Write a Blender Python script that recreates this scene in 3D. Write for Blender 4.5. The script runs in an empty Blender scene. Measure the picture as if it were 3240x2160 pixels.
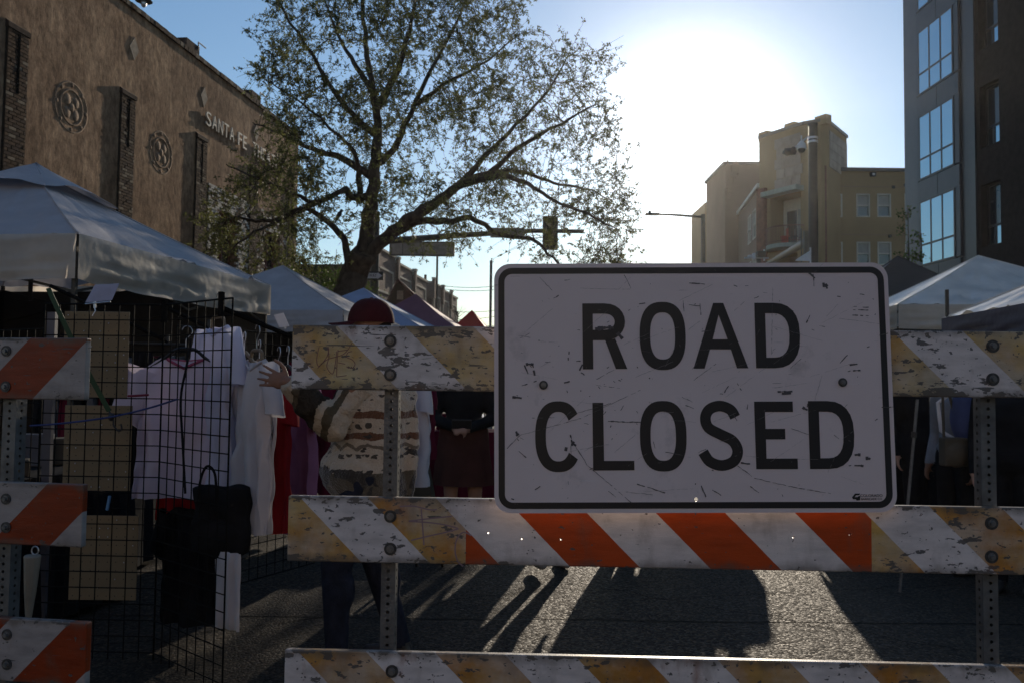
import bpy, bmesh, math, random
import numpy as np
from mathutils import Vector, Matrix, Euler, noise
from mathutils.geometry import tessellate_polygon
R = math.radians
random.seed(7); rng = np.random.default_rng(7)
SC = bpy.context.scene
COL = SC.collection

# ------------------------------------------------------------------ camera
F = 2650.0
CAMH = 1.36
PITCH, ROLL = R(2.70), R(0.67)
cam = bpy.data.cameras.new('camera'); camo = bpy.data.objects.new('camera', cam); COL.objects.link(camo)
cam.sensor_width = 36; cam.lens = 36*F/3240; cam.clip_start = .05; cam.clip_end = 5000
CR = Euler((math.pi/2+PITCH, 0, 0)).to_matrix() @ Matrix.Rotation(ROLL, 3, 'Z')
camo.matrix_world = Matrix.Translation((0, 0, CAMH)) @ CR.to_4x4()
cam.dof.use_dof = True; cam.dof.focus_distance = 2.7; cam.dof.aperture_fstop = 9.0
SC.camera = camo
def ray(px, py):
    return CR @ Vector(((px-1620)/F, -(py-1080)/F, -1))
def P(px, py, Y):                       # point seen at that pixel of the photograph, Y metres ahead
    d = ray(px, py); return Vector((0, 0, CAMH)) + d*(Y/d.y)
def G(px, py, z=0.0):                   # point on the ground seen at that pixel
    d = ray(px, py); t = (z-CAMH)/d.z; return Vector((0, 0, CAMH)) + d*t

# ------------------------------------------------------------------ sky, sun, exposure
sd = ray(2185, 430).normalized()
SUN_EL = math.asin(sd.z); SUN_AZ = math.atan2(sd.x, sd.y)
w = bpy.data.worlds.new('World'); SC.world = w; w.use_nodes = True
nt = w.node_tree; nt.nodes.clear()
def N(nt, t, **k):
    n = nt.nodes.new(t)
    for a, b in k.items(): setattr(n, a, b)
    return n
wo = N(nt, 'ShaderNodeOutputWorld'); bg = N(nt, 'ShaderNodeBackground'); bg.inputs[1].default_value = 0.15
sky = N(nt, 'ShaderNodeTexSky', sky_type='NISHITA', sun_disc=False, sun_elevation=SUN_EL, sun_rotation=SUN_AZ,
        air_density=1.25, dust_density=0.2, ozone_density=4, altitude=0)
# forward scattering of dust round the sun, the aureole of a hazy low sun
tc = N(nt, 'ShaderNodeTexCoord')
dt = N(nt, 'ShaderNodeVectorMath', operation='DOT_PRODUCT'); nt.links.new(tc.outputs['Generated'], dt.inputs[0]); dt.inputs[1].default_value = sd
cl = N(nt, 'ShaderNodeMath', operation='MAXIMUM'); nt.links.new(dt.outputs['Value'], cl.inputs[0]); cl.inputs[1].default_value = 0
def lobe(power, amp):
    p = N(nt, 'ShaderNodeMath', operation='POWER'); nt.links.new(cl.outputs[0], p.inputs[0]); p.inputs[1].default_value = power
    m = N(nt, 'ShaderNodeMath', operation='MULTIPLY'); nt.links.new(p.outputs[0], m.inputs[0]); m.inputs[1].default_value = amp
    return m
a = lobe(260, 9); b = lobe(60, 2.0)
ad = N(nt, 'ShaderNodeMath', operation='ADD'); nt.links.new(a.outputs[0], ad.inputs[0]); nt.links.new(b.outputs[0], ad.inputs[1])
vs = N(nt, 'ShaderNodeVectorMath', operation='SCALE'); vs.inputs[0].default_value = (1.0, .96, .9); nt.links.new(ad.outputs[0], vs.inputs['Scale'])
va = N(nt, 'ShaderNodeVectorMath', operation='ADD'); nt.links.new(sky.outputs[0], va.inputs[0]); nt.links.new(vs.outputs[0], va.inputs[1])
nt.links.new(va.outputs[0], bg.inputs[0]); nt.links.new(bg.outputs[0], wo.inputs[0])
sl = bpy.data.lights.new('sun', 'SUN'); sl.energy = 4.4; sl.angle = R(.53); sl.color = (1, .86, .68)
slo = bpy.data.objects.new('sun', sl); COL.objects.link(slo)
slo.rotation_euler = (-sd).to_track_quat('-Z', 'Y').to_euler()
vw = SC.view_settings; SC.display_settings.display_device = 'sRGB'
vw.view_transform = 'Standard'; vw.look = 'None'; vw.gamma = 1; vw.use_curve_mapping = False; vw.exposure = -0.35

# ------------------------------------------------------------------ materials
MATS = {}
def mat(name, col, rough=.7, metal=0., var=.12, scale=6., bump=0., bscale=60., col2=None, trans=0., spec=.5, thr=None, stretch=(1, 1, 1), emis=None):
    if name in MATS: return MATS[name]
    m = bpy.data.materials.new(name); m.use_nodes = True; t = m.node_tree; t.nodes.clear()
    out = N(t, 'ShaderNodeOutputMaterial'); p = N(t, 'ShaderNodeBsdfPrincipled')
    p.inputs['Roughness'].default_value = rough; p.inputs['Metallic'].default_value = metal
    p.inputs['Specular IOR Level'].default_value = spec
    tcn = N(t, 'ShaderNodeTexCoord'); mp = N(t, 'ShaderNodeMapping'); mp.inputs['Scale'].default_value = stretch
    t.links.new(tcn.outputs['Object'], mp.inputs[0])
    nz = N(t, 'ShaderNodeTexNoise'); nz.inputs['Scale'].default_value = scale; nz.inputs['Detail'].default_value = 6; nz.inputs['Roughness'].default_value = .6
    t.links.new(mp.outputs[0], nz.inputs['Vector'])
    rp = N(t, 'ShaderNodeValToRGB')
    c2 = col2 if col2 else tuple(c*(1-2*var) for c in col); c1 = col if col2 else tuple(min(1, c*(1+var)) for c in col)
    lo, hi = thr if thr else (.3, .7)
    rp.color_ramp.elements[0].position = lo; rp.color_ramp.elements[1].position = hi
    rp.color_ramp.elements[0].color = (*c2, 1); rp.color_ramp.elements[1].color = (*c1, 1)
    t.links.new(nz.outputs['Fac'], rp.inputs[0]); t.links.new(rp.outputs[0], p.inputs['Base Color'])
    if bump:
        n2 = N(t, 'ShaderNodeTexNoise'); n2.inputs['Scale'].default_value = bscale; n2.inputs['Detail'].default_value = 4
        t.links.new(mp.outputs[0], n2.inputs['Vector'])
        bp = N(t, 'ShaderNodeBump'); bp.inputs['Strength'].default_value = bump; bp.inputs['Distance'].default_value = .01
        t.links.new(n2.outputs['Fac'], bp.inputs['Height']); t.links.new(bp.outputs[0], p.inputs['Normal'])
    sh = p.outputs[0]
    if trans:
        tr = N(t, 'ShaderNodeBsdfTranslucent'); t.links.new(rp.outputs[0], tr.inputs[0])
        mx = N(t, 'ShaderNodeMixShader'); mx.inputs[0].default_value = trans
        t.links.new(sh, mx.inputs[1]); t.links.new(tr.outputs[0], mx.inputs[2]); sh = mx.outputs[0]
    t.links.new(sh, out.inputs[0]); MATS[name] = m; return m

def nodes_mat(name):
    m = bpy.data.materials.new(name); m.use_nodes = True; t = m.node_tree; t.nodes.clear()
    out = N(t, 'ShaderNodeOutputMaterial'); p = N(t, 'ShaderNodeBsdfPrincipled'); t.links.new(p.outputs[0], out.inputs[0])
    tcn = N(t, 'ShaderNodeTexCoord'); MATS[name] = m
    return m, t, p, tcn
def mth(t, op, a, b=None, c=None):
    n = N(t, 'ShaderNodeMath', operation=op)
    for i, v in enumerate((a, b, c)):
        if v is None: continue
        if isinstance(v, (int, float)): n.inputs[i].default_value = v
        else: t.links.new(v, n.inputs[i])
    return n.outputs[0]
def mixc(t, fac, c1, c2):
    n = N(t, 'ShaderNodeMix', data_type='RGBA')
    for sock, v in ((n.inputs[0], fac), (n.inputs[6], c1), (n.inputs[7], c2)):
        if isinstance(v, (int, float)): sock.default_value = v
        elif isinstance(v, tuple): sock.default_value = (*v, 1)
        else: t.links.new(v, sock)
    return n.outputs[2]
def ntex(t, vec, scale, detail=4, stretch=None, rough=.6, rot=0):
    if stretch:
        mp = N(t, 'ShaderNodeMapping'); mp.inputs['Scale'].default_value = stretch; mp.inputs['Rotation'].default_value = (0, rot, 0)
        t.links.new(vec, mp.inputs[0]); vec = mp.outputs[0]
    n = N(t, 'ShaderNodeTexNoise'); n.inputs['Scale'].default_value = scale; n.inputs['Detail'].default_value = detail; n.inputs['Roughness'].default_value = rough
    t.links.new(vec, n.inputs['Vector']); return n.outputs['Fac']
def ramp(t, fac, stops, const=False):
    r = N(t, 'ShaderNodeValToRGB'); cr = r.color_ramp
    if const: cr.interpolation = 'CONSTANT'
    while len(cr.elements) < len(stops): cr.elements.new(.5)
    for e, (p, c) in zip(cr.elements, stops):
        e.position = p; e.color = (*c, 1) if isinstance(c, tuple) else (c, c, c, 1)
    t.links.new(fac, r.inputs[0]); return r.outputs[0]
def bumpn(t, p, h, strength, dist):
    b = N(t, 'ShaderNodeBump'); b.inputs['Strength'].default_value = strength; b.inputs['Distance'].default_value = dist
    t.links.new(h, b.inputs['Height']); t.links.new(b.outputs[0], p.inputs['Normal'])

# worn retroreflective rail sheeting: stripes at 45 degrees, chips, rust weeping, honeycomb weave
def rail_mat(name, off, sgn, fadeL, fadeR, seed, chips=.5, faded=((.55, .38, .12), (.42, .2, .05)), period=.432, white=1., zc=1.):
    m, t, p, tcn = nodes_mat(name)
    ob = tcn.outputs['Object']; sp = N(t, 'ShaderNodeSeparateXYZ'); t.links.new(ob, sp.inputs[0])
    x, z = sp.outputs[0], sp.outputs[2]
    wob = mth(t, 'MULTIPLY', mth(t, 'SUBTRACT', ntex(t, ob, 25), .5), .004)
    d = mth(t, 'ADD', mth(t, 'ADD', x, mth(t, 'MULTIPLY', z, sgn)), wob)
    fr = mth(t, 'FRACT', mth(t, 'DIVIDE', mth(t, 'SUBTRACT', d, off), period))
    stripe = mth(t, 'LESS_THAN', fr, .5)
    mp = N(t, 'ShaderNodeMapping'); mp.inputs['Location'].default_value = (seed, seed*.7, seed*1.3); t.links.new(ob, mp.inputs[0]); v = mp.outputs[0]
    big = ntex(t, v, 4.5, 3)
    old = ramp(t, big, [(.35, faded[0]), (.62, faded[1])])
    isold = mth(t, 'MAXIMUM', mth(t, 'LESS_THAN', x, fadeL), mth(t, 'GREATER_THAN', x, fadeR))
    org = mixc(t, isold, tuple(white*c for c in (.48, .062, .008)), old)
    # faded sections also bleach in patches
    bl = mth(t, 'MULTIPLY', isold, ramp(t, ntex(t, v, 6, 5), [(.42, 0.), (.62, 1.)]))
    org = mixc(t, mth(t, 'MULTIPLY', bl, .55), org, (.6, .55, .5))
    dirt = ramp(t, ntex(t, v, 9, 6, (1, 1, 3)), [(.3, .62), (.6, 1.0)])
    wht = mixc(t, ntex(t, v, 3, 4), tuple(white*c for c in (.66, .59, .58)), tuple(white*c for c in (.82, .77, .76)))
    base = mixc(t, stripe, wht, org)
    mul = N(t, 'ShaderNodeMix', data_type='RGBA', blend_type='MULTIPLY'); mul.inputs[0].default_value = .7
    t.links.new(base, mul.inputs[6]); t.links.new(dirt, mul.inputs[7]); base = mul.outputs[2]
    # horizontal scrape chips, blotch chips, long scuffs
    ed = ramp(t, mth(t, 'ABSOLUTE', mth(t, 'SUBTRACT', z, zc)), [(.070, 0.), (.1015, 1.)])
    lift = mth(t, 'ADD', mth(t, 'MULTIPLY', isold, .05), mth(t, 'MULTIPLY', ed, .10))
    c1 = mth(t, 'GREATER_THAN', mth(t, 'ADD', ntex(t, v, 26, 5, (.6, 1, 1.5)), lift), .695-.08*chips)
    c2 = mth(t, 'GREATER_THAN', mth(t, 'ADD', ntex(t, v, 62, 3, (.7, 1, 1)), mth(t, 'MULTIPLY', lift, .8)), .705-.05*chips)
    c3 = mth(t, 'GREATER_THAN', ntex(t, v, 14, 4, (.35, 1, 6)), .70-.05*chips)
    zone = mth(t, 'GREATER_THAN', ntex(t, v, 3.2, 2), .5-.15*chips)
    chip = mth(t, 'MAXIMUM', mth(t, 'MULTIPLY', mth(t, 'MAXIMUM', c1, c3), zone), c2)
    base = mixc(t, mth(t, 'MULTIPLY', chip, .92), base, (.09, .085, .085))
    rust = mth(t, 'MULTIPLY', isold, ramp(t, ntex(t, v, 10, 5, (1, 1, .5)), [(.60, 0.0), (.72, .8)]))
    base = mixc(t, mth(t, 'MULTIPLY', rust, .7), base, (.22, .06, .02))
    grime = mth(t, 'MULTIPLY', ramp(t, mth(t, 'ADD', mth(t, 'MULTIPLY', ed, .35), ntex(t, v, 11, 6, (1, 1, .5))), [(.55, 0.), (.85, 1.)]), .65)
    base = mixc(t, grime, base, (.11, .09, .07))
    t.links.new(base, p.inputs['Base Color']); p.inputs['Roughness'].default_value = .42; p.inputs['Specular IOR Level'].default_value = .4
    # weave relief
    wv = N(t, 'ShaderNodeTexVoronoi'); wv.inputs['Scale'].default_value = 260; t.links.new(ob, wv.inputs['Vector'])
    h = mth(t, 'ADD', mth(t, 'MULTIPLY', wv.outputs['Distance'], .12), mth(t, 'SUBTRACT', mth(t, 'MULTIPLY', ntex(t, ob, 6, 4, (1, 1, 5)), .8), mth(t, 'MULTIPLY', chip, .6)))
    bumpn(t, p, h, .5, .004)
    return m

# ------------------------------------------------------------------ mesh collector
class MB:
    def __init__(s): s.v = []; s.f = []; s.m = []
    def add(s, vs, fs, mi=0):
        k = len(s.v); s.v += [tuple(x) for x in vs]; s.f += [tuple(i+k for i in f) for f in fs]; s.m += [mi]*len(fs)
    def box(s, c, size, rot=None, mi=0):
        c = Vector(c); h = [x/2 for x in size]; M = rot if rot else Matrix.Identity(3)
        vs = [c + M @ Vector((sx*h[0], sy*h[1], sz*h[2])) for sx in (-1, 1) for sy in (-1, 1) for sz in (-1, 1)]
        s.add(vs, [(0, 1, 3, 2), (4, 6, 7, 5), (0, 4, 5, 1), (2, 3, 7, 6), (0, 2, 6, 4), (1, 5, 7, 3)], mi)
    def bbox(s, c, size, rot=None, b=.004, mi=0):     # chamfered box
        c = Vector(c); h = [x/2 for x in size]; M = rot if rot else Matrix.Identity(3)
        bm = bmesh.new(); bmesh.ops.create_cube(bm, size=1)
        for v in bm.verts: v.co = Vector((v.co.x*size[0], v.co.y*size[1], v.co.z*size[2]))
        bmesh.ops.bevel(bm, geom=bm.edges[:], offset=b, segments=2, affect='EDGES', profile=.5)
        bm.verts.index_update()
        s.add([c + M @ v.co for v in bm.verts], [[v.index for v in f.verts] for f in bm.faces], mi); bm.free()
    def tube(s, pts, rad, n=6, caps=True, mi=0):
        pts = [Vector(p) for p in pts]; m = len(pts)
        if not hasattr(rad, '__len__'): rad = [rad]*m
        vs = []; up = None
        for i, p in enumerate(pts):
            d = (pts[min(i+1, m-1)]-pts[max(i-1, 0)])
            if d.length < 1e-9: d = Vector((0, 0, 1))
            d.normalize()
            if up is None: up = d.orthogonal().normalized()
            a = (up - d*up.dot(d))
            if a.length < 1e-6: a = d.orthogonal()
            a.normalize(); b = d.cross(a); up = a
            for k in range(n):
                t = 2*math.pi*k/n; vs.append(p + (a*math.cos(t)+b*math.sin(t))*rad[i])
        fs = [(i*n+k, i*n+(k+1) % n, (i+1)*n+(k+1) % n, (i+1)*n+k) for i in range(m-1) for k in range(n)]
        if caps: fs += [tuple(range(n))[::-1], tuple((m-1)*n+k for k in range(n))]
        s.add(vs, fs, mi)
    def sphere(s, c, r, nu=10, nv=7, rot=None, mi=0):
        c = Vector(c); r = (r, r, r) if not hasattr(r, '__len__') else r; M = rot if rot else Matrix.Identity(3)
        vs = [c + M @ Vector((0, 0, r[2]))]
        for j in range(1, nv):
            ph = math.pi*j/nv
            for i in range(nu):
                th = 2*math.pi*i/nu
                vs.append(c + M @ Vector((r[0]*math.sin(ph)*math.cos(th), r[1]*math.sin(ph)*math.sin(th), r[2]*math.cos(ph))))
        vs.append(c + M @ Vector((0, 0, -r[2]))); L = len(vs)-1
        fs = [(0, 1+i, 1+(i+1) % nu) for i in range(nu)]
        for j in range(nv-2):
            for i in range(nu):
                a = 1+j*nu+i; b = 1+j*nu+(i+1) % nu; fs.append((a, a+nu, b+nu, b))
        fs += [(L, 1+(nv-2)*nu+(i+1) % nu, 1+(nv-2)*nu+i) for i in range(nu)]
        s.add(vs, fs, mi)
    def caps(s, a, b, ra, rb, n=12, mi=0):           # tapered capsule
        a = Vector(a); b = Vector(b); s.tube([a, b], [ra, rb], n); s.sphere(a, ra, n, 8); s.sphere(b, rb, n, 8)
    def ext(s, polys, O, U, V, t0, t1, mi=0):          # polys: [outer, hole...] 2D; extruded along U x V
        O = Vector(O); U = Vector(U); V = Vector(V); Wn = U.cross(V).normalized()
        flat = [p for q in polys for p in q]; n = len(flat)
        tri = tessellate_polygon([[Vector((x, y, 0)) for x, y in q] for q in polys])
        lo = [O+U*x+V*y+Wn*t0 for x, y in flat]; hi = [O+U*x+V*y+Wn*t1 for x, y in flat]
        fs = []
        for a, b, c in tri:
            A, B, C_ = [Vector((*flat[i], 0)) for i in (a, b, c)]
            if (B-A).cross(C_-A).z < 0: a, b, c = a, c, b
            fs.append((a+n, b+n, c+n)); fs.append((a, c, b))
        k = 0
        for q in polys:
            L = len(q)
            for i in range(L): fs.append((k+i, k+(i+1) % L, k+(i+1) % L+n, k+i+n))
            k += L
        s.add(lo+hi, fs, mi)
    def mesh(s, name, M=None, smooth=False, mats=()):
        me = bpy.data.meshes.new(name)
        vs = s.v
        if M is not None: vs = [tuple(M @ Vector(v)) for v in vs]
        me.from_pydata(vs, [], s.f); 
        for mm in mats: me.materials.append(mm)
        if len(mats) > 1: me.polygons.foreach_set('material_index', s.m)
        if smooth: me.polygons.foreach_set('use_smooth', [True]*len(me.polygons))
        me.update(); return me
    def build(s, name, mats, parent=None, local=False, smooth=False, kind=None, label=None, origin=None):
        if not isinstance(mats, (list, tuple)): mats = [mats]
        M = None
        if parent is not None and not local: M = WM(parent).inverted()
        if parent is None and origin is not None: M = Matrix.Translation(-Vector(origin))
        me = s.mesh(name, M, smooth, mats); o = bpy.data.objects.new(name, me); COL.objects.link(o)
        if parent is not None: o.parent = parent
        elif origin is not None: o.location = origin
        if kind: o['kind'] = kind
        if label: o['label'] = label
        return o
def WM(o):
    M = Matrix.LocRotScale(o.location, o.rotation_euler, o.scale)
    return (WM(o.parent) @ M) if o.parent else M
def tag(o, label, cat, group=None):
    o['label'] = label; o['category'] = cat
    if group: o['group'] = group
    return o
def thing(name, label, cat, loc=(0, 0, 0), rz=0., group=None, rx=0., ry=0.):
    o = bpy.data.objects.new(name, None); COL.objects.link(o); o.location = loc; o.rotation_euler = (rx, ry, rz); o.empty_display_size = .1
    return tag(o, label, cat, group)
def structure(mb, name, m, smooth=False):
    return mb.build(name, m, smooth=smooth, kind='structure')
def link_child(me, name, parent, loc=(0, 0, 0), rot=(0, 0, 0)):
    o = bpy.data.objects.new(name, me); COL.objects.link(o); o.parent = parent; o.location = loc; o.rotation_euler = rot; return o
def copy_tree(o, parent=None):
    c = o.copy(); COL.objects.link(c)
    if parent: c.parent = parent
    for ch in list(o.children): copy_tree(ch, c)
    return c
def catmull(pts, n=6, closed=False):
    pts = [Vector(p) for p in pts]; out = []; m = len(pts)
    for i in range(m if closed else m-1):
        if closed: a, b, c, d = pts[(i-1) % m], pts[i], pts[(i+1) % m], pts[(i+2) % m]
        else: a, b, c, d = pts[max(i-1, 0)], pts[i], pts[i+1], pts[min(i+2, m-1)]
        for k in range(n):
            t = k/n; out.append(.5*((2*b)+(c-a)*t+(2*a-5*b+4*c-d)*t*t+(3*b-3*c+d-a)*t**3))
    if not closed: out.append(pts[-1])
    return out
def nz(*a): return noise.noise(Vector(a))

# street frame: s metres along the street, L metres to the right of the camera's street line
SY = R(7.0); SD = Vector((math.sin(SY), math.cos(SY), 0)); SN = Vector((math.cos(SY), -math.sin(SY), 0)); ZZ = Vector((0, 0, 1))
def S(s, L, z=0): return SD*s + SN*L + ZZ*z

def facade(mb, O, U, Nn, w, h, holes=(), depth=.2, mi=0, mi2=None):   # wall face with real window openings
    O = Vector(O); mi2 = mi if mi2 is None else mi2
    xs = sorted(set([0, w]+[x for r in holes for x in (r[0], r[2])])); zs = sorted(set([0, h]+[z for r in holes for z in (r[1], r[3])]))
    q = lambda x, z, d=0: O+U*x+ZZ*z-Nn*d
    fl = U.cross(ZZ).dot(Nn) < 0
    def face(vs, m):
        mb.add(vs[::-1] if fl else vs, [(0, 1, 2, 3)], m)
    for i in range(len(xs)-1):
        for j in range(len(zs)-1):
            cx, cz = (xs[i]+xs[i+1])/2, (zs[j]+zs[j+1])/2
            if any(r[0] < cx < r[2] and r[1] < cz < r[3] for r in holes): continue
            face([q(xs[i], zs[j]), q(xs[i+1], zs[j]), q(xs[i+1], zs[j+1]), q(xs[i], zs[j+1])], mi)
    for a, b, c, d in holes:
        for (x0, z0, x1, z1) in ((a, b, c, b), (c, b, c, d), (c, d, a, d), (a, d, a, b)):
            face([q(x0, z0, 0), q(x1, z1, 0), q(x1, z1, depth), q(x0, z0, depth)][::-1], mi2)
def block(mb, O, U, Nn, w, h, d, mi=0):           # solid behind a facade: sides, back and top (no front)
    q = lambda x, z, y: Vector(O)+U*x+ZZ*z-Nn*y
    a = [q(0, 0, 0), q(w, 0, 0), q(w, h, 0), q(0, h, 0), q(0, 0, d), q(w, 0, d), q(w, h, d), q(0, h, d)]
    mb.add(a, [(0, 4, 7, 3), (1, 2, 6, 5), (3, 7, 6, 2), (4, 5, 6, 7)], mi)
def rect_bar(mb, O, U, Nn, x0, z0, x1, z1, d0, d1, mi=0):   # box on a wall face: from d0 to d1 outwards
    c = Vector(O)+U*((x0+x1)/2)+ZZ*((z0+z1)/2)+Nn*((d0+d1)/2)
    M = Matrix((U, Nn, ZZ)).transposed()
    mb.box(c, (abs(x1-x0), abs(d1-d0), abs(z1-z0)), M, mi)
# ------------------------------------------------------------------ base materials
M_asph, t, p, tcn = nodes_mat('asphalt')
ob = tcn.outputs['Object']
vo = N(t, 'ShaderNodeTexVoronoi'); vo.inputs['Scale'].default_value = 75; t.links.new(ob, vo.inputs['Vector'])
agg = vo.outputs['Color']; sepc = N(t, 'ShaderNodeSeparateColor'); t.links.new(agg, sepc.inputs[0])
big = ntex(t, ob, .8, 5)
c = ramp(t, sepc.outputs[0], [(0, (.013, .0095, .006)), (.7, (.029, .021, .013)), (1, (.12, .085, .05))])
c = mixc(t, mth(t, 'MULTIPLY', big, .6), c, (.045, .04, .035))
t.links.new(c, p.inputs['Base Color']); 
t.links.new(ramp(t, sepc.outputs[1], [(0, .55), (1, 1.)]), p.inputs['Roughness']); p.inputs['Specular IOR Level'].default_value = .22
hh = mth(t, 'ADD', mth(t, 'MULTIPLY', mth(t, 'SUBTRACT', 1, vo.outputs['Distance']), 1.0), mth(t, 'MULTIPLY', ntex(t, ob, 260, 3), .5))
bumpn(t, p, hh, .85, .006)
M_tar = mat('tar', (.012, .012, .012), .5, bump=.5)
M_conc = mat('concrete', (.30, .28, .25), .85, var=.15, scale=3, bump=.4, bscale=80)
M_soil = mat('ground_soil', (.12, .10, .07), .95, bump=.5, bscale=20)
M_grassb = mat('grass_base', (.06, .10, .02), .9, bump=.6, bscale=90)
M_grass = mat('grass_blade', (.10, .17, .03), .6, trans=.4)
M_galv = mat('galvanised_steel', (.17, .175, .18), .5, metal=.6, var=.2, scale=18, bump=.15, bscale=90)
M_bolt = mat('bolt_steel', (.085, .085, .085), .6, metal=.5, var=.3, scale=60)
M_blkflat = mat('flat_black', (.012, .012, .012), .95, spec=.0)
M_alu = mat('aluminium', (.62, .62, .64), .38, metal=.8, var=.12, scale=12)
M_blk = mat('black_paint', (.018, .018, .019), .5, var=.1)
M_blkwire = mat('black_wire', (.006, .006, .006), .7, var=.1, spec=.12)
M_darkmetal = mat('dark_metal', (.05, .045, .04), .5, metal=.4, var=.2)
M_signal = mat('signal_black', (.02, .02, .02), .6, var=.2)
M_signback = mat('sign_back', (.20, .18, .15), .6, metal=.3, var=.2, scale=4)
M_white = mat('white_paint', (.72, .72, .72), .55, var=.06)
M_wire = mat('power_line', (.02, .02, .02), .6)

# ------------------------------------------------------------------ ground
g = MB(); g.add([(-700, -200, -.16), (700, -200, -.16), (700, 1500, -.16), (-700, 1500, -.16)], [(0, 1, 2, 3)]); structure(g, 'ground', M_soil)
g = MB()
JY = 4.86                                              # transverse joint in the asphalt, a real gap with ragged lips
xs = [-26+.12*i for i in range(430)]
def jl(x): return JY+.02*nz(x*1.3, 0, 0)+.007*nz(x*9, 5, 0)+.012*x*.3
near = [(x, jl(x)-.007-.003*nz(x*14, 1, 1), 0) for x in xs]; far = [(x, jl(x)+.007+.003*nz(x*15, 7, 1), 0) for x in xs]
L0 = S(0, -7.3); 
g.add([(x, -60, 0) for x in xs]+near, [(i, i+1, i+1+len(xs), i+len(xs)) for i in range(len(xs)-1)])
g.add(far+[(x, 130, 0) for x in xs], [(i, i+1, i+1+len(xs), i+len(xs)) for i in range(len(xs)-1)])
structure(g, 'road', M_asph)
g = MB(); g.add([(-26, JY-.35, -.022), (26, JY-.35, -.022), (26, JY+.35, -.022), (-26, JY+.35, -.022)], [(0, 1, 2, 3)]); structure(g, 'road_joint', M_tar)
g = MB()
for (x0, y0, x1, y1) in ((-2.4, 4.1, .3, 5.6), (.2, 5.9, 2.6, 4.2), (-1.0, 6.2, .4, 9.5), (.8, 5.3, 3.4, 5.9)):
    pts = [Vector((x0+(x1-x0)*k/40+.06*nz(k*.3, x0, y0)+.02*nz(k*1.1, y0, 0), y0+(y1-y0)*k/40+.06*nz(k*.3, x1, 9)+.02*nz(k*1.1, 3, x0), .004)) for k in range(41)]
    for k in range(40):
        d_ = (pts[k+1]-pts[k]).normalized(); n_ = Vector((-d_.y, d_.x, 0))*(.0022+.002*abs(nz(k*.5, x0, 3))); g.add([pts[k]-n_, pts[k+1]-n_, pts[k+1]+n_, pts[k]+n_], [(0, 1, 2, 3)])
structure(g, 'road_cracks', mat('crack_filler', (.010, .009, .008), 1., spec=0.))
# pavements with kerbs, left and right
def strip(s0, s1, La, Lb, z): return [S(s0, La, z), S(s0, Lb, z), S(s1, Lb, z), S(s1, La, z)]
for nm, La, Lb in (('pavement_left', -12.0, -9.0), ('pavement_right', 9.2, 16.5)):
    g = MB(); 
    for k in range(24):
        s0 = -2+1.5*k
        A = [S(s0+.006, La, .13), S(s0+.006, Lb, .13), S(s0+1.494, Lb, .13), S(s0+1.494, La, .13)]
        B = [v-ZZ*.13 for v in A]
        g.add(A+B, [(0, 1, 2, 3), (0, 4, 5, 1), (1, 5, 6, 2), (2, 6, 7, 3), (3, 7, 4, 0)])
    structure(g, nm, M_conc)
for nm, La, Lb in (('kerb_left', -7.6, -7.45), ('kerb_right', 7.5, 7.65)):
    g = MB(); A = strip(-2, 34, La, Lb, .14); B = [v-ZZ*.16 for v in A]
    g.add(A+B, [(0, 1, 2, 3), (0, 4, 5, 1), (1, 5, 6, 2), (2, 6, 7, 3), (3, 7, 4, 0)]); structure(g, nm, M_conc)
g = MB(); A = strip(-2, 34, -9.0, -7.6, .10); g.add(A, [(0, 1, 2, 3)]); structure(g, 'verge_left', M_grassb)
g = MB(); A = strip(-2, 34, 7.65, 9.2, .10); g.add(A, [(0, 1, 2, 3)]); structure(g, 'verge_right', M_grassb)
g = MB()
for k in range(15000):
    s = random.uniform(3, 26); L = random.uniform(-8.98, -7.62); b = S(s, L, .1); h = random.uniform(.04, .13); a = random.uniform(0, 6.28)
    d = Vector((math.cos(a), math.sin(a), 0))*.008; lean = Vector((random.uniform(-.04, .04), random.uniform(-.04, .04), h))
    g.add([b-d, b+d, b+lean], [(0, 1, 2)])
o = g.build('verge_grass', M_grass, kind='stuff'); o['label'] = 'sunlit short grass on the verge behind the left stall'; o['category'] = 'grass'
# painted crosswalk bars at the far junction, 4 mm above the road
g = MB()
for k in range(11):
    g.add([S(31.0, -6.6+1.2*k, .004), S(31.0, -6.0+1.2*k, .004), S(34, -6.0+1.2*k, .004), S(34, -6.6+1.2*k, .004)], [(0, 1, 2, 3)])
structure(g, 'road_marking', M_white)

# ------------------------------------------------------------------ theatre, left
M_stucco, t, p, tcn = nodes_mat('old_stucco')
ob = tcn.outputs['Object']
n1 = ntex(t, ob, 1.3, 7, (1, 1, .6), .72); n2 = ntex(t, ob, 7, 6, (1, 1, .6), .7)
c = ramp(t, n1, [(.30, (.22, .13, .08)), (.48, (.36, .225, .14)), (.66, (.58, .38, .24))])
c2 = ramp(t, n2, [(.36, (.45,)*3), (.62, (1.2,)*3)])
mm = N(t, 'ShaderNodeMix', data_type='RGBA', blend_type='MULTIPLY'); mm.inputs[0].default_value = .8; t.links.new(c, mm.inputs[6]); t.links.new(c2, mm.inputs[7])
t.links.new(mm.outputs[2], p.inputs['Base Color']); p.inputs['Roughness'].default_value = .95; p.inputs['Specular IOR Level'].default_value = .1
bumpn(t, p, mth(t, 'ADD', n2, mth(t, 'MULTIPLY', ntex(t, ob, 40, 4), .3)), .6, .03)
M_brickd = mat('dark_brick', (.10, .06, .038), .9, var=.3, scale=9, bump=.5, bscale=60, spec=.15)
M_brickd2 = mat('soot_brick', (.07, .045, .035), .9, var=.3, scale=9, bump=.5, bscale=60, spec=.15)
M_brickl = mat('pale_brick', (.27, .21, .15), .9, var=.25, scale=9, bump=.5, bscale=60, spec=.15)
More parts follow.
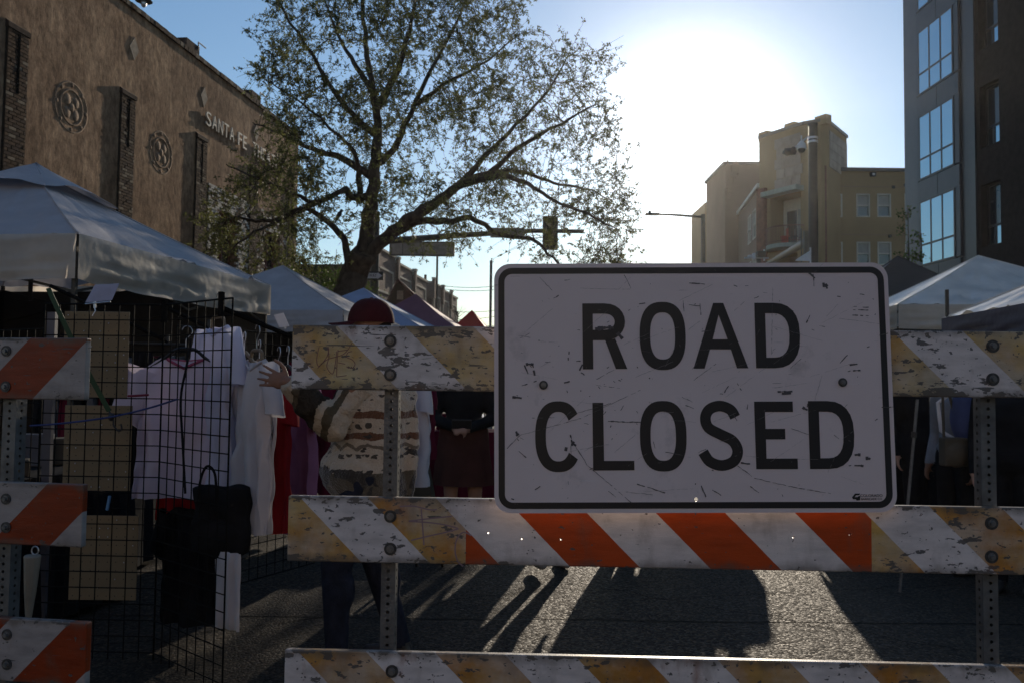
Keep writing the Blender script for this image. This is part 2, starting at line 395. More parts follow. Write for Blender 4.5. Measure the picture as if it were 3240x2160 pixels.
M_mortar = mat('mortar', (.05, .04, .03), .95, spec=.1)
M_wbrick = mat('painted_brick', (.62, .57, .50), .85, var=.2, scale=9, bump=.4, bscale=50)
M_stone = mat('cast_stone', (.34, .26, .19), .85, var=.2, bump=.3)
M_rosett = mat('plaster_ornament', (.32, .21, .135), .9, var=.3, scale=12, bump=.6, bscale=40)
M_letter = mat('weathered_letter', (.55, .50, .42), .7, var=.15)
M_glassd = mat('dark_glass', (.03, .035, .04), .12, var=.1, spec=.8)
M_redwood = mat('red_window_frame', (.20, .07, .05), .7)
theatre = thing('theatre_building', 'old brown stucco theatre wall with brick pilasters along the left pavement', 'building', S(14, -12, 0))
TW = 30.3; T0 = 4.0; TH = 10.5
mb = MB(); OT = S(T0, -12, 0)
wins = [(24.0-T0, 4.1, 25.3-T0, 6.45), (27.4-T0, 4.1, 28.7-T0, 6.45), (23.7-T0, .3, 25.5-T0, 3.0)]
facade(mb, OT, SD, SN, TW-T0, TH, wins, .35)
block(mb, OT, SD, SN, TW-T0, TH, 14)
mb.build('wall', M_stucco, theatre)
# coping of brick along the parapet, individual bricks
bme = MB(); bme.bbox((0, 0, 0), (.215, .19, .07), b=.006); 
brick_mesh = {}
for key, m_ in (('d', M_brickd), ('s', M_brickd2), ('l', M_brickl), ('w', M_wbrick)):
    q = MB(); q.box((0, 0, 0), (.205, .10, .062)); brick_mesh[key] = q.mesh('brick', None, False, [m_])
cp = MB()
k = 0; s = T0
while s < TW:
    rect_bar(cp, OT, SD, SN, s-T0, TH, s-T0+.20, TH+.12+.008*random.random(), -.35, .06+.015*random.random(), k % 2 if random.random() < .4 else 0); s += .215; k += 1
cp.build('coping', [M_brickd, M_brickl], theatre, kind='stuff')
nb = 0
def brick_face(parent, O, U, Nn, w, z0, z1, proud=.012, limit=None, pale=.10, joined=None, keys=('d', 's', 'd'), holes=()):
    global nb
    row = 0; z = z0
    while z < z1:
        x = -(.107 if row % 2 else 0)
        while x < w-.04:
            a = max(0, x)+.005; b = min(w, x+.215)-.005
            if b-a > .04 and not any(h[0] < (a+b)/2 < h[2] and h[1] < z+.03 < h[3] for h in holes):
                key = 'l' if random.random() < pale else random.choice(keys)
                pr = proud*random.uniform(.5, 1.2)
                if limit and nb < limit and a > 0 and z > 4:
                    c = Vector(O)+U*((a+b)/2)+ZZ*(z+.037)+Nn*(pr-.05)
                    o = link_child(brick_mesh[key], 'brick', parent)
                    Mx = Matrix((U, Nn, ZZ)).transposed().to_4x4(); Mx.translation = c
                    L = WM(parent).inverted() @ Mx; o.location = L.translation; o.rotation_euler = L.to_euler(); o.scale = ((b-a)/.205, 1, 1); nb += 1
                else:
                    rect_bar(joined, O, U, Nn, a, z+.006, b, z+.068, -.05, pr, {'d': 0, 's': 1, 'l': 2, 'w': 3}[key])
            x += .215
        z += .075; row += 1
join = MB()
PZ = 8.25; PD = .05; PW = .60
for k, ps in enumerate((14.92, 18.78, 22.5, 26.1, 29.4, 11.2)):
    O = S(ps, -12, 0)
    pl = MB(); M3 = Matrix((SD, SN, ZZ)).transposed()
    pl.box(O+SD*(PW/2)+SN*(PD/2)+ZZ*(PZ/2), (PW, PD, PZ), M3)
    # sloped cap
    c0 = [O+SD*a+SN*b+ZZ*z for a, b, z in ((-.02, 0, PZ), (PW+.02, 0, PZ), (PW+.02, PD+.03, PZ), (-.02, PD+.03, PZ), (-.02, 0, PZ+.16), (PW+.02, 0, PZ+.16), (PW+.02, PD+.03, PZ+.10), (-.02, PD+.03, PZ+.10))]
    pil = pl.build('pilaster', M_mortar, theatre)
    cpb = MB(); cpb.add(c0, [(0, 1, 2, 3), (4, 7, 6, 5), (0, 4, 5, 1), (3, 2, 6, 7), (0, 3, 7, 4), (1, 5, 6, 2)]); cpb.build('cap', M_brickd2, pil)
    if k < 5:
        brick_face(pil, O+SN*PD, SD, SN, PW, .3 if k else 3.6, PZ-.05, limit=300 if k in (1, 0) else None, joined=join)
    # slot in the head of the pilaster
    sl_ = MB(); rect_bar(sl_, O+SN*PD, SD, SN, PW*.46, PZ-1.25, PW*.58, PZ-.05, .0, .016); sl_.build('slot', M_blkflat, pil)
fieldw = (23.45-22.75, 4.1-3.6, 24.75-22.75, 6.45-3.6)
fm = MB(); rect_bar(fm, S(23.30, -12, 0), SD, SN, 0, 6.46, 2.9, 7.1, -.02, .012); rect_bar(fm, S(23.30, -12, 0), SD, SN, 0, 3.3, .695, 6.46, -.02, .012); rect_bar(fm, S(23.30, -12, 0), SD, SN, 2.005, 3.3, 2.9, 6.46, -.02, .012)
fm.build('brick_backing', M_mortar, theatre)
brick_face(theatre, S(23.30, -12, 3.3)+SN*.012, SD, SN, 2.9, 0, 3.8, pale=0, keys=('w', 'w', 'w', 'd'), joined=join, holes=[(.69, -1, 2.01, 3.16)], proud=.03)
brick_face(theatre, S(26.6, -12, 3.3)+SN*.002, SD, SN, 2.9, 0, 3.8, pale=.2, keys=('w', 'd', 'd'), joined=join, holes=[(.79, -1, 2.11, 3.16)], proud=.03)
join.build('brickwork', [M_brickd, M_brickd2, M_brickl, M_wbrick], theatre, kind='stuff')
for (a, b, c_, d) in wins:
    fr = MB()
    for (x0, z0, x1, z1) in ((a, b, a+.09, d), (c_-.09, b, c_, d), (a, d-.09, c_, d), (a, b, c_, b+.09), ((a+c_)/2-.04, b, (a+c_)/2+.04, d), (a, (b+d)/2-.03, c_, (b+d)/2+.03)):
        rect_bar(fr, OT, SD, SN, x0, z0, x1, z1, -.28, -.18)
    wn = fr.build('window', M_redwood, theatre)
    pn = MB(); rect_bar(pn, OT, SD, SN, a, b, c_, d, -.26, -.235); pn.build('pane', M_glassd, wn)
for s0 in (17.0, 20.7, 13.3):                       # round plaster ornaments
    c = S(s0, -12, 7.3); rb = MB()
    ring = [c+SD*math.cos(t_)*.55+ZZ*math.sin(t_)*.55-SN*.024 for t_ in [i*math.pi/20 for i in range(41)]]
    rb.tube(ring, .035, 6, False)
    ring = [c+SD*math.cos(t_)*.38+ZZ*math.sin(t_)*.38-SN*.012 for t_ in [i*math.pi/20 for i in range(41)]]
    rb.tube(ring, .03, 6, False)
    M3 = Matrix((SD, SN, ZZ)).transposed()
    for i in range(4):
        t_ = math.pi/4+i*math.pi/2
        rb.sphere(c-SN*.012+SD*math.cos(t_)*.2+ZZ*math.sin(t_)*.2, (.14, .035, .14), 8, 6, M3)
    rb.sphere(c, (.1, .035, .1), 8, 6, M3)
    for i in range(8):
        t_ = i*math.pi/4; rb.sphere(c+SD*math.cos(t_)*.5+ZZ*math.sin(t_)*.5, (.05, .025, .05), 6, 5, M3)
    rb.build('rosette', M_rosett, theatre, smooth=True)
for s0 in (15.6, 19.3, 22.9, 26.5):                   # diamond tiles
    c = S(s0, -12, 9.55); db = MB()
    db.ext([[(-.2, 0), (0, -.3), (.2, 0), (0, .3)]], c, SD, ZZ, -.035, .02); db.build('diamond_tile', M_stone, theatre)
for s0 in (18.2, 22.95, 27.35):                        # roof blocks with pipe
    rb = MB(); M3 = Matrix((SD, SN, ZZ)).transposed(); rb.box(S(s0, -12.7, TH+.35), (.75, .6, .75), M3); v = rb.build('roof_block', M_brickd2, theatre)
    pp = MB(); pp.tube([S(s0+.3, -12.4, TH+.6), S(s0+.3, -12.4, TH+.85), S(s0+.75, -12.4, TH+.85)], .02, 6); pp.build('pipe', M_darkmetal, v)
# roof-mounted lamp at the very top edge
fl = thing('flood_lamp', 'small lamp on a bracket over the theatre parapet at the top of the frame', 'lamp', P(455, 12, 19.5))
c = P(455, 5, 19.5)
q = MB(); q.tube([c+Vector((-.5, .2, .25)), c+Vector((0, 0, .22))], .03, 6); q.build('arm', M_darkmetal, fl)
q = MB(); q.tube([c+Vector((0, 0, .25)), c+Vector((0, 0, .12)), c+Vector((0, 0, 0))], [.08, .1, .2], 12); q.build('shade', M_darkmetal, fl)
q = MB(); q.sphere(c+Vector((0, 0, -.04)), (.07, .07, .11), 10, 8); q.build('bulb', M_alu, fl)

def text_mesh(body, size, depth, sx=1.0):
    cu = bpy.data.curves.new('txt', 'FONT'); cu.body = body; cu.size = size; cu.extrude = depth/2; cu.align_x = 'LEFT'
    to = bpy.data.objects.new('txt', cu); COL.objects.link(to)
    me = bpy.data.meshes.new_from_object(to.evaluated_get(bpy.context.evaluated_depsgraph_get()))
    bpy.data.objects.remove(to); 
    for v in me.vertices: v.co.x *= sx
    return me
def place_text(parent, name, body, O, U, V, size, depth, m_, sx=1.0, fit=None, heightfit=None):
    me = text_mesh(body, size, depth); xs_ = [v.co.x for v in me.vertices]; ys_ = [v.co.y for v in me.vertices]
    x0, x1, y0, y1 = min(xs_), max(xs_), min(ys_), max(ys_)
    kx = fit/(x1-x0) if fit else sx; ky = heightfit/(y1-y0) if heightfit else 1
    W_ = U.cross(V).normalized(); iM = WM(parent).inverted()
    for v in me.vertices:
        v.co = iM @ (Vector(O)+U*((v.co.x-x0)*kx)+V*((v.co.y-y0)*ky)+W_*v.co.z)
    me.materials.append(m_); me.name = name
    o = bpy.data.objects.new(name, me); COL.objects.link(o); o.parent = parent; return o
# raised letters, one object each
x = 22.95
for i, ch in enumerate('SANTA FE  THEATRE'):
    if ch == ' ': x += .20; continue
    wd = .30 if ch not in 'EF' else .27
    # the wall is read from the street: left end is the nearer end
    place_text(theatre, 'letter', ch, S(x, -12, 8.75)+SN*.06, SD, ZZ, .5, .04, M_letter, fit=wd, heightfit=.42); 
    x += wd+.08

# ------------------------------------------------------------------ brick buildings beyond the junction
M_bk, t, p, tcn = nodes_mat('distant_brick')
br = N(t, 'ShaderNodeTexBrick'); br.inputs['Scale'].default_value = 1; br.inputs['Brick Width'].default_value = .22; br.inputs['Row Height'].default_value = .075; br.inputs['Mortar Size'].default_value = .009
sp = N(t, 'ShaderNodeSeparateXYZ'); t.links.new(tcn.outputs['Object'], sp.inputs[0]); cb = N(t, 'ShaderNodeCombineXYZ')
t.links.new(mth(t, 'ADD', sp.outputs[0], sp.outputs[1]), cb.inputs[0]); t.links.new(sp.outputs[2], cb.inputs[1]); t.links.new(cb.outputs[0], br.inputs['Vector'])
br.inputs['Color1'].default_value = (.16, .085, .06, 1); br.inputs['Color2'].default_value = (.095, .05, .04, 1); br.inputs['Mortar'].default_value = (.2, .17, .14, 1)
t.links.new(br.outputs[0], p.inputs['Base Color']); p.inputs['Roughness'].default_value = .9; bumpn(t, p, br.outputs['Fac'], .5, -.01)
M_trim = mat('stone_trim', (.42, .37, .30), .85, var=.15)
def shop(s0, s1, label, H, steps):
    b = thing('brick_building', label, 'building', S(s0, -12, 0)); O = S(s0, -12, 0); w_ = s1-s0
    wm = MB(); holes = [(w_*i/3+.6, .6, w_*(i+1)/3-.6, 3.0) for i in range(3)]
    facade(wm, O, SD, SN, w_, H-.6, holes, .25); block(wm, O, SD, SN, w_, H-.6, 14)
    M3 = Matrix((SD, SN, ZZ)).transposed()
    wm.add([O-SN*14, O, O+ZZ*(H-.6), O-SN*14+ZZ*(H-.6)], [(0, 1, 2, 3)])
    wm.build('wall', M_bk, b)
    for i in range(3):
        a, c_ = w_*i/3, w_*(i+1)/3; dz = steps[i]
        q = MB(); rect_bar(q, O, SD, SN, a, H-.599, c_-.01, H+dz, -.35, -.003); q.build('parapet', M_bk, b)
        q = MB(); rect_bar(q, O, SD, SN, a, H+dz, c_, H+dz+.12, -.4, .08); q.build('coping', M_trim, b)
        q = MB()
        for (x0, z0, x1, z1) in ((a+.5, H-1.9, c_-.5, H-1.8), (a+.5, H-.7, c_-.5, H-.6), (a+.5, H-1.8, a+.62, H-.7), (c_-.62, H-1.8, c_-.5, H-.7)):
            rect_bar(q, O, SD, SN, x0, z0, x1, z1, 0, .05)
        q.build('stone_frame', M_trim, b)
        q = MB(); rect_bar(q, O, SD, SN, a, H-1.0+dz, a+.35, H+dz+.25, 0, .18); q.build('pier', M_trim if 0 else M_bk, b)
        q = MB(); rect_bar(q, O, SD, SN, a-.03, H+dz+.25, a+.38, H+dz+.37, -.02, .22); q.build('pier_cap', M_trim, b)
        q = MB(); rect_bar(q, O, SD, SN, *holes[i], -.22, -.2); q.build('window', M_glassd, b)
    return b
shop(40.8, 52.6, 'brick shop building with stepped parapet behind the one way sign', 7.75, (.25, .0, -.15))
shop(54.0, 63.0, 'farther brick shop building with framed parapet, beside the tall sign pole', 7.6, (.15, .0, -.05))
# maroon gable porch building between
M_maroon = mat('maroon_shingle', (.10, .045, .035), .85, var=.3, scale=14, bump=.5)
hb = thing('gabled_house', 'low house with dark red gabled roof in front of the brick shops', 'building', S(40, -9.6, 0))
O = P(1235, 1210, 38); 
q = MB(); wN = Vector((0, -1, 0)); U = Vector((1, 0, 0))
x0 = P(1232, 960, 38).x; x1 = P(1345, 960, 38).x; ez = P(1232, 985, 38).z; pz = P(1262, 893, 38).z; pk = P(1262, 893, 38).x
q.add([(x0, 38, 0), (x1, 38, 0), (x1, 38, ez), (pk+.3, 38, pz-.25), (x0, 38, ez)], [(0, 1, 2, 3, 4)])
q.add([(x0, 38, 0), (x0, 44, 0), (x0, 44, ez), (x0, 38, ez), (x1, 38, 0), (x1, 44, 0), (x1, 44, ez), (x1, 38, ez)], [(0, 3, 2, 1), (4, 5, 6, 7)])
q.build('wall', M_maroon, hb)
q = MB()
for (ax, az, bx, bz) in ((x0-.3, ez-.1, pk, pz), (pk, pz, x1+.4, ez-.15)):
    a = Vector((ax, 37.7, az)); b = Vector((bx, 37.7, bz)); o2 = Vector((0, 6.5, 0)); th = Vector((0, 0, .14))
    q.add([a, b, b+o2, a+o2, a+th, b+th, b+o2+th, a+o2+th], [(0, 1, 2, 3), (4, 7, 6, 5), (0, 4, 5, 1), (3, 2, 6, 7), (0, 3, 7, 4), (1, 5, 6, 2)])
q.build('roof', M_maroon, hb)
q = MB(); a = P(1256, 920, 37.95); b = P(1275, 948, 37.95); q.box(((a.x+b.x)/2, 37.96, (a.z+b.z)/2), (b.x-a.x, .05, a.z-b.z)); q.build('window', M_stone, hb)

# ------------------------------------------------------------------ yellow apartment building, right middle
def stucco_y(name, c1, c2):
    return mat(name, c1, .9, col2=c2, scale=.5, bump=.25, bscale=30, spec=.15)
M_yel = stucco_y('ochre_stucco', (.36, .25, .135), (.28, .19, .105)); M_pink = stucco_y('rose_stucco', (.32, .21, .155), (.25, .17, .125))
M_panelst = mat('stone_panel', (.36, .29, .235), .8, var=.18, scale=1.5); M_rbrick = mat('red_brick', (.20, .075, .05), .9, var=.25, scale=5, bump=.4)
M_cream = mat('cream_frame', (.62, .58, .50), .6, var=.05); M_coping = mat('metal_coping', (.10, .09, .08), .5)
M_blind = mat('window_blind', (.34, .33, .30), .5, var=.1, scale=3); M_glassb = mat('window_glass', (.05, .055, .06), .06, var=.05, spec=.9)
M_rail = mat('railing_paint', (.15, .05, .04), .6); M_teal = mat('balcony_slab', (.33, .36, .32), .8)
apt = thing('apartment_building', 'ochre apartment building with tall chamfered corner tower and curved balcony', 'building', P(2560, 1215, 51.5))
def win(par, O, U, Nn, x0, z0, x1, z1, rec=.12, top=M_blind):
    f = MB(); e = .07
    for r in ((x0, z0, x0+e, z1), (x1-e, z0, x1, z1), (x0+e, z1-e, x1-e, z1), (x0+e, z0, x1-e, z0+e), (x0+e, (z0+z1)/2-.035, x1-e, (z0+z1)/2+.035)):
        rect_bar(f, O, U, Nn, *r, -rec, .03)
    w_ = f.build('window', M_cream, par)
    q = MB(); rect_bar(q, O, U, Nn, x0+e, z0+e, x1-e, (z0+z1)/2-.035, -rec-.03, -rec+.02); q.build('pane', M_glassb, w_)
    q = MB(); rect_bar(q, O, U, Nn, x0+e, (z0+z1)/2+.035, x1-e, z1-e, -rec-.03, -rec+.02); q.build('pane', top, w_)
YW = 51.5; WX0 = P(2612, 900, YW).x; WH = 14.6
O = Vector((WX0, YW, 0)); U = Vector((1, 0, 0)); Nn = Vector((0, -1, 0)); w_ = 15.0
def pr(px0, py0, px1, py1, Y=YW, x0=WX0): a = P(px0, py0, Y); b = P(px1, py1, Y); return (a.x-x0, b.z, b.x-x0, a.z)
rows = [pr(2623, 614, 2665, 688), pr(2709, 614, 2752, 688), pr(2775, 614, 2819, 688), pr(2862, 614, 2905, 688)]
r2 = []
for k in range(0, 5):
    for r in rows: r2.append((r[0], r[1]-3.0*k, r[2], r[3]-3.0*k))
r2 = [r for r in r2 if r[1] > .3]
mb = MB(); facade(mb, O, U, Nn, w_, WH, r2, .15); block(mb, O, U, Nn, w_, WH, 12); mb.build('wall', M_yel, apt)
for r in r2: win(apt, O, U, Nn, *r)
q = MB(); rect_bar(q, O, U, Nn, 0, WH, w_, WH+.22, -.3, .12); q.build('coping', M_coping, apt)
for k in range(1, 5):                                   # control joints and belt lines, real strips
    q = MB(); rect_bar(q, O, U, Nn, 0, rows[0][3]+.45-3.0*(k-1)-.0, w_, rows[0][3]+.49-3.0*(k-1), 0, .02); q.build('belt_line', M_pink, apt)
for (px, py) in ((2826, 593), (2864, 587), (2815, 748), (2872, 748)):
    a = P(px, py, YW); q = MB(); q.box((a.x, YW-.04, a.z), (.18, .08, .18)); q.build('vent', M_blk, apt)
a = P(2760, 554, YW); q = MB(); q.box((a.x, YW-.1, a.z), (.32, .2, .24)); sl_ = q.build('wall_lamp', M_blk, apt)
q = MB(); q.box((a.x, YW-.21, a.z), (.14, .02, .12)); q.build('lens', M_white, sl_)
# corner tower
TP = [P(2403, 900, 53.0), P(2432, 900, 52.3), P(2545, 900, 49.9), P(2600, 900, 49.3), P(2622, 900, 49.5), P(2682, 900, 52.6)]
TP = [Vector((v.x, v.y, 0)) for v in TP]
TZ = 17.0
mats_t = [M_yel, M_yel, M_yel, M_yel, M_yel]
for i in range(5):
    a, b = TP[i], TP[i+1]; U_ = (b-a).normalized(); N_ = Vector((U_.y, -U_.x, 0)); w2 = (b-a).length
    if i == 1:
        dz0 = 7.3; holes = [(.15, 9.9, w2-.25, 12.95), (.6, 6.7, w2-.5, 9.3), (.6, 3.4, w2-.5, 6.0)]
        mb = MB(); facade(mb, a, U_, N_, w2, TZ, holes, 1.2); mb.build('wall', M_yel, apt); TU, TN, TA, TWd = U_, N_, a, w2
    else:
        mb = MB(); facade(mb, a, U_, N_, w2, TZ, (), .1); mb.build('wall', M_yel, apt)
    q = MB(); rect_bar(q, a, U_, N_, 0, TZ, w2, TZ+.18, -.25, .1); q.build('coping', M_coping, apt)
# roof and the back of the tower
q = MB(); top = [v+ZZ*(TZ+.0) for v in TP]; bk = [Vector((TP[-1].x-.6, 56, TZ)), Vector((TP[0].x+1.3, 56, TZ))]
q.add(top+bk, [tuple(range(8))]); a = TP[-1]; q.add([a, Vector((a.x-.6, 56, 0)), Vector((a.x-.6, 56, TZ)), a+ZZ*TZ], [(0, 1, 2, 3)])
a = TP[0]; q.add([a, Vector((a.x+1.3, 56, 0)), Vector((a.x+1.3, 56, TZ)), a+ZZ*TZ], [(3, 2, 1, 0)])
q.build('roof', M_yel, apt)
for i, (px, ww) in enumerate(((2420, .75), (2502, .75), (2585, .8))):     # merlons
    base = [TP[0], TP[1]+(TP[2]-TP[1])*.62, TP[3]][i]; U_ = TU
    q = MB(); q.box(base+ZZ*(TZ+.10)-TN*.2+TU*(.35 if i == 0 else 0), (ww, .5, .55), Matrix((TU, -TN, ZZ)).transposed()); q.build('merlon', M_yel, apt)
# stone panels on the tower face and on the right chamfer
for r in range(5):
    for c_ in range(3):
        x0 = .55+c_*((TWd-.75)/3)+(.15 if r % 2 else 0); x1 = min(TWd-.05, x0+(TWd-.75)/3-.03)
        q = MB(); rect_bar(q, TA, TU, TN, x0, 13.42+r*.64, x1, 13.42+r*.64+.61, 0, .05+.015*random.random()); q.build('cladding_panel', M_panelst, apt)
a, b = TP[4], TP[5]; U_ = (b-a).normalized(); N_ = Vector((U_.y, -U_.x, 0)); w2 = (b-a).length
for r in range(4):
    q = MB(); rect_bar(q, a, U_, N_, .25, 14.4+r*.56, w2-.1, 14.4+r*.56+.53, 0, .05); q.build('cladding_panel', M_panelst, apt)
q = MB(); rect_bar(q, TP[2], (TP[4]-TP[2]).normalized(), TN, .95, 0, (TP[4]-TP[2]).length-.02, 14.4, 0.02, .22); q.build('brick_pier', M_rbrick, apt)
q = MB(); rect_bar(q, TP[0], (TP[1]-TP[0]).normalized(), Vector(((TP[1]-TP[0]).normalized().y, -(TP[1]-TP[0]).normalized().x, 0)), 0, 0, .7, 13.7, .02, .25); q.build('brick_pier', M_rbrick, apt)
q = MB(); rect_bar(q, TA, TU, TN, 0, 13.0, TWd, 13.3, -.1, .7); q.build('canopy_ledge', M_teal, apt)
# recessed back of the balcony with doors
q = MB(); rect_bar(q, TA, TU, TN, 0, 9.9, TWd, 12.95, -1.25, -1.2); q.build('balcony_back', M_cream, apt)
for x0, x1, m_ in ((.5, 1.2, M_glassb), (1.35, 2.1, M_blind), (2.25, TWd-.1, M_glassb)):
    q = MB(); rect_bar(q, TA, TU, TN, x0, 9.95, x1, 12.2, -1.19, -1.12); q.build('balcony_door', m_, apt)
def arcpts(zz, out=1.1, n=12):
    return [TA+TU*(TWd*k/n)+TN*(out*abs(math.sin(math.pi*k/n))**.6)+ZZ*zz for k in range(n+1)]
for zb in (9.6, 6.4):
    bt = arcpts(zb+.25); bb = arcpts(zb); q = MB(); n = len(bt)
    q.add(bt+bb, [tuple(range(n)), tuple(range(2*n-1, n-1, -1))]+[(k, k+1, k+1+n, k+n)[::-1] for k in range(n-1)]); bal = q.build('balcony', M_teal, apt)
    q = MB(); q.tube(arcpts(zb+1.3, 1.05), .035, 5); q.tube(arcpts(zb+.4, 1.05), .02, 5)
    for v in arcpts(zb+.25, 1.05, 26): q.tube([v, v+ZZ*1.05], .014, 4)
    q.build('railing', M_rail, bal)
for px, col in ((2483, (.45, .05, .03)), (2510, (.08, .09, .1)), (2545, (.03, .03, .035))):
    a = P(px, 690, 50.6); q = MB(); q.box((a.x, a.y, 10.3), (.45, .4, .06)); q.box((a.x+.2, a.y+.15, 10.55), (.06, .4, .55)); q.box((a.x, a.y, 10.07), (.35, .3, .4))
    o = q.build('balcony_chair', mat('chair_%d' % px, col, .6), None, origin=(a.x, a.y, 9.87)); tag(o, {2483: 'red chair on the curved balcony of the tower', 2510: 'grey chair in the middle of the curved balcony', 2545: 'black chair at the right end of the curved balcony, beside the pole'}[px], 'chair', 'balcony chairs')
# street side wing receding behind the tower and the two roof blocks
SO = TP[0]; SU = SD; SNl = -SN
wl = 34.0
hol = []
for x0 in (1.3, 3.2, 9.5, 11.6, 14.5, 20.5, 23.5, 27):
    for k in range(4): hol.append((x0, 1.3+3.2*k, x0+1.25, 3.2+3.2*k))
hol.append((16.9, 3.2, 18.9, 12.2))
mb = MB(); facade(mb, SO, SU, SNl, wl, 13.9, hol, .2); block(mb, SO, SU, SNl, wl, 13.9, 12); mb.build('wall', M_pink, apt, label='rose street-side wing')
q = MB(); rect_bar(q, SO, SU, SNl, 0, 13.9, wl, 14.15, -.3, .15); q.build('coping', M_cream, apt)
for r in hol[:-1]: win(apt, SO, SU, SNl, *r)
q = MB(); rect_bar(q, SO, SU, SNl, 16.9, 3.2, 18.9, 12.2, -.2, -.15); q.build('stair_window', M_rbrick, apt)
a = P(2330, 900, 62); b = P(2403, 900, 62)
q = MB(); q.box(((P(2303, 900, 62).x+P(2420, 900, 62).x)/2+.3, 65, 17.7/2), (P(2420, 900, 62).x-P(2303, 900, 62).x+1.0, 6, 17.7)); q.build('roof_block', M_pink, apt)
q = MB(); q.box(((P(2303, 900, 62).x+P(2420, 900, 62).x)/2+.3, 65, 17.8), (P(2420, 900, 62).x-P(2303, 900, 62).x+1.3, 6.3, .2)); q.build('coping', M_coping, apt)
q = MB(); a = P(2232, 900, 77); b = P(2286, 900, 77); q.box(((a.x+b.x)/2, 80, 9), (b.x-a.x, 6, 18.2)); q.build('roof_block', M_yel, apt)
for px, py, h in ((2302, 560, 1.8), (2308, 585, 1.2), (2321, 542, 1.0), (2330, 535, .8)):     # antennas on the roof edge
    a = P(px, py, 61); q = MB(); q.box((a.x, a.y, a.z), (.3, .3, h)); q.tube([a-ZZ*h*.9, a+ZZ*h*.7], .05, 5); q.build('antenna', M_pink, apt)

# ------------------------------------------------------------------ glass and dark brick building, right edge
M_span = mat('blue_grey_panel', (.045, .045, .055), .4, var=.1, scale=2, metal=.3); M_mull = mat('dark_mullion', (.03, .022, .025), .4)
M_mirror, t, p, tcn = nodes_mat('sky_reflecting_glass'); p.inputs['Base Color'].default_value = (.36, .48, .55, 1); p.inputs['Metallic'].default_value = 1; p.inputs['Roughness'].default_value = .03; p.inputs['Specular IOR Level'].default_value = 1.0; p.inputs['IOR'].default_value = 2.6
bumpn(t, p, ntex(t, tcn.outputs['Object'], .35, 2), .15, .02)
M_dbk = mat('charcoal_brick', (.024, .018, .018), .85, var=.25, scale=5, bump=.5, bscale=25, spec=.2)
gl = thing('glass_corner_building', 'tall dark brick building with blue glass window bay at the right edge', 'building', P(2885, 1215, 30))
A = P(2902, 600, 30.0); A.z = 0; B = P(3036, 600, 27.3); B.z = 0
GU = (B-A).normalized(); GN = Vector((-GU.y, GU.x, 0))
if GN.x > 0: GN = -GN
gw = (B-A).length; FH = 3.1
zb = lambda py: P(2902, py, 30.0).z
base = zb(745)                                          # top of a spandrel line used as floor zero
# storeys: glazed zone and spandrel zone
z_tops = [zb(113)+FH*k for k in range(-3, 4)]
ztop = 26
mb = MB(); mb.add([A, B, B+ZZ*ztop, A+ZZ*ztop], [(0, 1, 2, 3)][:0])
core = MB(); c_ = (A+B)/2 - GN*1.6; 
M3 = Matrix((GU, -GN, ZZ)).transposed()
core.box(Vector((c_.x, c_.y, ztop/2))+(-GN)*.4*0, (gw-.06, 2.6, ztop), M3)
core.build('core', M_mull, gl)
ncol = 3; cw = (gw-.5)/ncol
for k, zt in enumerate(z_tops):
    gt = zt; gb = zt-2.28                                # glass from gb to gt, spandrel above gt
    tr = gb+.72                                         # transom
    for c_i in range(ncol):
        x0 = .18+c_i*cw; x1 = x0+cw
        for (a0, a1) in ((gb, tr), (tr, gt)):
            q = MB(); rect_bar(q, A, GU, GN, x0+.02, a0+.02, x1-.02, a1-.02, -.03, .0); q.build('pane', M_mirror, gl)
    q = MB()
    for c_i in range(ncol+1): rect_bar(q, A, GU, GN, .18+c_i*cw-.035, gb, .18+c_i*cw+.035, gt, -.2, .012)
    for zz in (gb, tr, gt): rect_bar(q, A, GU, GN, .14, zz-.035, .22+ncol*cw, zz+.035, -.2, .010)
    q.build('mullion', M_mull, gl)
    for c_i in range(2):
        q = MB(); ws = gw/2; rect_bar(q, A, GU, GN, c_i*ws+.015, gt+.05, (c_i+1)*ws-.015, gt+.05+FH-2.28-.1, -.15, -.01); q.build('spandrel_panel', M_span, gl)
for x0, x1 in ((0, .13), (gw-.28, gw)):
    for k, zt in enumerate(z_tops):
        q = MB(); rect_bar(q, A, GU, GN, x0, zt-2.28, x1, zt+.04, -.15, -.011); q.build('spandrel_panel', M_span, gl)
# left return of the bay
q = MB(); q.box(Vector((A.x, A.y, ztop/2))+Vector((1.33, .5, 0)), (2.6, 1.0, ztop)); 
q.build('return_wall', M_span, gl)
# dark brick wall
C0 = P(3062, 600, 27.0); C0.z = 0; D0 = P(3240, 600, 24.4); D0.z = 0; DU = (D0-C0).normalized(); DN = Vector((DU.y, -DU.x, 0))
if DN.x > 0: DN = -DN
def onwall(px, py):                                     # intersection of a sight line with the dark wall
    d = ray(px, py); o = Vector((0, 0, CAMH)); t_ = (C0-o).dot(DN)/d.dot(DN); h = o+d*t_; return ((h-C0).dot(DU), h.z)
holes = []
for (py0, py1) in ((261, 476), (574, 800)):
    a = onwall(3099, py0+18); b = onwall(3163, py1-30); holes.append((a[0], b[1], b[0], a[1]))
dzf = holes[0][1]-holes[1][1]
h0 = holes[0]; ww_ = h0[2]-h0[0]
holes = [(h0[0]+dx, h0[1]+dzf*k, h0[2]+dx, h0[3]+dzf*k) for k in (-2, -1, 0, 1, 2, 3) for dx in (0, 3.4, 6.8, 10.2) if h0[1]+dzf*k > .3 and h0[3]+dzf*k < 25.5]
mb = MB(); facade(mb, C0, DU, DN, 14, 26, holes, .3); block(mb, C0, DU, DN, 14, 26, 14); mb.build('wall', M_dbk, gl, label='charcoal brick wall')
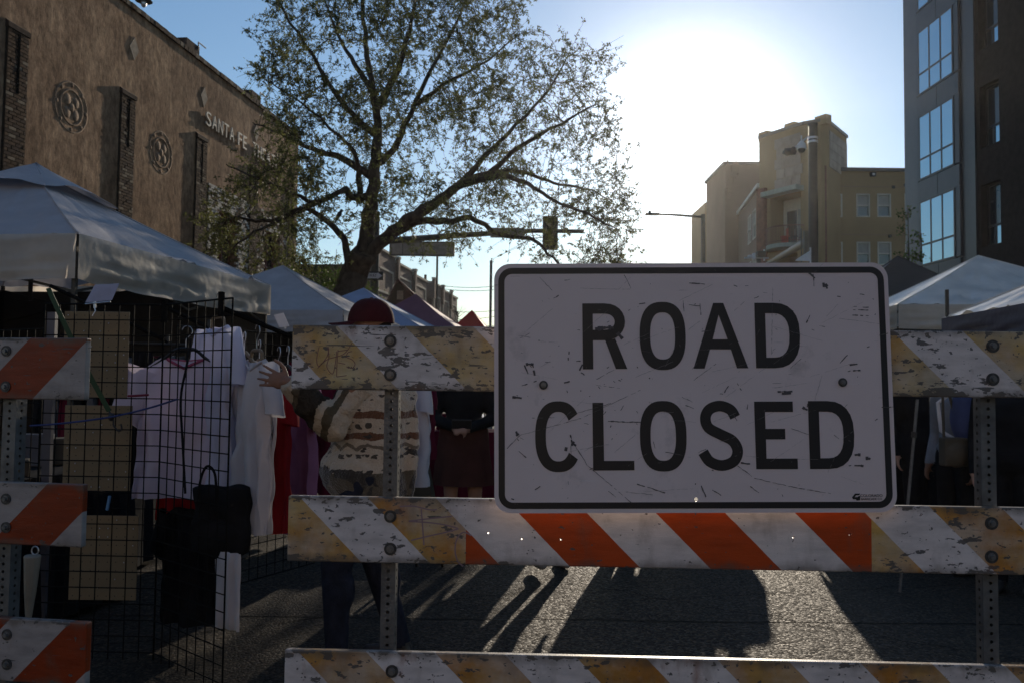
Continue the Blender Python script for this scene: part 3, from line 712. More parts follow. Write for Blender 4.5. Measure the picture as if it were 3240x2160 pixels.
for (a, b, c_, d) in holes:
    f = MB(); e = .06; mz = b+(d-b)*.33; mx = a+(c_-a)*.38
    for r in ((a, b, a+e, d), (c_-e, b, c_, d), (a, d-e, c_, d), (a, b, c_, b+e), (a+e, mz-.03, c_-e, mz+.03), (mx-.03, b+e, mx+.03, mz-.03)): rect_bar(f, C0, DU, DN, *r, -.28, -.2)
    wn = f.build('window', M_mull, gl)
    q = MB(); rect_bar(q, C0, DU, DN, mx+.03, b+e, c_-e, mz-.03, -.25, -.235); q.build('pane', M_mirror, wn)
    q = MB(); rect_bar(q, C0, DU, DN, a+e, mz+.03, c_-e, d-e, -.27, -.26); q.build('pane', M_glassd, wn)
    q = MB(); rect_bar(q, C0, DU, DN, a+e, b+e, mx-.03, mz-.03, -.26, -.25); q.build('pane', M_glassd, wn)
q = MB(); c_ = (B+C0)/2; q.box(Vector((c_.x+.78, c_.y+.0, 13)), (1.5, 1.3, 26)); q.build('dark_pier', M_mull, gl)

# ------------------------------------------------------------------ unseen fronts added behind the camera to throw sunlight back on the signs
M_bb1 = mat('sunlit_brick_front', (.55, .36, .26), .9, var=.2, scale=2, bump=.4); M_bb2 = mat('buff_front', (.70, .58, .46), .9, var=.12, scale=2)
def back_building(label, s0, L0, L1, H, m_):
    b = thing('bounce_building', label, 'building', S(s0, (L0+L1)/2, 0), 0, 'unseen buildings added behind the viewpoint'); w_ = L1-L0
    nw = max(2, int(w_/2.6)); hol = [(w_*(i+.5)/nw-.6, .9+3.2*k, w_*(i+.5)/nw+.6, 2.7+3.2*k) for i in range(nw) for k in range(int((H-.8)/3.2))]
    q = MB(); facade(q, S(s0, L0, 0), SN, SD, w_, H, hol, .2); block(q, S(s0, L0, 0), SN, SD, w_, H, 9); q.build('wall', m_, b)
    q = MB(); rect_bar(q, S(s0, L0, 0), SN, SD, 0, H, w_, H+.3, -.3, .2); q.build('cornice', M_stone, b)
    for r in hol: q = MB(); rect_bar(q, S(s0, L0, 0), SN, SD, *r, -.18, -.15); q.build('window', M_glassd, b)
back_building('unseen brick building added behind the viewpoint on the left', -19, -20, -6.5, 13, M_bb1)
back_building('unseen tall buff building added behind the viewpoint, facing the sun', -30, -6.5, 9, 16, M_bb2)
back_building('unseen brick building added behind the viewpoint on the right', -17, 9, 24, 12, M_bb1)
# ------------------------------------------------------------------ street furniture at the junction
def pole(root, name, base, h, r0, r1, m_=M_darkmetal, n=14):
    q = MB(); q.tube([base, base+ZZ*h], [r0, r1], n); return q.build(name, m_, root, smooth=False)
# traffic signal with mast arm
b0 = P(1179, 1215, 32); b0.z = 0
sg = thing('traffic_signal', 'traffic signal on long mast arm seen from behind through the big tree', 'traffic signal', b0)
pole(sg, 'pole', b0, 7.8, .17, .15); q = MB(); q.tube([b0, b0+ZZ*.35], [.3, .25], 14); q.build('base', M_darkmetal, sg)
az = P(1500, 741, 32).z; a1 = P(1847, 733, 32)
q = MB(); q.tube([Vector((b0.x, 32, az-.35)), Vector((b0.x+3, 32, az-.08)), Vector((b0.x+6, 32, a1.z)), Vector((a1.x, 32, a1.z))], [.13, .11, .085, .075], 12); q.build('mast_arm', M_darkmetal, sg)
def backplate(root, px0, py0, px1, py1, Y, lenses=True):
    a = P(px0, py0, Y); b = P(px1, py1, Y); cx, cz = (a.x+b.x)/2, (a.z+b.z)/2; w_, h = b.x-a.x, a.z-b.z
    q = MB(); q.bbox((cx, Y-.12, cz), (w_, .03, h), b=.012); bp_ = q.build('backplate', M_signal, root)
    for k in range(3):
        zc = cz+(k-1)*h*.29
        q = MB(); q.bbox((cx, Y-.2, zc), (w_*.5, .16, h*.27), b=.02); hd = q.build('signal_section', M_signal, bp_)
        q = MB(); q.tube([(cx, Y+.0, zc), (cx, Y+.3, zc-.01)], .14, 12); q.build('visor', M_signal, bp_)
    q = MB()
    for dx in (-.12, .12): q.box((cx+dx*w_/.6, Y-.138, b.z+h*.09), (w_*.2, .004, h*.012))
    q.build('slot', M_white, bp_)
    q = MB(); q.box((cx, Y-.05, cz), (.09, .12, h*.7)); q.build('bracket', M_darkmetal, root)
backplate(sg, 1717, 686, 1764, 794, 32)
q = MB(); a = P(1552, 723, 32); b = P(1660, 756, 32); q.bbox(((a.x+b.x)/2, 31.86, (a.z+b.z)/2), (b.x-a.x, .03, a.z-b.z), b=.01)
for fx in (.25, .75): q.box((a.x+(b.x-a.x)*fx, 31.93, (a.z+b.z)/2), (.05, .12, .3))
q.build('street_name_panel', M_signback, sg)
a = P(1785, 712, 32); q = MB(); q.tube([Vector((a.x, 32, a1.z)), a], .02, 5); q.sphere(a, .05, 6, 5); q.build('detector', M_signal, sg)
# one way sign
a = P(1139, 859, 31.7); b = P(1212, 887, 31.7); ow = thing('one_way_sign', 'black and white ONE WAY arrow sign on the signal pole', 'sign', ((a.x+b.x)/2, 31.7, (a.z+b.z)/2))
W_, H_ = b.x-a.x, a.z-b.z; OO = Vector((a.x, 31.7, b.z)); UX = Vector((1, 0, 0))
q = MB(); q.ext([[(0, 0), (W_, 0), (W_, H_), (0, H_)]], OO, UX, ZZ, -.02, 0); q.build('panel', M_blk, ow)
q = MB(); e = H_*.1
q.ext([[(e, e*1.9), (W_*.76, e*1.9), (W_*.76, e), (W_-e, H_/2), (W_*.76, H_-e), (W_*.76, H_-e*1.9), (e, H_-e*1.9)]], OO, UX, ZZ, .003, .006); q.build('arrow', M_white, ow)
place_text(ow, 'lettering', 'ONE WAY', OO+UX*W_*.08+ZZ*H_*.33+Vector((0, -.008, 0)), UX, ZZ, .3, .004, M_blk, fit=W_*.64, heightfit=H_*.40)
q = MB(); q.box(((a.x+b.x)/2, 31.78, (a.z+b.z)/2), (.1, .14, .3)); q.build('bracket', M_darkmetal, ow)
# big shop sign on a pole
a = P(1234, 765, 40); b = P(1438, 812, 40); bs = thing('shop_pole_sign', 'wide blank grey sign board high on a thin pole, seen from behind', 'sign', (P(1381, 900, 40).x, 40, 0))
q = MB(); q.bbox(((a.x+b.x)/2, 40, (a.z+b.z)/2), (b.x-a.x, .25, a.z-b.z), b=.02); q.build('board', M_signback, bs)
q = MB()
for (x0, z0, x1, z1) in ((a.x, b.z, b.x, b.z+.05), (a.x, a.z-.05, b.x, a.z), (a.x, b.z, a.x+.05, a.z), (b.x-.05, b.z, b.x, a.z), (a.x+(b.x-a.x)*.2, b.z, a.x+(b.x-a.x)*.2+.03, a.z)): q.box(((x0+x1)/2, 39.86, (z0+z1)/2), (x1-x0, .03, z1-z0))
q.build('frame', M_darkmetal, bs)
pole(bs, 'pole', Vector((P(1381, 900, 40).x, 40.2, 0)), P(1381, 750, 40).z, .06, .05)
# thin grey post just left of the road closed sign
a = P(1554, 825, 24); ps = thing('thin_post', 'thin grey metal post rising just left of the white road closed sign', 'post', (a.x, 24, 0))
q = MB(); q.box((a.x, 24, a.z/2), (.075, .04, a.z)); q.build('channel', M_galv, ps); q = MB(); q.box((a.x, 24, .05), (.2, .2, .1)); q.build('base', M_conc, ps)
# thick pole with camera and receding mast arm
b0 = P(2576, 1215, 26); b0.z = 0; pz = P(2576, 398, 26).z
tp = thing('signal_pole', 'thick dark signal pole with camera bracket in front of the ochre tower', 'pole', b0)
pole(tp, 'pole', b0, pz, .16, .135, n=20); q = MB(); q.tube([b0+ZZ*pz, b0+ZZ*(pz+.06)], [.16, .15], 20); q.build('cap', M_darkmetal, tp)
for py in (438, 450): 
    q = MB(); z_ = P(2576, py, 26).z; q.tube([Vector((b0.x, 26, z_-.03)), Vector((b0.x, 26, z_+.03))], .155, 20); q.build('band', M_alu, tp)
q = MB(); e0 = P(2568, 757, 26); e1 = P(2430, 835, 34); q.tube([e0+Vector((0, .05, 0)), e1], [.14, .09], 12); q.build('mast_arm', M_darkmetal, tp)
c0 = P(2556, 434, 25.9); c1 = P(2500, 480, 25.2)
q = MB(); q.tube([c0, c1], .025, 8); cbk = q.build('camera_bracket', M_alu, tp)
q = MB(); q.box(c1, (.22, .3, .12), Euler((.2, .3, .5)).to_matrix()); q.box(c1+Vector((-.12, 0, -.05)), (.18, .14, .09), Euler((.1, .4, .2)).to_matrix()); q.box(c1+Vector((.1, 0, .08)), (.1, .1, .1)); q.build('detector', M_signal, tp)
d0 = P(2536, 470, 25.5)
q = MB(); q.tube([d0+ZZ*.4, d0+ZZ*.2], .02, 6); q.tube([d0+ZZ*.22, d0+ZZ*.12, d0-ZZ*.02], [.05, .13, .14], 14); q.build('dome_housing', M_white, tp)
q = MB(); q.sphere(d0-ZZ*.03, (.115, .115, .12), 14, 8); q.build('dome', M_glassd, tp)
q = MB(); a = P(2548, 770, 25.8); q.box((a.x, 25.75, a.z), (.12, .12, .75)); q.tube([a+Vector((-.12, 0, .45)), a+Vector((-.12, 0, -.6))], .02, 6); q.build('control_box', M_darkmetal, tp)
# white rigid sign end (seen edge-on) by the pole
a = P(2515, 826, 25.5); b = P(2562, 794, 25.5)
ws = thing('white_sign', 'white wedge of a sign seen obliquely under the thick signal pole', 'sign', a)
q = MB(); q.ext([[(0, 0), (b.x-a.x, 0), (b.x-a.x, b.z-a.z), (.06, .06)]], (a.x, 25.5, a.z), Vector((1, 0, 0)), ZZ, 0, .03); q.build('panel', M_white, ws)
q = MB(); q.tube([(b.x+.02, 25.5, a.z-.8), (b.x+.02, 25.5, b.z+.1)], .025, 6); q.build('mount', M_alu, ws)
# detector cluster on far arm
b = P(2402, 1215, 34); dc = thing('signal_detector', 'small black and white traffic detectors peeking over the road closed sign', 'traffic detector', P(2402, 826, 34))
q = MB(); a = P(2408, 805, 34); q.bbox(a, (.36, .25, .24), b=.03); q.build('housing', M_signal, dc)
q = MB(); a = P(2385, 812, 34); q.bbox(a, (.1, .2, .26), b=.02); a2 = P(2372, 812, 34); q.bbox(a2, (.13, .2, .1), b=.02); q.build('camera', M_white, dc)
q = MB(); q.tube([P(2355, 817, 34), P(2432, 817, 34)], .03, 6); q.tube([P(2418, 826, 34), P(2418, 790, 34)], .03, 6); q.build('bar', M_alu, dc)
# its own mast, hidden behind the sign
a = P(2402, 1215, 34.1); q = MB(); q.tube([(a.x, 34.15, 0), (a.x, 34.15, P(2402, 812, 34).z)], .08, 10); q.build('mast', M_darkmetal, dc)
# street lamp
b0 = P(2224, 1215, 37.5); b0.z = 0; lz = P(2224, 679, 37.5).z
lp = thing('street_lamp', 'street lamp with long horizontal arm against the bright sky', 'street lamp', b0)
pole(lp, 'pole', b0, lz, .13, .10, M_darkmetal); a = P(2125, 680, 37.5); e = P(2042, 677, 37.5)
q = MB(); q.tube([b0+ZZ*(lz-.12), Vector((a.x, 37.5, a.z)), P(2085, 679, 37.5)], [.06, .045, .04], 8); q.build('arm', M_darkmetal, lp)
q = MB(); q.bbox(P(2064, 678.5, 37.5), (.62, .3, .08), b=.03); hd = q.build('lamp_head', M_darkmetal, lp); q = MB(); q.tube([P(2056, 675, 37.5), P(2056, 668, 37.5)], .06, 8); q.build('photocell', M_darkmetal, hd)
# power lines
for i, (y0, y1, sag) in enumerate(((893, 893, .5), (902, 905, .5), (972, 969, .5), (995, 983, .6), (1012, 1022, .4))):
    Y = 75; a = P(1335, y0, Y); b = P(1640, y1, Y); pl = []
    for k in range(13):
        u = k/12; pl.append(a.lerp(b, u)-ZZ*sag*4*u*(1-u))
    q = MB(); q.tube(pl, .03, 4); o = q.build('power_line', M_wire, origin=a); tag(o, ['topmost thin wire crossing the pale gap of sky', 'second thin wire, just under the topmost one', 'wire above the red tent peak', 'slack wire dipping toward the red tent peak', 'lowest wire behind the red tent peak'][i], 'wire', 'overhead wires')
for nm, px in (('utility_pole', 1340), ('utility_pole', 1645)):
    a = P(px, 1215, 75); q = MB(); q.tube([(a.x, 75.1, 0), (a.x, 75.1, 10.8)], [.16, .12], 8); r_ = thing(nm, 'wooden pole carrying the wires behind the far brick shop' if px == 1340 else 'wooden pole carrying the wires hidden behind the sign', 'pole', (a.x, 75.1, 0)); q.build('post', M_darkmetal, r_)

# ------------------------------------------------------------------ canopies
def cloth(name, c, tr=.45, bump=.5, scale=2.2): return mat(name, c, .62, var=.10, scale=scale, trans=tr, bump=bump, bscale=16, spec=.35)
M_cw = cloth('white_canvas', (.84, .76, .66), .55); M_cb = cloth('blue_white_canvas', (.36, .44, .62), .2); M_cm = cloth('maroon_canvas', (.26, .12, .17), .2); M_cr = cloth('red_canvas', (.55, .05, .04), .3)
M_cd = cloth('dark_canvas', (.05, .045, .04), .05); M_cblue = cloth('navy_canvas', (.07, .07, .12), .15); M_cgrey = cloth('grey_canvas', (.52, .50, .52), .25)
def tent(name, label, cx, cy, rz, canopy, valm, a=1.5, eave=2.3, peak=3.1, vh=.28, group='pop up canopies along the street', vent=False, walls=(), seed=0, legm=None, wrinkle=.012, wallm=None):
    t_ = thing(name, label, 'canopy tent', (cx, cy, 0), rz, group)
    n = 34
    mb = MB(); cor = [(-a, -a), (a, -a), (a, a), (-a, a)]
    for s_ in range(4):
        A_ = Vector((*cor[s_], eave)); B_ = Vector((*cor[(s_+1) % 4], eave)); Pk = Vector((0, 0, peak)); idx = {}
        vs = []
        for j in range(n+1):
            for i in range(n+1):
                u = i/n; v = j/n
                E = A_.lerp(B_, u); p_ = E.lerp(Pk, v)
                sag = .55*(u*(1-u))*(1-v)*v*.9 + .05*math.sin(math.pi*v)
                p_.z -= sag*.42
                k = (1-v)*min(1, 8*u*(1-u))
                p_.z += wrinkle*k*nz(p_.x*3+seed, p_.y*3, 1)*1.8 + wrinkle*1.3*k*nz(u*24, v*2.5+seed, s_)+wrinkle*.7*k*nz(p_.x*9+seed, p_.y*9, 1)
                vs.append(p_)
        fs = [(j*(n+1)+i, j*(n+1)+i+1, (j+1)*(n+1)+i+1, (j+1)*(n+1)+i) for j in range(n) for i in range(n)]
        mb.add(vs, fs)
    mb.build('canopy', canopy, t_, local=True, smooth=True)
    for (x_, y_) in cor:
        q = MB(); q.tube([Vector((x_, y_, eave)).lerp(Vector((0, 0, peak)), k/12)+ZZ*(.004-.05*math.sin(math.pi*k/12)*.42) for k in range(13)], .008, 5); q.build('hip_seam', canopy, t_, local=True)
    for s_ in range(4):
        A_ = Vector((*cor[s_], eave)); B_ = Vector((*cor[(s_+1) % 4], eave)); o_ = (A_+B_)/2; o_.z = 0; o_.normalize(); q = MB(); m_, k_ = 90, 12; vs = []
        for j in range(k_+1):
            for i in range(m_+1):
                u = i/m_; v = j/k_; p_ = A_.lerp(B_, u)+ZZ*(-vh*v - .03*math.sin(u*math.pi)*v)
                f = v*(1-.0)*(min(1, 14*u*(1-u)))
                p_ += o_*(.012+f*(.05*nz(u*4+seed, s_*3.1, v*4.5+u*2)+.035*nz(u*9+v*2, seed+s_, v*7)+.012*nz(u*30, seed+s_, v*4)))
                p_.z += .012*nz(u*6+seed, 3, s_)*v
                vs.append(p_)
        q.add(vs, [(j*(m_+1)+i, (j+1)*(m_+1)+i, (j+1)*(m_+1)+i+1, j*(m_+1)+i+1) for j in range(k_) for i in range(m_)])
        q.build('valance', valm, t_, local=True, smooth=True)
    lm = legm or M_darkmetal
    for (x, y) in cor:
        q = MB(); sx, sy = -.03 if x > 0 else .03, -.03 if y > 0 else .03
        q.box((x+sx, y+sy, 1.35), (.028, .028, 1.9)); q.box((x+sx, y+sy, .5), (.036, .036, 1.0)); lg = q.build('leg', lm, t_, local=True)
        q = MB(); q.box((x+sx, y+sy, .008), (.1, .1, .016)); q.build('foot', lm, lg)if 0 else q.build('foot', lm, lg, local=True)
    q = MB()
    for s_ in range(4):
        A_ = Vector((*cor[s_], 0)); B_ = Vector((*cor[(s_+1) % 4], 0)); A_ *= .97; B_ *= .97
        for h_ in range(2):
            a_ = A_.lerp(B_, h_*.5); b_ = A_.lerp(B_, h_*.5+.5)
            q.tube([a_+ZZ*(eave-.05), b_+ZZ*(eave-.38)], .012, 4); q.tube([a_+ZZ*(eave-.38), b_+ZZ*(eave-.05)], .012, 4)
    q.build('truss', lm, t_, local=True); q = MB(); q.tube([(0, 0, eave-.3), (0, 0, peak-.02)], .018, 6); q.build('peak_pole', lm, t_, local=True)
    if vent:
        q = MB(); vs = []; hh = .62
        for s_ in range(4):
            A_ = Vector((*cor[s_], 0)).normalized()*hh*1.1; B_ = Vector((*cor[(s_+1) % 4], 0)).normalized()*hh*1.1
            zz = peak-(peak-eave)*hh*.52+.02
            for j in range(5):
                for i in range(9):
                    p_ = (A_+ZZ*zz).lerp(B_+ZZ*(zz+.0), i/8).lerp(Vector((0, 0, peak+.07)), j/4)
                    p_.z += .07*math.sin(math.pi*i/8)*(1-j/4); p_.z += .02*nz(i*.6, j, s_+seed); vs.append(p_)
        fs = [(s_*45+j*9+i, s_*45+j*9+i+1, s_*45+(j+1)*9+i+1, s_*45+(j+1)*9+i) for s_ in range(4) for j in range(4) for i in range(8)]
        q.add(vs, fs); q.build('vent_flap', canopy, t_, local=True, smooth=True)
    for s_ in walls:  # dark walls added to block the sun glow under the canopy
        A_ = Vector((*cor[s_], 0))*.985; B_ = Vector((*cor[(s_+1) % 4], 0))*.985; q = MB(); vs = []; o_ = (A_+B_)/2; o_.normalize()
        for j in range(7):
            for i in range(41): vs.append(A_.lerp(B_, i/40)+ZZ*(.04+(eave-.1)*j/6)+o_*(.04*nz(i*.35, j*.4, s_+seed)))
        q.add(vs, [(j*41+i, j*41+i+1, (j+1)*41+i+1, (j+1)*41+i) for j in range(6) for i in range(40)]); q.build('glow_block_wall', wallm or M_cd, t_, local=True, smooth=True)
    return t_
M_cwr = cloth('glossy_white_canvas', (.86, .80, .72), .15); M_cwr.node_tree.nodes['Principled BSDF'].inputs['Roughness'].default_value = .33; M_cwr.node_tree.nodes['Principled BSDF'].inputs['Specular IOR Level'].default_value = 1.
M_leg = mat('white_leg', (.5, .5, .52), .4, metal=.3)
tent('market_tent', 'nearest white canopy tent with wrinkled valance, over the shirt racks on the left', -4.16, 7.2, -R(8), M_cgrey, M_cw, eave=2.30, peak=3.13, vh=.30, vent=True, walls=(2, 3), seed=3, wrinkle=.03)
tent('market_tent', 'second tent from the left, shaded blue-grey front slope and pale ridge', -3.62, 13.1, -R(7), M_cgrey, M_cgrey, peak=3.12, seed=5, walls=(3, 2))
tent('market_tent', 'light blue tent whose slope shows just right of the maroon cap', -2.93, 16.4, -R(7), M_cb, M_cb, peak=3.14, seed=8, walls=(3,))
tent('market_tent', 'dusky maroon tent behind the light blue one', -2.30, 19.8, -R(7), M_cm, M_cm, peak=3.38, seed=9, walls=(3,))
tent('market_tent', 'small bright red tent peak, farthest on the left row', P(1490, 1215, 27).x, 27, -R(7), M_cr, M_cr, a=1.25, eave=2.25, peak=3.62, seed=12)
tent('market_tent', 'white canopy with sunlit crinkled ridge, second on the right', 6.15, 11.0, -R(7), M_cwr, M_cw, peak=3.08, seed=14, vent=False, walls=(1, 2), wrinkle=.03)
tent('market_tent', 'nearest right tent with white top and navy valance', 5.56, 6.55, -R(6), M_cwr, M_cblue, eave=2.02, peak=2.85, seed=15, walls=(1, 2), wrinkle=.02)
tent('market_tent', 'dark canopy tent peak between the road closed sign and the white tent', 6.75, 14.6, -R(7), M_cd, M_cd, eave=2.5, peak=3.62, seed=16, walls=(1,))

# ------------------------------------------------------------------ barricades
def perforated(mb, c0, u, L, wd, nrm, step=.0254, r=.0055):     # a strip with real holes, u along, wd wide
    n = int(L/step); side = u.cross(nrm)*(wd/2)
    for k in range(n):
        a = c0+u*(step*k); b = c0+u*(step*(k+1)); m_ = (a+b)/2
        sq = [a-side, a-side*0, a+side, m_+side, b+side, b, b-side, m_-side]
        ci = [m_+((v-m_).normalized())*r for v in sq]
        mb.add(sq+ci, [(i, (i+1) % 8, 8+(i+1) % 8, 8+i) for i in range(8)])
def post(root, x, y, z0, z1, wd=.045):
    q = MB(); h = wd/2
    for nrm, off in ((Vector((0, -1, 0)), Vector((0, -h, 0))), (Vector((0, 1, 0)), Vector((0, h, 0))), (Vector((1, 0, 0)), Vector((h, 0, 0))), (Vector((-1, 0, 0)), Vector((-h, 0, 0)))):
        perforated(q, Vector((x, y, z0))+off, ZZ, z1-z0, wd, nrm)
    q.box((x, y, z0-.03), (wd+.012, wd+.012, .06))
    return q.build('post', M_galv, root, local=True)
M_bolt2 = mat('bolt_head_steel', (.20, .20, .20), .45, metal=.6)
def bolt(root, x, y, z, r=.019):
    q = MB(); q.tube([(x, y, z), (x, y-.003, z)], r, 20); wsh = q.build('washer', M_bolt, root, local=True)
    q = MB(); q.tube([(x, y-.003, z), (x, y-.005, z)], [r*.62, r*.60], 16); q.tube([(x, y-.005, z), (x, y-.013, z)], [r*.42, r*.38], 6); q.build('bolt_head', M_bolt2, wsh, local=True)
def rail(root, x0, x1, zc, m_, holes=(), h=.203, d=.026):
    bm = bmesh.new(); bmesh.ops.create_cube(bm, size=1)
    for v in bm.verts: v.co = Vector((x0+(x1-x0)*(v.co.x+.5), v.co.y*d, zc+v.co.z*h))
    bmesh.ops.bevel(bm, geom=bm.edges[:], offset=.004, segments=2, affect='EDGES', profile=.5)
    me = bpy.data.meshes.new('rail'); bm.to_mesh(me); bm.free(); me.materials.append(m_)
    o = bpy.data.objects.new('rail', me); COL.objects.link(o)
    if holes:
        q = MB()
        for (hx, hz) in holes: q.tube([(hx, -.1, hz), (hx, .1, hz)], .0042, 10)
        c = q.build('cut', m_); md = o.modifiers.new('b', 'BOOLEAN'); md.object = c; md.solver = 'EXACT'; md.operation = 'DIFFERENCE'
        me2 = bpy.data.meshes.new_from_object(o.evaluated_get(bpy.context.evaluated_depsgraph_get())); o.modifiers.clear(); o.data = me2; me2.name = 'rail'
        bpy.data.objects.remove(c)
    o.parent = root; return o
def lxz(px, py, root, yl=0):                            # photo pixel -> local x, z on the barricade's own plane
    M = WM(root).inverted(); o = M @ Vector((0, 0, CAMH)); d = M.to_3x3() @ ray(px, py); t_ = (yl-o.y)/d.y; h = o+d*t_; return h.x, h.z
by = R(-2.0)
LE = P(927, 1130, 2.66)
bar = thing('road_barricade', 'large white and orange striped barricade carrying the ROAD CLOSED sign', 'barricade', (LE.x, LE.y, 0), by, rx=0)
fy = -.014
r1t = lxz(927, 1027, bar, fy)[1]; r2t = lxz(927, 1567, bar, fy)[1]; r3t = lxz(927, 2055, bar, fy)[1]
zs = [r1t-.1015, r2t-.1015, r3t-.1015]
offs = []
for (px, py, zt) in ((1285, 1036, zs[0]), (1170, 1580, zs[1]), (1397, 2086, zs[2])):
    lx, lz = lxz(px, py, bar, fy); offs.append(lx+lz)
xa = lxz(1474, 1700, bar, fy)[0]; xb = lxz(2758, 1700, bar, fy)[0]
M_r1 = rail_mat('rail_sheet_top', offs[0], 1, 99, -99, 1.7, zc=zs[0], chips=.6, faded=((.60, .47, .22), (.56, .32, .09)))
M_r2 = rail_mat('rail_sheet_middle', offs[1], 1, xa, xb, 5.2, zc=zs[1], chips=.3, faded=((.58, .38, .12), (.50, .20, .035)))
M_r3 = rail_mat('rail_sheet_bottom', offs[2], 1, 99, -99, 9.1, zc=zs[2], chips=.2, faded=((.52, .31, .10), (.46, .20, .04)))
hl = [lxz(px, py, bar, fy) for px, py in ((1546, 1684), (1652, 1703), (1776, 1705), (2511, 1698), (2690, 1689))]
for i, (z_, m_) in enumerate(zip(zs, (M_r1, M_r2, M_r3))): rail(bar, 0, 2.44, z_, m_, hl if i == 1 else ())
PX1 = lxz(1238, 1500, bar, .04)[0]; PX2 = lxz(3118, 1500, bar, .04)[0]
for x_ in (PX1, PX2):
    post(bar, x_, .042, .06, 1.45)
    q = MB(); q.bbox((x_, 0.0, .03), (.06, 1.1, .05), b=.004); q.build('foot', M_galv, bar, local=True)
for px, py in ((1235, 1078), (1235, 1185), (1235, 1632), (1235, 1735), (1240, 2122), (3141, 1095), (3141, 1199), (3137, 1654), (3137, 1760)):
    bolt(bar, *[lxz(px, py, bar, fy)[0]], -.0135, lxz(px, py, bar, fy)[1], .0195)
# scribbles in dried marker on the rails
M_mark = mat('faded_marker', (.22, .10, .09), .7); M_mark2 = mat('faded_violet_marker', (.30, .20, .22), .7)
def scribble(parts, m_, wdt=.0012):
    q = MB()
    for pl in parts:
        pts = catmull([Vector((lxz(px, py, bar, fy)[0], -.0135, lxz(px, py, bar, fy)[1])) for px, py in pl], 5)
        for i in range(len(pts)-1):
            a, b = pts[i], pts[i+1]; d = (b-a).normalized(); s_ = Vector((-d.z, 0, d.x))*wdt
            q.add([a-s_, b-s_, b+s_, a+s_], [(0, 1, 2, 3)])
    q.build('scribble', m_, bar, local=True)
def z1(l): return [(900+x*.4464, 950+y*.4464) for x, y in l]
scribble([z1([(245, 330), (228, 420), (245, 465), (300, 400), (315, 340)]), z1([(305, 330), (315, 400), (300, 470), (340, 520), (360, 450), (370, 360)]), z1([(380, 350), (372, 450), (370, 540)]), z1([(380, 360), (450, 350)]), z1([(378, 440), (430, 450)]), z1([(372, 540), (440, 530)]), z1([(480, 360), (450, 370), (440, 400), (480, 420), (500, 450), (480, 480), (440, 470)]), z1([(235, 480), (300, 420), (420, 380), (480, 300)])], M_mark)
def z2(l): return [(900+x*.5102, 1560+y*.5102) for x, y in l]
scribble([z2([(715, 80), (800, 78), (900, 100), (945, 98)]), z2([(848, 95), (855, 180), (860, 250), (865, 320)]), z2([(770, 170), (900, 155), (1040, 140)]), z2([(770, 172), (900, 180), (1000, 195), (1075, 215)]), z2([(785, 290), (900, 262), (1000, 240), (1080, 218)]), z2([(1160, 260), (1110, 240), (1070, 280), (1058, 350), (1075, 420), (1110, 450)])], M_mark2, .0022)

# the sign
M_sgn, t, p, tcn = nodes_mat('sign_sheeting')
ob = tcn.outputs['Object']
base = mixc(t, ntex(t, ob, 2.2, 5), (.66, .56, .56), (.82, .71, .71))
st = ramp(t, ntex(t, ob, 5, 6, (1, 1, 1), .7), [(.60, 0.), (.75, .45)])
base = mixc(t, st, base, (.25, .22, .22))
sc = None
for i, (rot, sx, sz, sc_, th) in enumerate(((.5, 1, 22, 5, .72), (-.5, 1, 26, 5, .73), (1.3, 1, 24, 4, .74), (-1.2, 1, 20, 5, .745))):
    s1 = mth(t, 'GREATER_THAN', ntex(t, ob, sc_+i, 3, (sx, 1, sz), .6, rot), th); sc = s1 if sc is None else mth(t, 'MAXIMUM', sc, s1)
zn = mth(t, 'GREATER_THAN', ntex(t, ob, 3.3, 3), .50)
sp2 = mth(t, 'GREATER_THAN', ntex(t, ob, 45, 3, (1, 1, 1.6)), .735)
base = mixc(t, mth(t, 'MULTIPLY', mth(t, 'MAXIMUM', mth(t, 'MULTIPLY', sc, zn), sp2), .75), base, (.12, .11, .12))
sc2 = mth(t, 'GREATER_THAN', ntex(t, ob, 3, 3, (1, 1, 40), .6, .35), .70)
base = mixc(t, mth(t, 'MULTIPLY', sc2, .35), base, (.8, .8, .85))
t.links.new(base, p.inputs['Base Color']); p.inputs['Roughness'].default_value = .38; p.inputs['Specular IOR Level'].default_value = .4
vv = N(t, 'ShaderNodeTexVoronoi'); vv.inputs['Scale'].default_value = 220; t.links.new(ob, vv.inputs['Vector'])
bumpn(t, p, mth(t, 'ADD', mth(t, 'MULTIPLY', vv.outputs['Distance'], .1), ntex(t, ob, 5, 3)), .35, .004)
M_sblk, t, p, tcn = nodes_mat('sign_black'); ob = tcn.outputs['Object']
b_ = mixc(t, mth(t, 'GREATER_THAN', ntex(t, ob, 30, 5, (1, 1, 2)), .70), (.014, .013, .015), (.10, .09, .09)); t.links.new(b_, p.inputs['Base Color']); p.inputs['Roughness'].default_value = .45
M_mark3 = mat('scuff', (.09, .08, .085), .6)
sc0 = P(2193, 1222, 2.57)
sign = thing('road_closed_sign', 'white rectangular ROAD CLOSED sign with black border and scratches, bolted on the barricade', 'sign', sc0, R(-.3), rx=R(-2.2), ry=R(-.85))
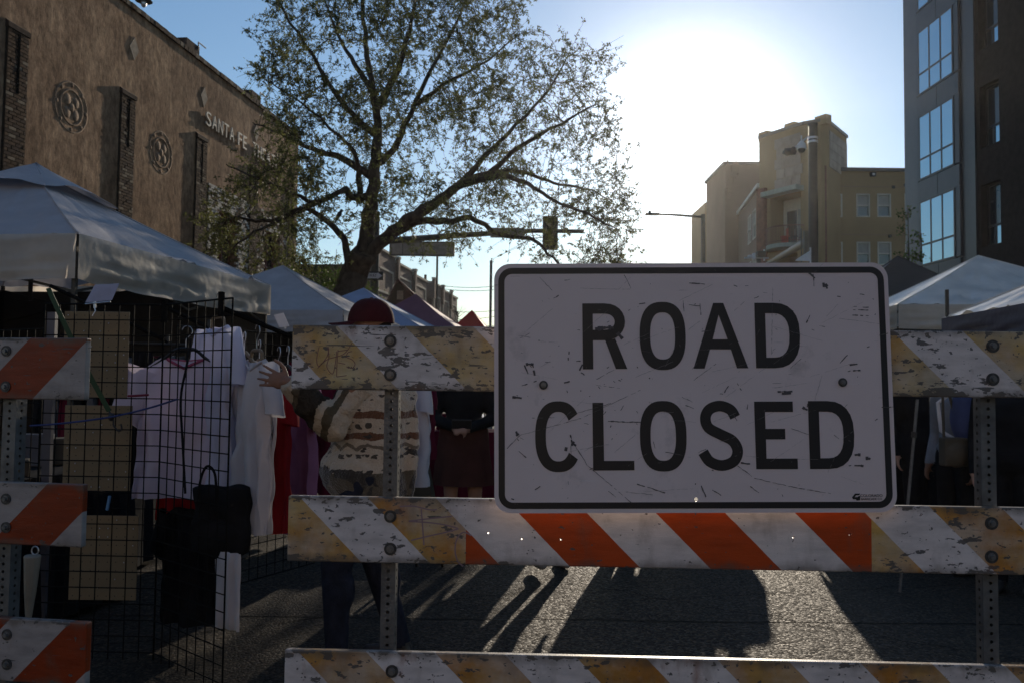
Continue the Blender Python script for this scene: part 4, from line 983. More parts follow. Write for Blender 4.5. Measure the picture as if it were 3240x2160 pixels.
# plate in local x, z, front toward -y
def rr(w_, h, r, n=7):
    out = []
    for cx, cy, a0 in ((w_/2-r, h/2-r, 0), (-w_/2+r, h/2-r, 90), (-w_/2+r, -h/2+r, 180), (w_/2-r, -h/2+r, 270)):
        for k in range(n+1):
            a = R(a0+90*k/n); out.append((cx+r*math.cos(a), cy+r*math.sin(a)))
    return out
SX, SZ_ = Vector((1, 0, 0)), Vector((0, 0, 1))
W_, H_ = 1.219, .762
def sext(polys, name, m_, t0, t1, parent=sign): 
    q = MB(); q.ext(polys, (0, 0, 0), SX, SZ_, t0, t1); return q.build(name, m_, parent, local=True)
hole = [(sx_*.0045, 0) for sx_ in (0,)]
bh = ((1168-1165)/1760, -(1312-712)/1760)
circ = [(bh[0]+.0065*math.cos(i*.628), bh[1]+.0065*math.sin(i*.628)) for i in range(10)]
sext([rr(W_, H_, .05), circ], 'plate', M_sgn, -.003, 0)
sext([rr(W_-.026, H_-.026, .042), rr(W_-.064, H_-.064, .024)], 'border', M_sblk, .0003, .0009)
def Z(x, y): return ((x-1165)/1760, -(y-712)/1760)
def ringp(x0, x1, y0, y1, e=2.5, a0=0, a1=360, n=44):
    cx, cy, rx, ry = (x0+x1)/2, (y0+y1)/2, (x1-x0)/2, (y1-y0)/2; out = []
    full = a1-a0 >= 360
    for k in range(n if full else n+1):
        a = R(a0+(a1-a0)*k/n); c_, s_ = math.cos(a), math.sin(a)
        out.append(Z(cx+rx*math.copysign(abs(c_)**(2/e), c_), cy-ry*math.copysign(abs(s_)**(2/e), s_)))
    return out
T = 57
def L_(name, polys): sext(polys, 'letter', M_sblk, .0003, .0011)
# ROAD
def dshape(x0, x1, y0, y1):
    def arc(xr, r0, r1, ya, yb, n=12):
        o = []
        cy = (ya+yb)/2
        for k in range(n+1):
            a = R(90-180*k/n); c_, s_ = math.cos(a), math.sin(a); o.append(Z(r0+(xr-r0)*abs(c_)**(2/2.3), cy-(yb-ya)/2*math.copysign(abs(s_)**(2/2.6), s_)))
        return o
    xm = x0+(x1-x0)*.42
    outer = [Z(x0, y1), Z(x0, y0)]+arc(x1, xm, 0, y0, y1); inner = [Z(x0+T, y1-T), Z(x0+T, y0+T)]+arc(x1-T, xm, 0, y0+T, y1-T)
    return [outer, inner]
def arc2(xr, xm, ya, yb, n=12, e=2.3):
    cy = (ya+yb)/2; return [Z(xm+(xr-xm)*abs(math.cos(R(90-180*k/n)))**(2/e), cy-(yb-ya)/2*math.sin(R(90-180*k/n))) for k in range(n+1)]
L_('R', [[Z(572, 617), Z(572, 261)]+arc2(803, 690, 261, 461)[:-1]+[Z(748, 452), Z(812, 616), Z(750, 616), Z(694, 461), Z(628, 461), Z(628, 617)], [Z(628, 405), Z(628, 317)]+arc2(747, 690, 317, 405)])
L_('O', [ringp(881, 1130, 254, 622), ringp(881+T, 1130-T, 254+T, 622-T)])
L_('A', [[Z(1169, 615), Z(1283, 261), Z(1338, 261), Z(1465, 614), Z(1404, 614), Z(1373, 512), Z(1260, 512), Z(1229, 615)], [Z(1276, 458), Z(1357, 458), Z(1311, 325)]])
L_('D', dshape(1507, 1749, 261, 614))
# CLOSED
co = ringp(312, 560, 788, 1166, 2.4, 36, 324, 40); ci = ringp(312+T, 560-T, 788+T, 1166-T, 2.4, 36, 324, 40)[::-1]
L_('C', [co+ci])
L_('L', [[Z(621, 1158), Z(621, 797), Z(679, 797), Z(680, 1107), Z(842, 1107), Z(842, 1157)]])
L_('O', [ringp(874, 1124, 788, 1164), ringp(874+T, 1124-T, 788+T, 1164-T)])
cl_ = catmull([(1386, 876), (1362, 836), (1306, 816), (1250, 834), (1226, 880), (1242, 932), (1306, 966), (1370, 1000), (1397, 1056), (1376, 1110), (1312, 1134), (1250, 1116), (1212, 1060)][:] and [Vector((x, y, 0)) for x, y in ((1387, 876), (1362, 836), (1306, 816), (1250, 834), (1227, 880), (1243, 932), (1306, 968), (1370, 1002), (1396, 1056), (1374, 1110), (1310, 1133), (1246, 1112), (1211, 1062))], 5)
lo, hi = [], []
for i, v in enumerate(cl_):
    d = (cl_[min(i+1, len(cl_)-1)]-cl_[max(i-1, 0)]).normalized(); n_ = Vector((-d.y, d.x, 0))*T/2
    lo.append(Z(*(v-n_).xy)); hi.append(Z(*(v+n_).xy))
L_('S', [lo+hi[::-1]])
L_('E', [[Z(1493, 1153), Z(1491, 793), Z(1698, 793), Z(1698, 849), Z(1548, 849), Z(1548, 939), Z(1653, 939), Z(1653, 995), Z(1549, 995), Z(1549, 1097), Z(1715, 1097), Z(1715, 1153)]])
L_('D', dshape(1780, 2022, 791, 1153))
# maker's mark in the corner
for body, x0, x1, y0, y1 in (('COLORADO', 2043, 2160, 1287, 1301), ('BARRICADE CO.', 2047, 2160, 1306, 1318)):
    a = Z(x0, y1); b = Z(x1, y0); Mw = WM(sign)
    place_text(sign, 'maker_lettering', body, Mw @ Vector((a[0], -.0007, a[1])), Mw.to_3x3() @ SX, Mw.to_3x3() @ SZ_, .02, .0006, M_sblk, fit=b[0]-a[0], heightfit=b[1]-a[1])
sext([[Z(1998, 1303), Z(2015, 1283), Z(2042, 1283), Z(2037, 1291), Z(2020, 1292), Z(2012, 1302), Z(2036, 1301), Z(2030, 1312), Z(2003, 1313)]], 'maker_emblem', M_sblk, .0003, .0009)
sext([[Z(2018, 1312), Z(2034, 1296), Z(2042, 1296), Z(2040, 1318), Z(2022, 1320)]], 'maker_emblem', M_sblk, .0003, .0009)
for zx, zy in ((358, 701), (1970, 692)):
    x_, z_ = Z(zx, zy); bolt(sign, x_, -.0005, z_, .0135)
# scuffs, scratches, gouges: flat marks lying on the sheeting
q = MB(); q2 = MB(); rs = random.Random(5)
def scratch(q, x0, y0, x1, y1, wd, jit=.4):
    n = max(2, int(math.hypot(x1-x0, y1-y0)/14)); pts = []
    for k in range(n+1):
        u = k/n; x_, z_ = Z(x0+(x1-x0)*u+rs.uniform(-jit, jit)*4, y0+(y1-y0)*u+rs.uniform(-jit, jit)*4); pts.append(Vector((x_, -.00125, z_)))
    for i in range(n):
        if rs.random() < .12: continue
        a, b = pts[i], pts[i+1]; d = (b-a).normalized(); s_ = Vector((-d.z, 0, d.x))*wd*rs.uniform(.4, 1.2)*.5
        q.add([a-s_, b-s_, b+s_, a+s_], [(0, 1, 2, 3)])
for (x0, y0, x1, y1, w_) in ((1140, 148, 1240, 158, .004), (1808, 96, 1840, 128, .006), (705, 897, 880, 903, .0035), (510, 1000, 590, 1130, .002), (590, 1130, 820, 1326, .0018), (1395, 1135, 1480, 1200, .002), (1480, 1200, 1690, 1250, .0018), (1690, 1250, 1900, 1285, .002), (160, 1040, 230, 970, .002), (230, 970, 560, 880, .0015), (560, 880, 880, 730, .0012), (480, 870, 720, 800, .0012), (497, 520, 493, 570, .005), (570, 590, 552, 622, .005), (190, 765, 242, 772, .008), (255, 595, 275, 640, .005), (262, 590, 305, 590, .010), (300, 595, 312, 650, .006), (1880, 165, 1905, 160, .012), (1900, 165, 1905, 185, .012), (1785, 370, 1805, 330, .004), (2045, 285, 2125, 287, .003), (2040, 302, 2125, 302, .003), (2035, 330, 2125, 334, .003), (1620, 742, 1700, 740, .006), (1640, 752, 1690, 748, .006), (2020, 1078, 2068, 1080, .012), (2078, 1096, 2105, 1100, .012), (1985, 1135, 2065, 1137, .006), (470, 1042, 500, 1048, .012), (500, 968, 508, 1010, .006), (508, 1010, 530, 1025, .012), (208, 950, 220, 972, .010), (225, 1055, 265, 1090, .003), (240, 705, 320, 680, .004), (630, 680, 740, 620, .0015), (1170, 678, 1290, 590, .0015), (640, 703, 770, 718, .0015), (740, 1300, 700, 1265, .0015), (1195, 1240, 1220, 1298, .004), (1610, 180, 1590, 540, .0012), (330, 105, 410, 190, .0015), (803, 105, 838, 180, .0018), (1660, 930, 1780, 970, .0015), (2010, 600, 2070, 590, .005), (2000, 632, 2070, 627, .004), (470, 690, 500, 683, .006), (1410, 1120, 1460, 1125, .005), (1750, 825, 1775, 840, .010), (760, 420, 790, 455, .020), (640, 398, 740, 392, .012)):
    scratch(q, x0, y0, x1, y1, w_)
for k in range(150):
    x0, y0 = rs.uniform(160, 2180), rs.uniform(110, 1310); a = rs.gauss(-.2, .7); l = rs.expovariate(1/28.); scratch(q, x0, y0, x0+l*math.cos(a), y0+l*math.sin(a), rs.uniform(.0008, .0035))
for k in range(45):
    x0, y0 = rs.uniform(160, 2100), rs.uniform(110, 1300); a = rs.gauss(-.35, .4); l = rs.uniform(60, 300); scratch(q2, x0, y0, x0+l*math.cos(a), y0+l*math.sin(a), rs.uniform(.0005, .0010))
q.build('scuff_marks', M_mark3, sign, local=True, kind='stuff'); q2.build('hairline_scratches', mat('pale_scratch', (.26, .24, .25), .5), sign, local=True, kind='stuff')

# left barricade, turned a little, stripes the other way
b2o = P(278, 1180, 2.76)
bar2 = thing('road_barricade', 'smaller orange and white barricade cut off by the left edge of the frame', 'barricade', (b2o.x, b2o.y, 0), R(-9))
e1 = lxz(280, 1069, bar2, fy)[1]; e2 = lxz(262, 1532, bar2, fy)[1]; e3 = lxz(272, 1970, bar2, fy)[1]
zz = [e1-.1015, e2-.1015, e3-.1015]; xe = [0, lxz(260, 1600, bar2, fy)[0], lxz(272, 2050, bar2, fy)[0]]
of2 = []
for px, py in ((92, 1073), (147, 1532), (214, 1975)):
    lx, lz = lxz(px, py, bar2, fy); of2.append(lx-lz)
mr = [rail_mat('left_rail_%s' % n_, o_, -1, -99, 99, sd_, chips=.25, white=.5, zc=z_) for n_, o_, sd_, z_ in (('top', of2[0], 2.2, zz[0]), ('middle', of2[1], 4.4, zz[1]), ('bottom', of2[2], 7.7, zz[2]))]  # sheeting scaled darker: shade of the turned-away face put into its colour
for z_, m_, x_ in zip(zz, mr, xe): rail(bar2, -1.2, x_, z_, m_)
PXL = lxz(42, 1400, bar2, .04)[0]
post(bar2, PXL, .042, .06, 1.42, .05); q = MB(); q.bbox((PXL, 0, .03), (.06, 1.1, .05), b=.004); q.build('foot', M_galv, bar2, local=True)
for px, py in ((20, 1110), (18, 1222), (19, 1577), (19, 1667), (22, 2006), (22, 2100)):
    x_, z_ = lxz(px, py, bar2, fy); bolt(bar2, x_, -.0135, z_, .018)
# ------------------------------------------------------------------ the big tree
M_bark = mat('tree_bark', (.085, .065, .05), .95, var=.3, scale=8, bump=.8, bscale=25, spec=.1, stretch=(1, 1, .4))
def leafmat(name, c):
    m, t, p, tcn = nodes_mat(name)
    oi = ntex(t, tcn.outputs['Object'], 1.4, 4); c_ = ramp(t, oi, [(.35, tuple(x*.65 for x in c)), (.65, tuple(x*1.3 for x in c))])
    t.links.new(c_, p.inputs['Base Color']); p.inputs['Roughness'].default_value = .5
    tr = N(t, 'ShaderNodeBsdfTranslucent'); t.links.new(c_, tr.inputs[0]); mx = N(t, 'ShaderNodeMixShader'); mx.inputs[0].default_value = .62
    t.links.new(p.outputs[0], mx.inputs[1]); t.links.new(tr.outputs[0], mx.inputs[2]); out = [n for n in t.nodes if n.type == 'OUTPUT_MATERIAL'][0]; t.links.new(mx.outputs[0], out.inputs[0]); return m
M_leaf = leafmat('spring_leaf', (.115, .125, .042)); M_leaf2 = leafmat('shrub_leaf', (.07, .11, .02))
tb = P(1082, 1215, 22); tb.z = 0
tree = thing('big_tree', 'large spreading tree with fresh small leaves beside the theatre, trunk behind the tents', 'tree', tb)
limbs = [   # (points as seen, depth at start, depth at end, radius start, end)
 ([(1075, 1385), (1080, 1150), (1085, 1000), (1100, 930), (1125, 860), (1152, 800)], 22, 22, .50, .34),
 ([(1152, 800), (1165, 700), (1180, 600), (1190, 480), (1195, 400), (1182, 300), (1165, 200), (1152, 80), (1140, -90), (1130, -260)], 22, 21.5, .23, .02),
 ([(1150, 820), (1230, 745), (1300, 690), (1380, 640), (1450, 590), (1530, 568), (1600, 560), (1680, 588), (1760, 640), (1850, 672)], 22, 19.5, .20, .02),
 ([(1310, 690), (1400, 630), (1470, 575), (1560, 545), (1650, 545), (1750, 580), (1860, 600), (1940, 640)], 21.7, 23.5, .13, .015),
 ([(1188, 520), (1240, 480), (1290, 380), (1350, 250), (1420, 120), (1475, 0), (1520, -160)], 22, 24, .12, .015),
 ([(1178, 620), (1110, 625), (1090, 600), (1000, 640), (900, 600), (800, 560), (715, 520)], 22, 20, .12, .015),
 ([(1193, 430), (1130, 380), (1050, 280), (980, 160), (905, 50), (850, -80)], 22, 20.5, .11, .015),
 ([(1190, 350), (1250, 240), (1290, 120), (1315, 0), (1350, -150)], 22, 22.5, .12, .02),
 ([(1105, 880), (1092, 770), (1040, 705), (960, 660), (880, 700), (790, 745), (720, 800)], 22, 20.5, .12, .015),
 ([(1450, 590), (1550, 480), (1650, 380), (1740, 280), (1800, 170)], 21.5, 22.5, .10, .015),
 ([(1530, 568), (1640, 470), (1760, 400), (1885, 330)], 21.2, 19.5, .09, .015),
 ([(1250, 738), (1330, 700), (1420, 702), (1490, 690), (1580, 742), (1690, 762), (1740, 810), (1800, 860)], 21.8, 19, .12, .02),
 ([(1180, 560), (1080, 500), (980, 470), (880, 420), (800, 390)], 22, 24, .13, .015),
 ([(1185, 300), (1120, 200), (1060, 90), (1010, -60)], 22, 23.5, .10, .015),
 ([(1140, 640), (1135, 560), (1120, 480), (1060, 420), (960, 330), (850, 260)], 22, 19.8, .10, .015),
 ([(1320, 330), (1420, 260), (1530, 200), (1640, 110)], 23, 21, .08, .012),
 ([(1000, 640), (900, 690), (820, 700), (730, 690), (660, 740)], 21, 22.5, .09, .012),
 ([(1780, 650), (1880, 690), (1960, 730)], 20, 19.5, .05, .01),
]
nodes = []; nrad = []
segs = MB()
for pts, d0, d1, r0, r1 in limbs:
    n_ = len(pts); w3 = []
    for i, (px, py) in enumerate(pts):
        u = i/(n_-1); w3.append(P(px, py, d0+(d1-d0)*u+.25*math.sin(i*2.1)*(i > 1)))
    cc = catmull(w3, 6); rr_ = []
    for i, v in enumerate(cc):
        u = i/(len(cc)-1); r = r0+(r1-r0)*u**.75; rr_.append(r*(1+.08*nz(i*.7, r0*50, 0)))
        if not (r0 > .4): nodes.append(tuple(v)); nrad.append(r)
        cc[i] = v+Vector((nz(i*.5, 1, r0*9), nz(i*.5, 2, r0*9), nz(i*.5, 3, r0*9)))*.05
    segs.tube(cc, rr_, 9 if r0 > .1 else 6)
    if r0 > .4:   # root flare
        segs.tube([cc[0]-ZZ*.1, cc[0]+ZZ*.5], [.75, .48], 10)
poly = [(640, 790), (655, 700), (690, 640), (720, 580), (800, 520), (870, 470), (840, 400), (812, 300), (808, 200), (840, 120), (850, 20), (800, -200), (1000, -420), (1300, -450), (1560, -300), (1650, -100), (1640, 60), (1725, 70), (1740, 160), (1830, 130), (1900, 165), (1925, 260), (1915, 350), (1950, 440), (1985, 520), (2000, 600), (1985, 690), (1995, 745), (1920, 735), (1850, 700), (1790, 760), (1760, 840), (1690, 835), (1600, 760), (1540, 790), (1440, 800), (1380, 760), (1290, 790), (1240, 700), (1150, 700), (1090, 760), (1060, 850), (960, 870), (860, 860), (760, 850)]
def inpoly(x, y):
    c_ = False; j = len(poly)-1
    for i in range(len(poly)):
        xi, yi = poly[i]; xj, yj = poly[j]
        if (yi > y) != (yj > y) and x < (xj-xi)*(y-yi)/(yj-yi)+xi: c_ = not c_
        j = i
    return c_
tr_ = random.Random(11); tips = []
while len(tips) < 1150:
    x, y = tr_.uniform(640, 2000), tr_.uniform(-450, 880)
    if not inpoly(x, y): continue
    if nz(x*.006, y*.006, 3) < -.22 and tr_.random() < .8: continue
    if x < 1000 and y > 480: pass
    elif tr_.random() < .18: continue
    ex = min(1, math.hypot((x-1300)/720, (y-350)/650)); dz = 4.2*math.sqrt(max(.05, 1-ex*ex))
    tips.append((x, y, 21.8+tr_.uniform(-dz, dz)))
for k in range(26): tips.append((tr_.uniform(1850, 1975), tr_.uniform(790, 850), 19.5+tr_.uniform(-.6, .6)))
nodes_a = np.array(nodes+[(0, 0, 0)]*40000, dtype=float); nr_a = np.array(nrad+[0]*40000, dtype=float); nn = len(nodes)
W3 = [np.array(P(*t_)) for t_ in tips]
base_d = [np.min(((nodes_a[:nn]-w_)**2).sum(1)) for w_ in W3]
order = np.argsort(base_d); twig_tips = []
for oi in order:
    w_ = W3[oi]; d2 = ((nodes_a[:nn]-w_)**2).sum(1) + np.where(nr_a[:nn] < .012, .5, 0); j = int(np.argmin(d2)); a_ = Vector(nodes_a[j]); b_ = Vector(w_); L_d = (b_-a_).length
    if L_d < .08: continue
    r0 = min(nr_a[j]*.6, .010+.010*L_d); r0 = max(r0, .006)
    bend = Vector((tr_.uniform(-1, 1), tr_.uniform(-1, 1), tr_.uniform(.1, 1)))*L_d*.18
    n_ = max(3, int(L_d/.28)); pts = []
    for k in range(n_+1):
        u = k/n_; v = a_.lerp(b_, u)+bend*4*u*(1-u)*.8 + Vector((nz(u*4, oi, 0), nz(u*4, oi, 5), nz(u*4, oi, 9)))*.10*L_d**.5*min(1, 4*u*(1-u)+.2*u)
        pts.append(v)
    rr_ = [r0+(.004-r0)*(k/n_) for k in range(n_+1)]
    segs.tube(pts, rr_, 4, False)
    for k in range(1, n_+1):
        nodes_a[nn] = pts[k]; nr_a[nn] = rr_[k]; nn += 1
    twig_tips.append(pts)
# twigs and leaves
lv = []; tw = []
for pts in twig_tips:
    n_ = len(pts)
    for rep in range(5):
        k = tr_.randint(max(0, n_//3), n_-1); base = pts[k]
        dirn = (pts[min(k+1, n_-1)]-pts[k-1]).normalized() if k > 0 else Vector((0, 0, 1))
        d = (dirn*.7+Vector((tr_.gauss(0, .6), tr_.gauss(0, .6), tr_.gauss(.12, .6)))).normalized(); Lt = tr_.uniform(.35, .95); droop = tr_.uniform(0, .3)
        q3 = [base+d*Lt*u - ZZ*droop*u*u*Lt+Vector((nz(u*3, k+rep, base.x), nz(u*3, base.z, rep), 0))*.06 for u in (0, .33, .66, 1)]
        tw.append(q3)
        dens = .62 if base.x > P(1600, 0, 22).x else .85
        for m_ in range(int(Lt*9*dens)):
            u = tr_.uniform(.15, 1.03); i = min(2, int(u*3)); c_ = q3[i].lerp(q3[i+1], min(1, u*3-i))
            for z_ in range(tr_.randint(4, 7)): lv.append((c_.x, c_.y, c_.z))
for q3 in tw: segs.tube(q3, [.006, .005, .004, .003], 3, False)
segs.build('branches', M_bark, tree, smooth=True)
def leaves(centres, smin, smax, name, m_, parent, aspect=.38, spread=.05, label=None):
    c_ = np.array(centres); n_ = len(c_); c_ = c_+rng.normal(0, spread, (n_, 3))
    a = rng.normal(size=(n_, 3)); a[:, 2] -= .25; a /= np.linalg.norm(a, axis=1)[:, None]; b = rng.normal(size=(n_, 3)); b -= a*(a*b).sum(1)[:, None]; b /= np.linalg.norm(b, axis=1)[:, None]
    s = rng.uniform(smin, smax, n_)[:, None]; a = a*s; b = b*s*aspect
    v = np.stack([c_, c_+a*.5+b*.5, c_+a, c_+a*.45-b*.5], 1).reshape(-1, 3)
    iM = WM(parent).inverted(); v = v+np.array(iM.translation)
    me = bpy.data.meshes.new(name); me.vertices.add(4*n_); me.vertices.foreach_set('co', v.ravel()); me.loops.add(4*n_); me.loops.foreach_set('vertex_index', np.arange(4*n_)); me.polygons.add(n_); me.polygons.foreach_set('loop_start', np.arange(0, 4*n_, 4)); me.materials.append(m_); me.update(calc_edges=True)
    o = bpy.data.objects.new(name, me); COL.objects.link(o); o.parent = parent; o['kind'] = 'stuff'
    return o
leaves(lv, .05, .105, 'leaves', M_leaf, tree, spread=.018)
print('leaves', len(lv), 'twigs', len(tw))
# mistletoe of shrubs behind: hedge under the tree
def bush(label, name, blobs, n_, m_, cat='bush', group=None, ls=(.05, .1)):
    c0 = Vector(blobs[0][0]); b = thing(name, label, cat, (c0.x, c0.y, 0), 0, group); pts = []; st_ = MB()
    for c_, r in blobs:
        c_ = Vector(c_); 
        for k in range(7):
            e = c_+Vector((tr_.gauss(0, .4), tr_.gauss(0, .4), tr_.gauss(0, .4)))*r; st_.tube([Vector((c_.x, c_.y, 0)), c_.lerp(Vector((c_.x, c_.y, 0)), .4)+Vector((tr_.gauss(0, .1), tr_.gauss(0, .1), 0)), e], [.03, .02, .008], 5)
        for k in range(int(n_*r**2)):
            v = Vector((tr_.gauss(0, 1), tr_.gauss(0, 1), tr_.gauss(0, 1))).normalized()*r*tr_.uniform(.35, 1.05)*(1+.3*nz(k*.01, r, 1)); v.z *= .8
            if nz(*( (c_+v)*1.7)) > -.35: pts.append(tuple(c_+v))
    st_.build('stems', M_bark, b); leaves(pts, ls[0], ls[1], 'leaves', m_, b, aspect=.6, spread=.03); return b
bl = [(tuple(P(px, py, 26)), r) for px, py, r in ((960, 880, 1.0), (1010, 900, 1.1), (1060, 870, .8), (930, 930, 1.0), (1080, 950, 1.1), (985, 960, 1.0), (1120, 940, .9))]
bush('sunlit green shrubs massed behind the trunk above the second tent', 'shrub', bl, 900, M_leaf2)
for i, (px, top, base_, Y, lab) in enumerate(((2872, 655, 845, 20, 'thin young sapling in front of the ochre wing, right of the dark tent'), (2915, 738, 860, 17.5, 'small leafy sapling in front of the glass bay'))):
    b = P(px, 1215, Y); b.z = 0; s_ = thing('sapling', lab, 'tree', b, group='street saplings'); st_ = MB(); pts = []; t0 = P(px, top, Y); st_.tube([b, (b+t0)/2+Vector((.06, 0, 0)), t0], [.03, .02, .008], 6)
    for k in range(26):
        u = tr_.uniform(.45, 1); c_ = b.lerp(t0, u); e = c_+Vector((tr_.gauss(0, .35), tr_.gauss(0, .3), tr_.uniform(.05, .5)))*(1.25-u+.1); st_.tube([c_, e], [.008, .004], 4)
        for m_ in range(16): pts.append(tuple(c_.lerp(e, tr_.uniform(.3, 1.05))))
    st_.build('trunk', M_bark, s_); leaves(pts, .05, .1, 'leaves', M_leaf2, s_, aspect=.6, spread=.05)
b = P(1470, 1215, 60); b.z = 0; s_ = thing('bare_tree', 'small bare twiggy tree beside the farthest brick shop', 'tree', b); st_ = MB(); t0 = P(1448, 985, 60); b.x = t0.x; b.y = t0.y
s_.location = b; st_.tube([b, t0], [.12, .03], 6)
for k in range(60):
    c_ = b.lerp(t0, tr_.uniform(.5, 1)); e = c_+Vector((tr_.gauss(0, .5), tr_.gauss(0, .5), tr_.uniform(.1, .9))); st_.tube([c_, e], [.025, .01], 3)
st_.build('branches', M_bark, s_)

bp = P(1073, 680, 21.3); bird = thing('bird', 'small dark bird perched on a bent limb left of the trunk', 'bird', bp-ZZ*.12)
q = MB(); q.sphere(bp, (.06, .055, .11), 12, 8, Euler((0, .5, 0)).to_matrix()); q.sphere(bp+Vector((.055, 0, .10)), (.045, .04, .045), 10, 8); q.tube([bp+Vector((.09, 0, .10)), bp+Vector((.135, 0, .10))], [.014, .002], 6); q.tube([bp+Vector((-.04, 0, -.07)), bp+Vector((-.10, 0, -.20))], [.03, .018], 6); q.tube([bp+Vector((0, .015, -.08)), bp+Vector((0, .015, -.14))], .007, 5); q.tube([bp+Vector((0, -.015, -.08)), bp+Vector((0, -.015, -.14))], .007, 5); q.build('body', mat('dark_feather', (.02, .02, .022), .6), bird, smooth=True)
# ------------------------------------------------------------------ people
def skinmat(name, c): return mat(name, c, .55, var=.06, scale=8, spec=.35)
M_skin = skinmat('skin', (.48, .27, .19)); M_skin2 = skinmat('skin_tan', (.23, .115, .072))
M_black = mat('black_cloth', (.013, .013, .015), .85, var=.2, scale=12, bump=.3, bscale=30, spec=.15); M_denim = mat('dark_denim', (.016, .02, .035), .85, var=.25, scale=20, bump=.3, bscale=120, spec=.2)
M_brown = mat('brown_skirt_cloth', (.085, .035, .028), .9, var=.15, scale=6, bump=.3, bscale=20, spec=.1); M_shoe = mat('shoe_leather', (.03, .028, .026), .5); M_shoew = mat('pale_shoe', (.30, .27, .24), .6)
M_hair = mat('dark_hair', (.03, .02, .015), .6, var=.3, scale=40, stretch=(1, 1, .2)); M_cap = mat('maroon_cap_cloth', (.055, .008, .011), .85, var=.12, scale=20, bump=.3, bscale=200, spec=.15)
M_khaki = mat('khaki_bag', (.09, .07, .045), .8, bump=.3); M_blues = mat('blue_shirt', (.05, .07, .18), .8, bump=.3, bscale=12); M_wht = mat('white_cotton', (.72, .71, .74), .85, var=.04, bump=.25, bscale=9, trans=.25, spec=.1)
M_pale = mat('pale_grey_shirt', (.22, .22, .24), .85, bump=.3)
M_grey = mat('grey_cloth', (.12, .12, .13), .85, bump=.3)
def remesh(q, voxel, smooth_it=6, disp=None):
    me = q.mesh('tmp'); o = bpy.data.objects.new('tmp', me); COL.objects.link(o)
    md = o.modifiers.new('r', 'REMESH'); md.mode = 'VOXEL'; md.voxel_size = voxel; md.use_smooth_shade = True
    ms = o.modifiers.new('s', 'SMOOTH'); ms.iterations = smooth_it; ms.factor = .5
    me2 = bpy.data.meshes.new_from_object(o.evaluated_get(bpy.context.evaluated_depsgraph_get())); bpy.data.objects.remove(o); return me2
def assign(me, bones, mats):
    for m_ in mats: me.materials.append(m_)
    n = len(me.polygons); c = np.zeros(n*3); me.polygons.foreach_get('center', c); c = c.reshape(-1, 3)
    best = np.full(n, 1e9); idx = np.zeros(n, int)
    for a, b, r, mi in bones:
        a = np.array(a); b = np.array(b); ab = b-a; L2 = max(1e-9, (ab*ab).sum()); u = np.clip(((c-a)@ab)/L2, 0, 1); d = np.linalg.norm(c-(a+u[:, None]*ab), axis=1)-r
        k = d < best; best[k] = d[k]; idx[k] = mi
    me.polygons.foreach_set('material_index', idx); me.polygons.foreach_set('use_smooth', [True]*n); me.update()
def hand(q, bones, w_, d, up, L, mi, curl=.35, spread=.22, thumb=1):
    # w_: wrist; d: pointing direction; up: back-of-hand normal; five separate fingers rooted inside the palm
    d = d.normalized(); up = (up-d*up.dot(d)).normalized(); sd_ = d.cross(up)*thumb
    M3 = Matrix((sd_, d, up)).transposed(); pc = w_+d*L*.27
    q.sphere(pc, (L*.21, L*.28, L*.085), 10, 8, M3); q.caps(w_-d*L*.12, w_+d*L*.1, L*.13, L*.15, 8); bones.append((w_, w_+d*L*.5, L*.1, mi))
    for i, (off, ln) in enumerate(((.15, .44), (.05, .49), (-.05, .46), (-.145, .36))):
        fd = (d+sd_*(off*spread*5)).normalized(); r0 = w_+d*L*.40+sd_*L*off; l3 = L*ln; p_ = r0; ang = 0; r_ = L*.046
        for k, f in enumerate((.45, .32, .23)):
            ang += curl*(.5+.4*k); dd = fd*math.cos(ang)-up*math.sin(ang); p2 = p_+dd*l3*f; q.caps(p_, p2, r_, r_*.9, 7); bones.append((p_, p2, r_, mi)); p_ = p2; r_ *= .9
    t0 = w_+d*L*.14+sd_*L*.13; t1 = t0+(d*.55+sd_*.8).normalized()*L*.22; t2 = t1+(d*.85+sd_*.45).normalized()*L*.17; t3 = t2+(d*.95+sd_*.2).normalized()*L*.13
    for a, b, r0, r1 in ((t0, t1, .062, .052), (t1, t2, .052, .048), (t2, t3, .048, .04)): q.caps(a, b, L*r0, L*r1, 7); bones.append((a, b, L*.05, mi))
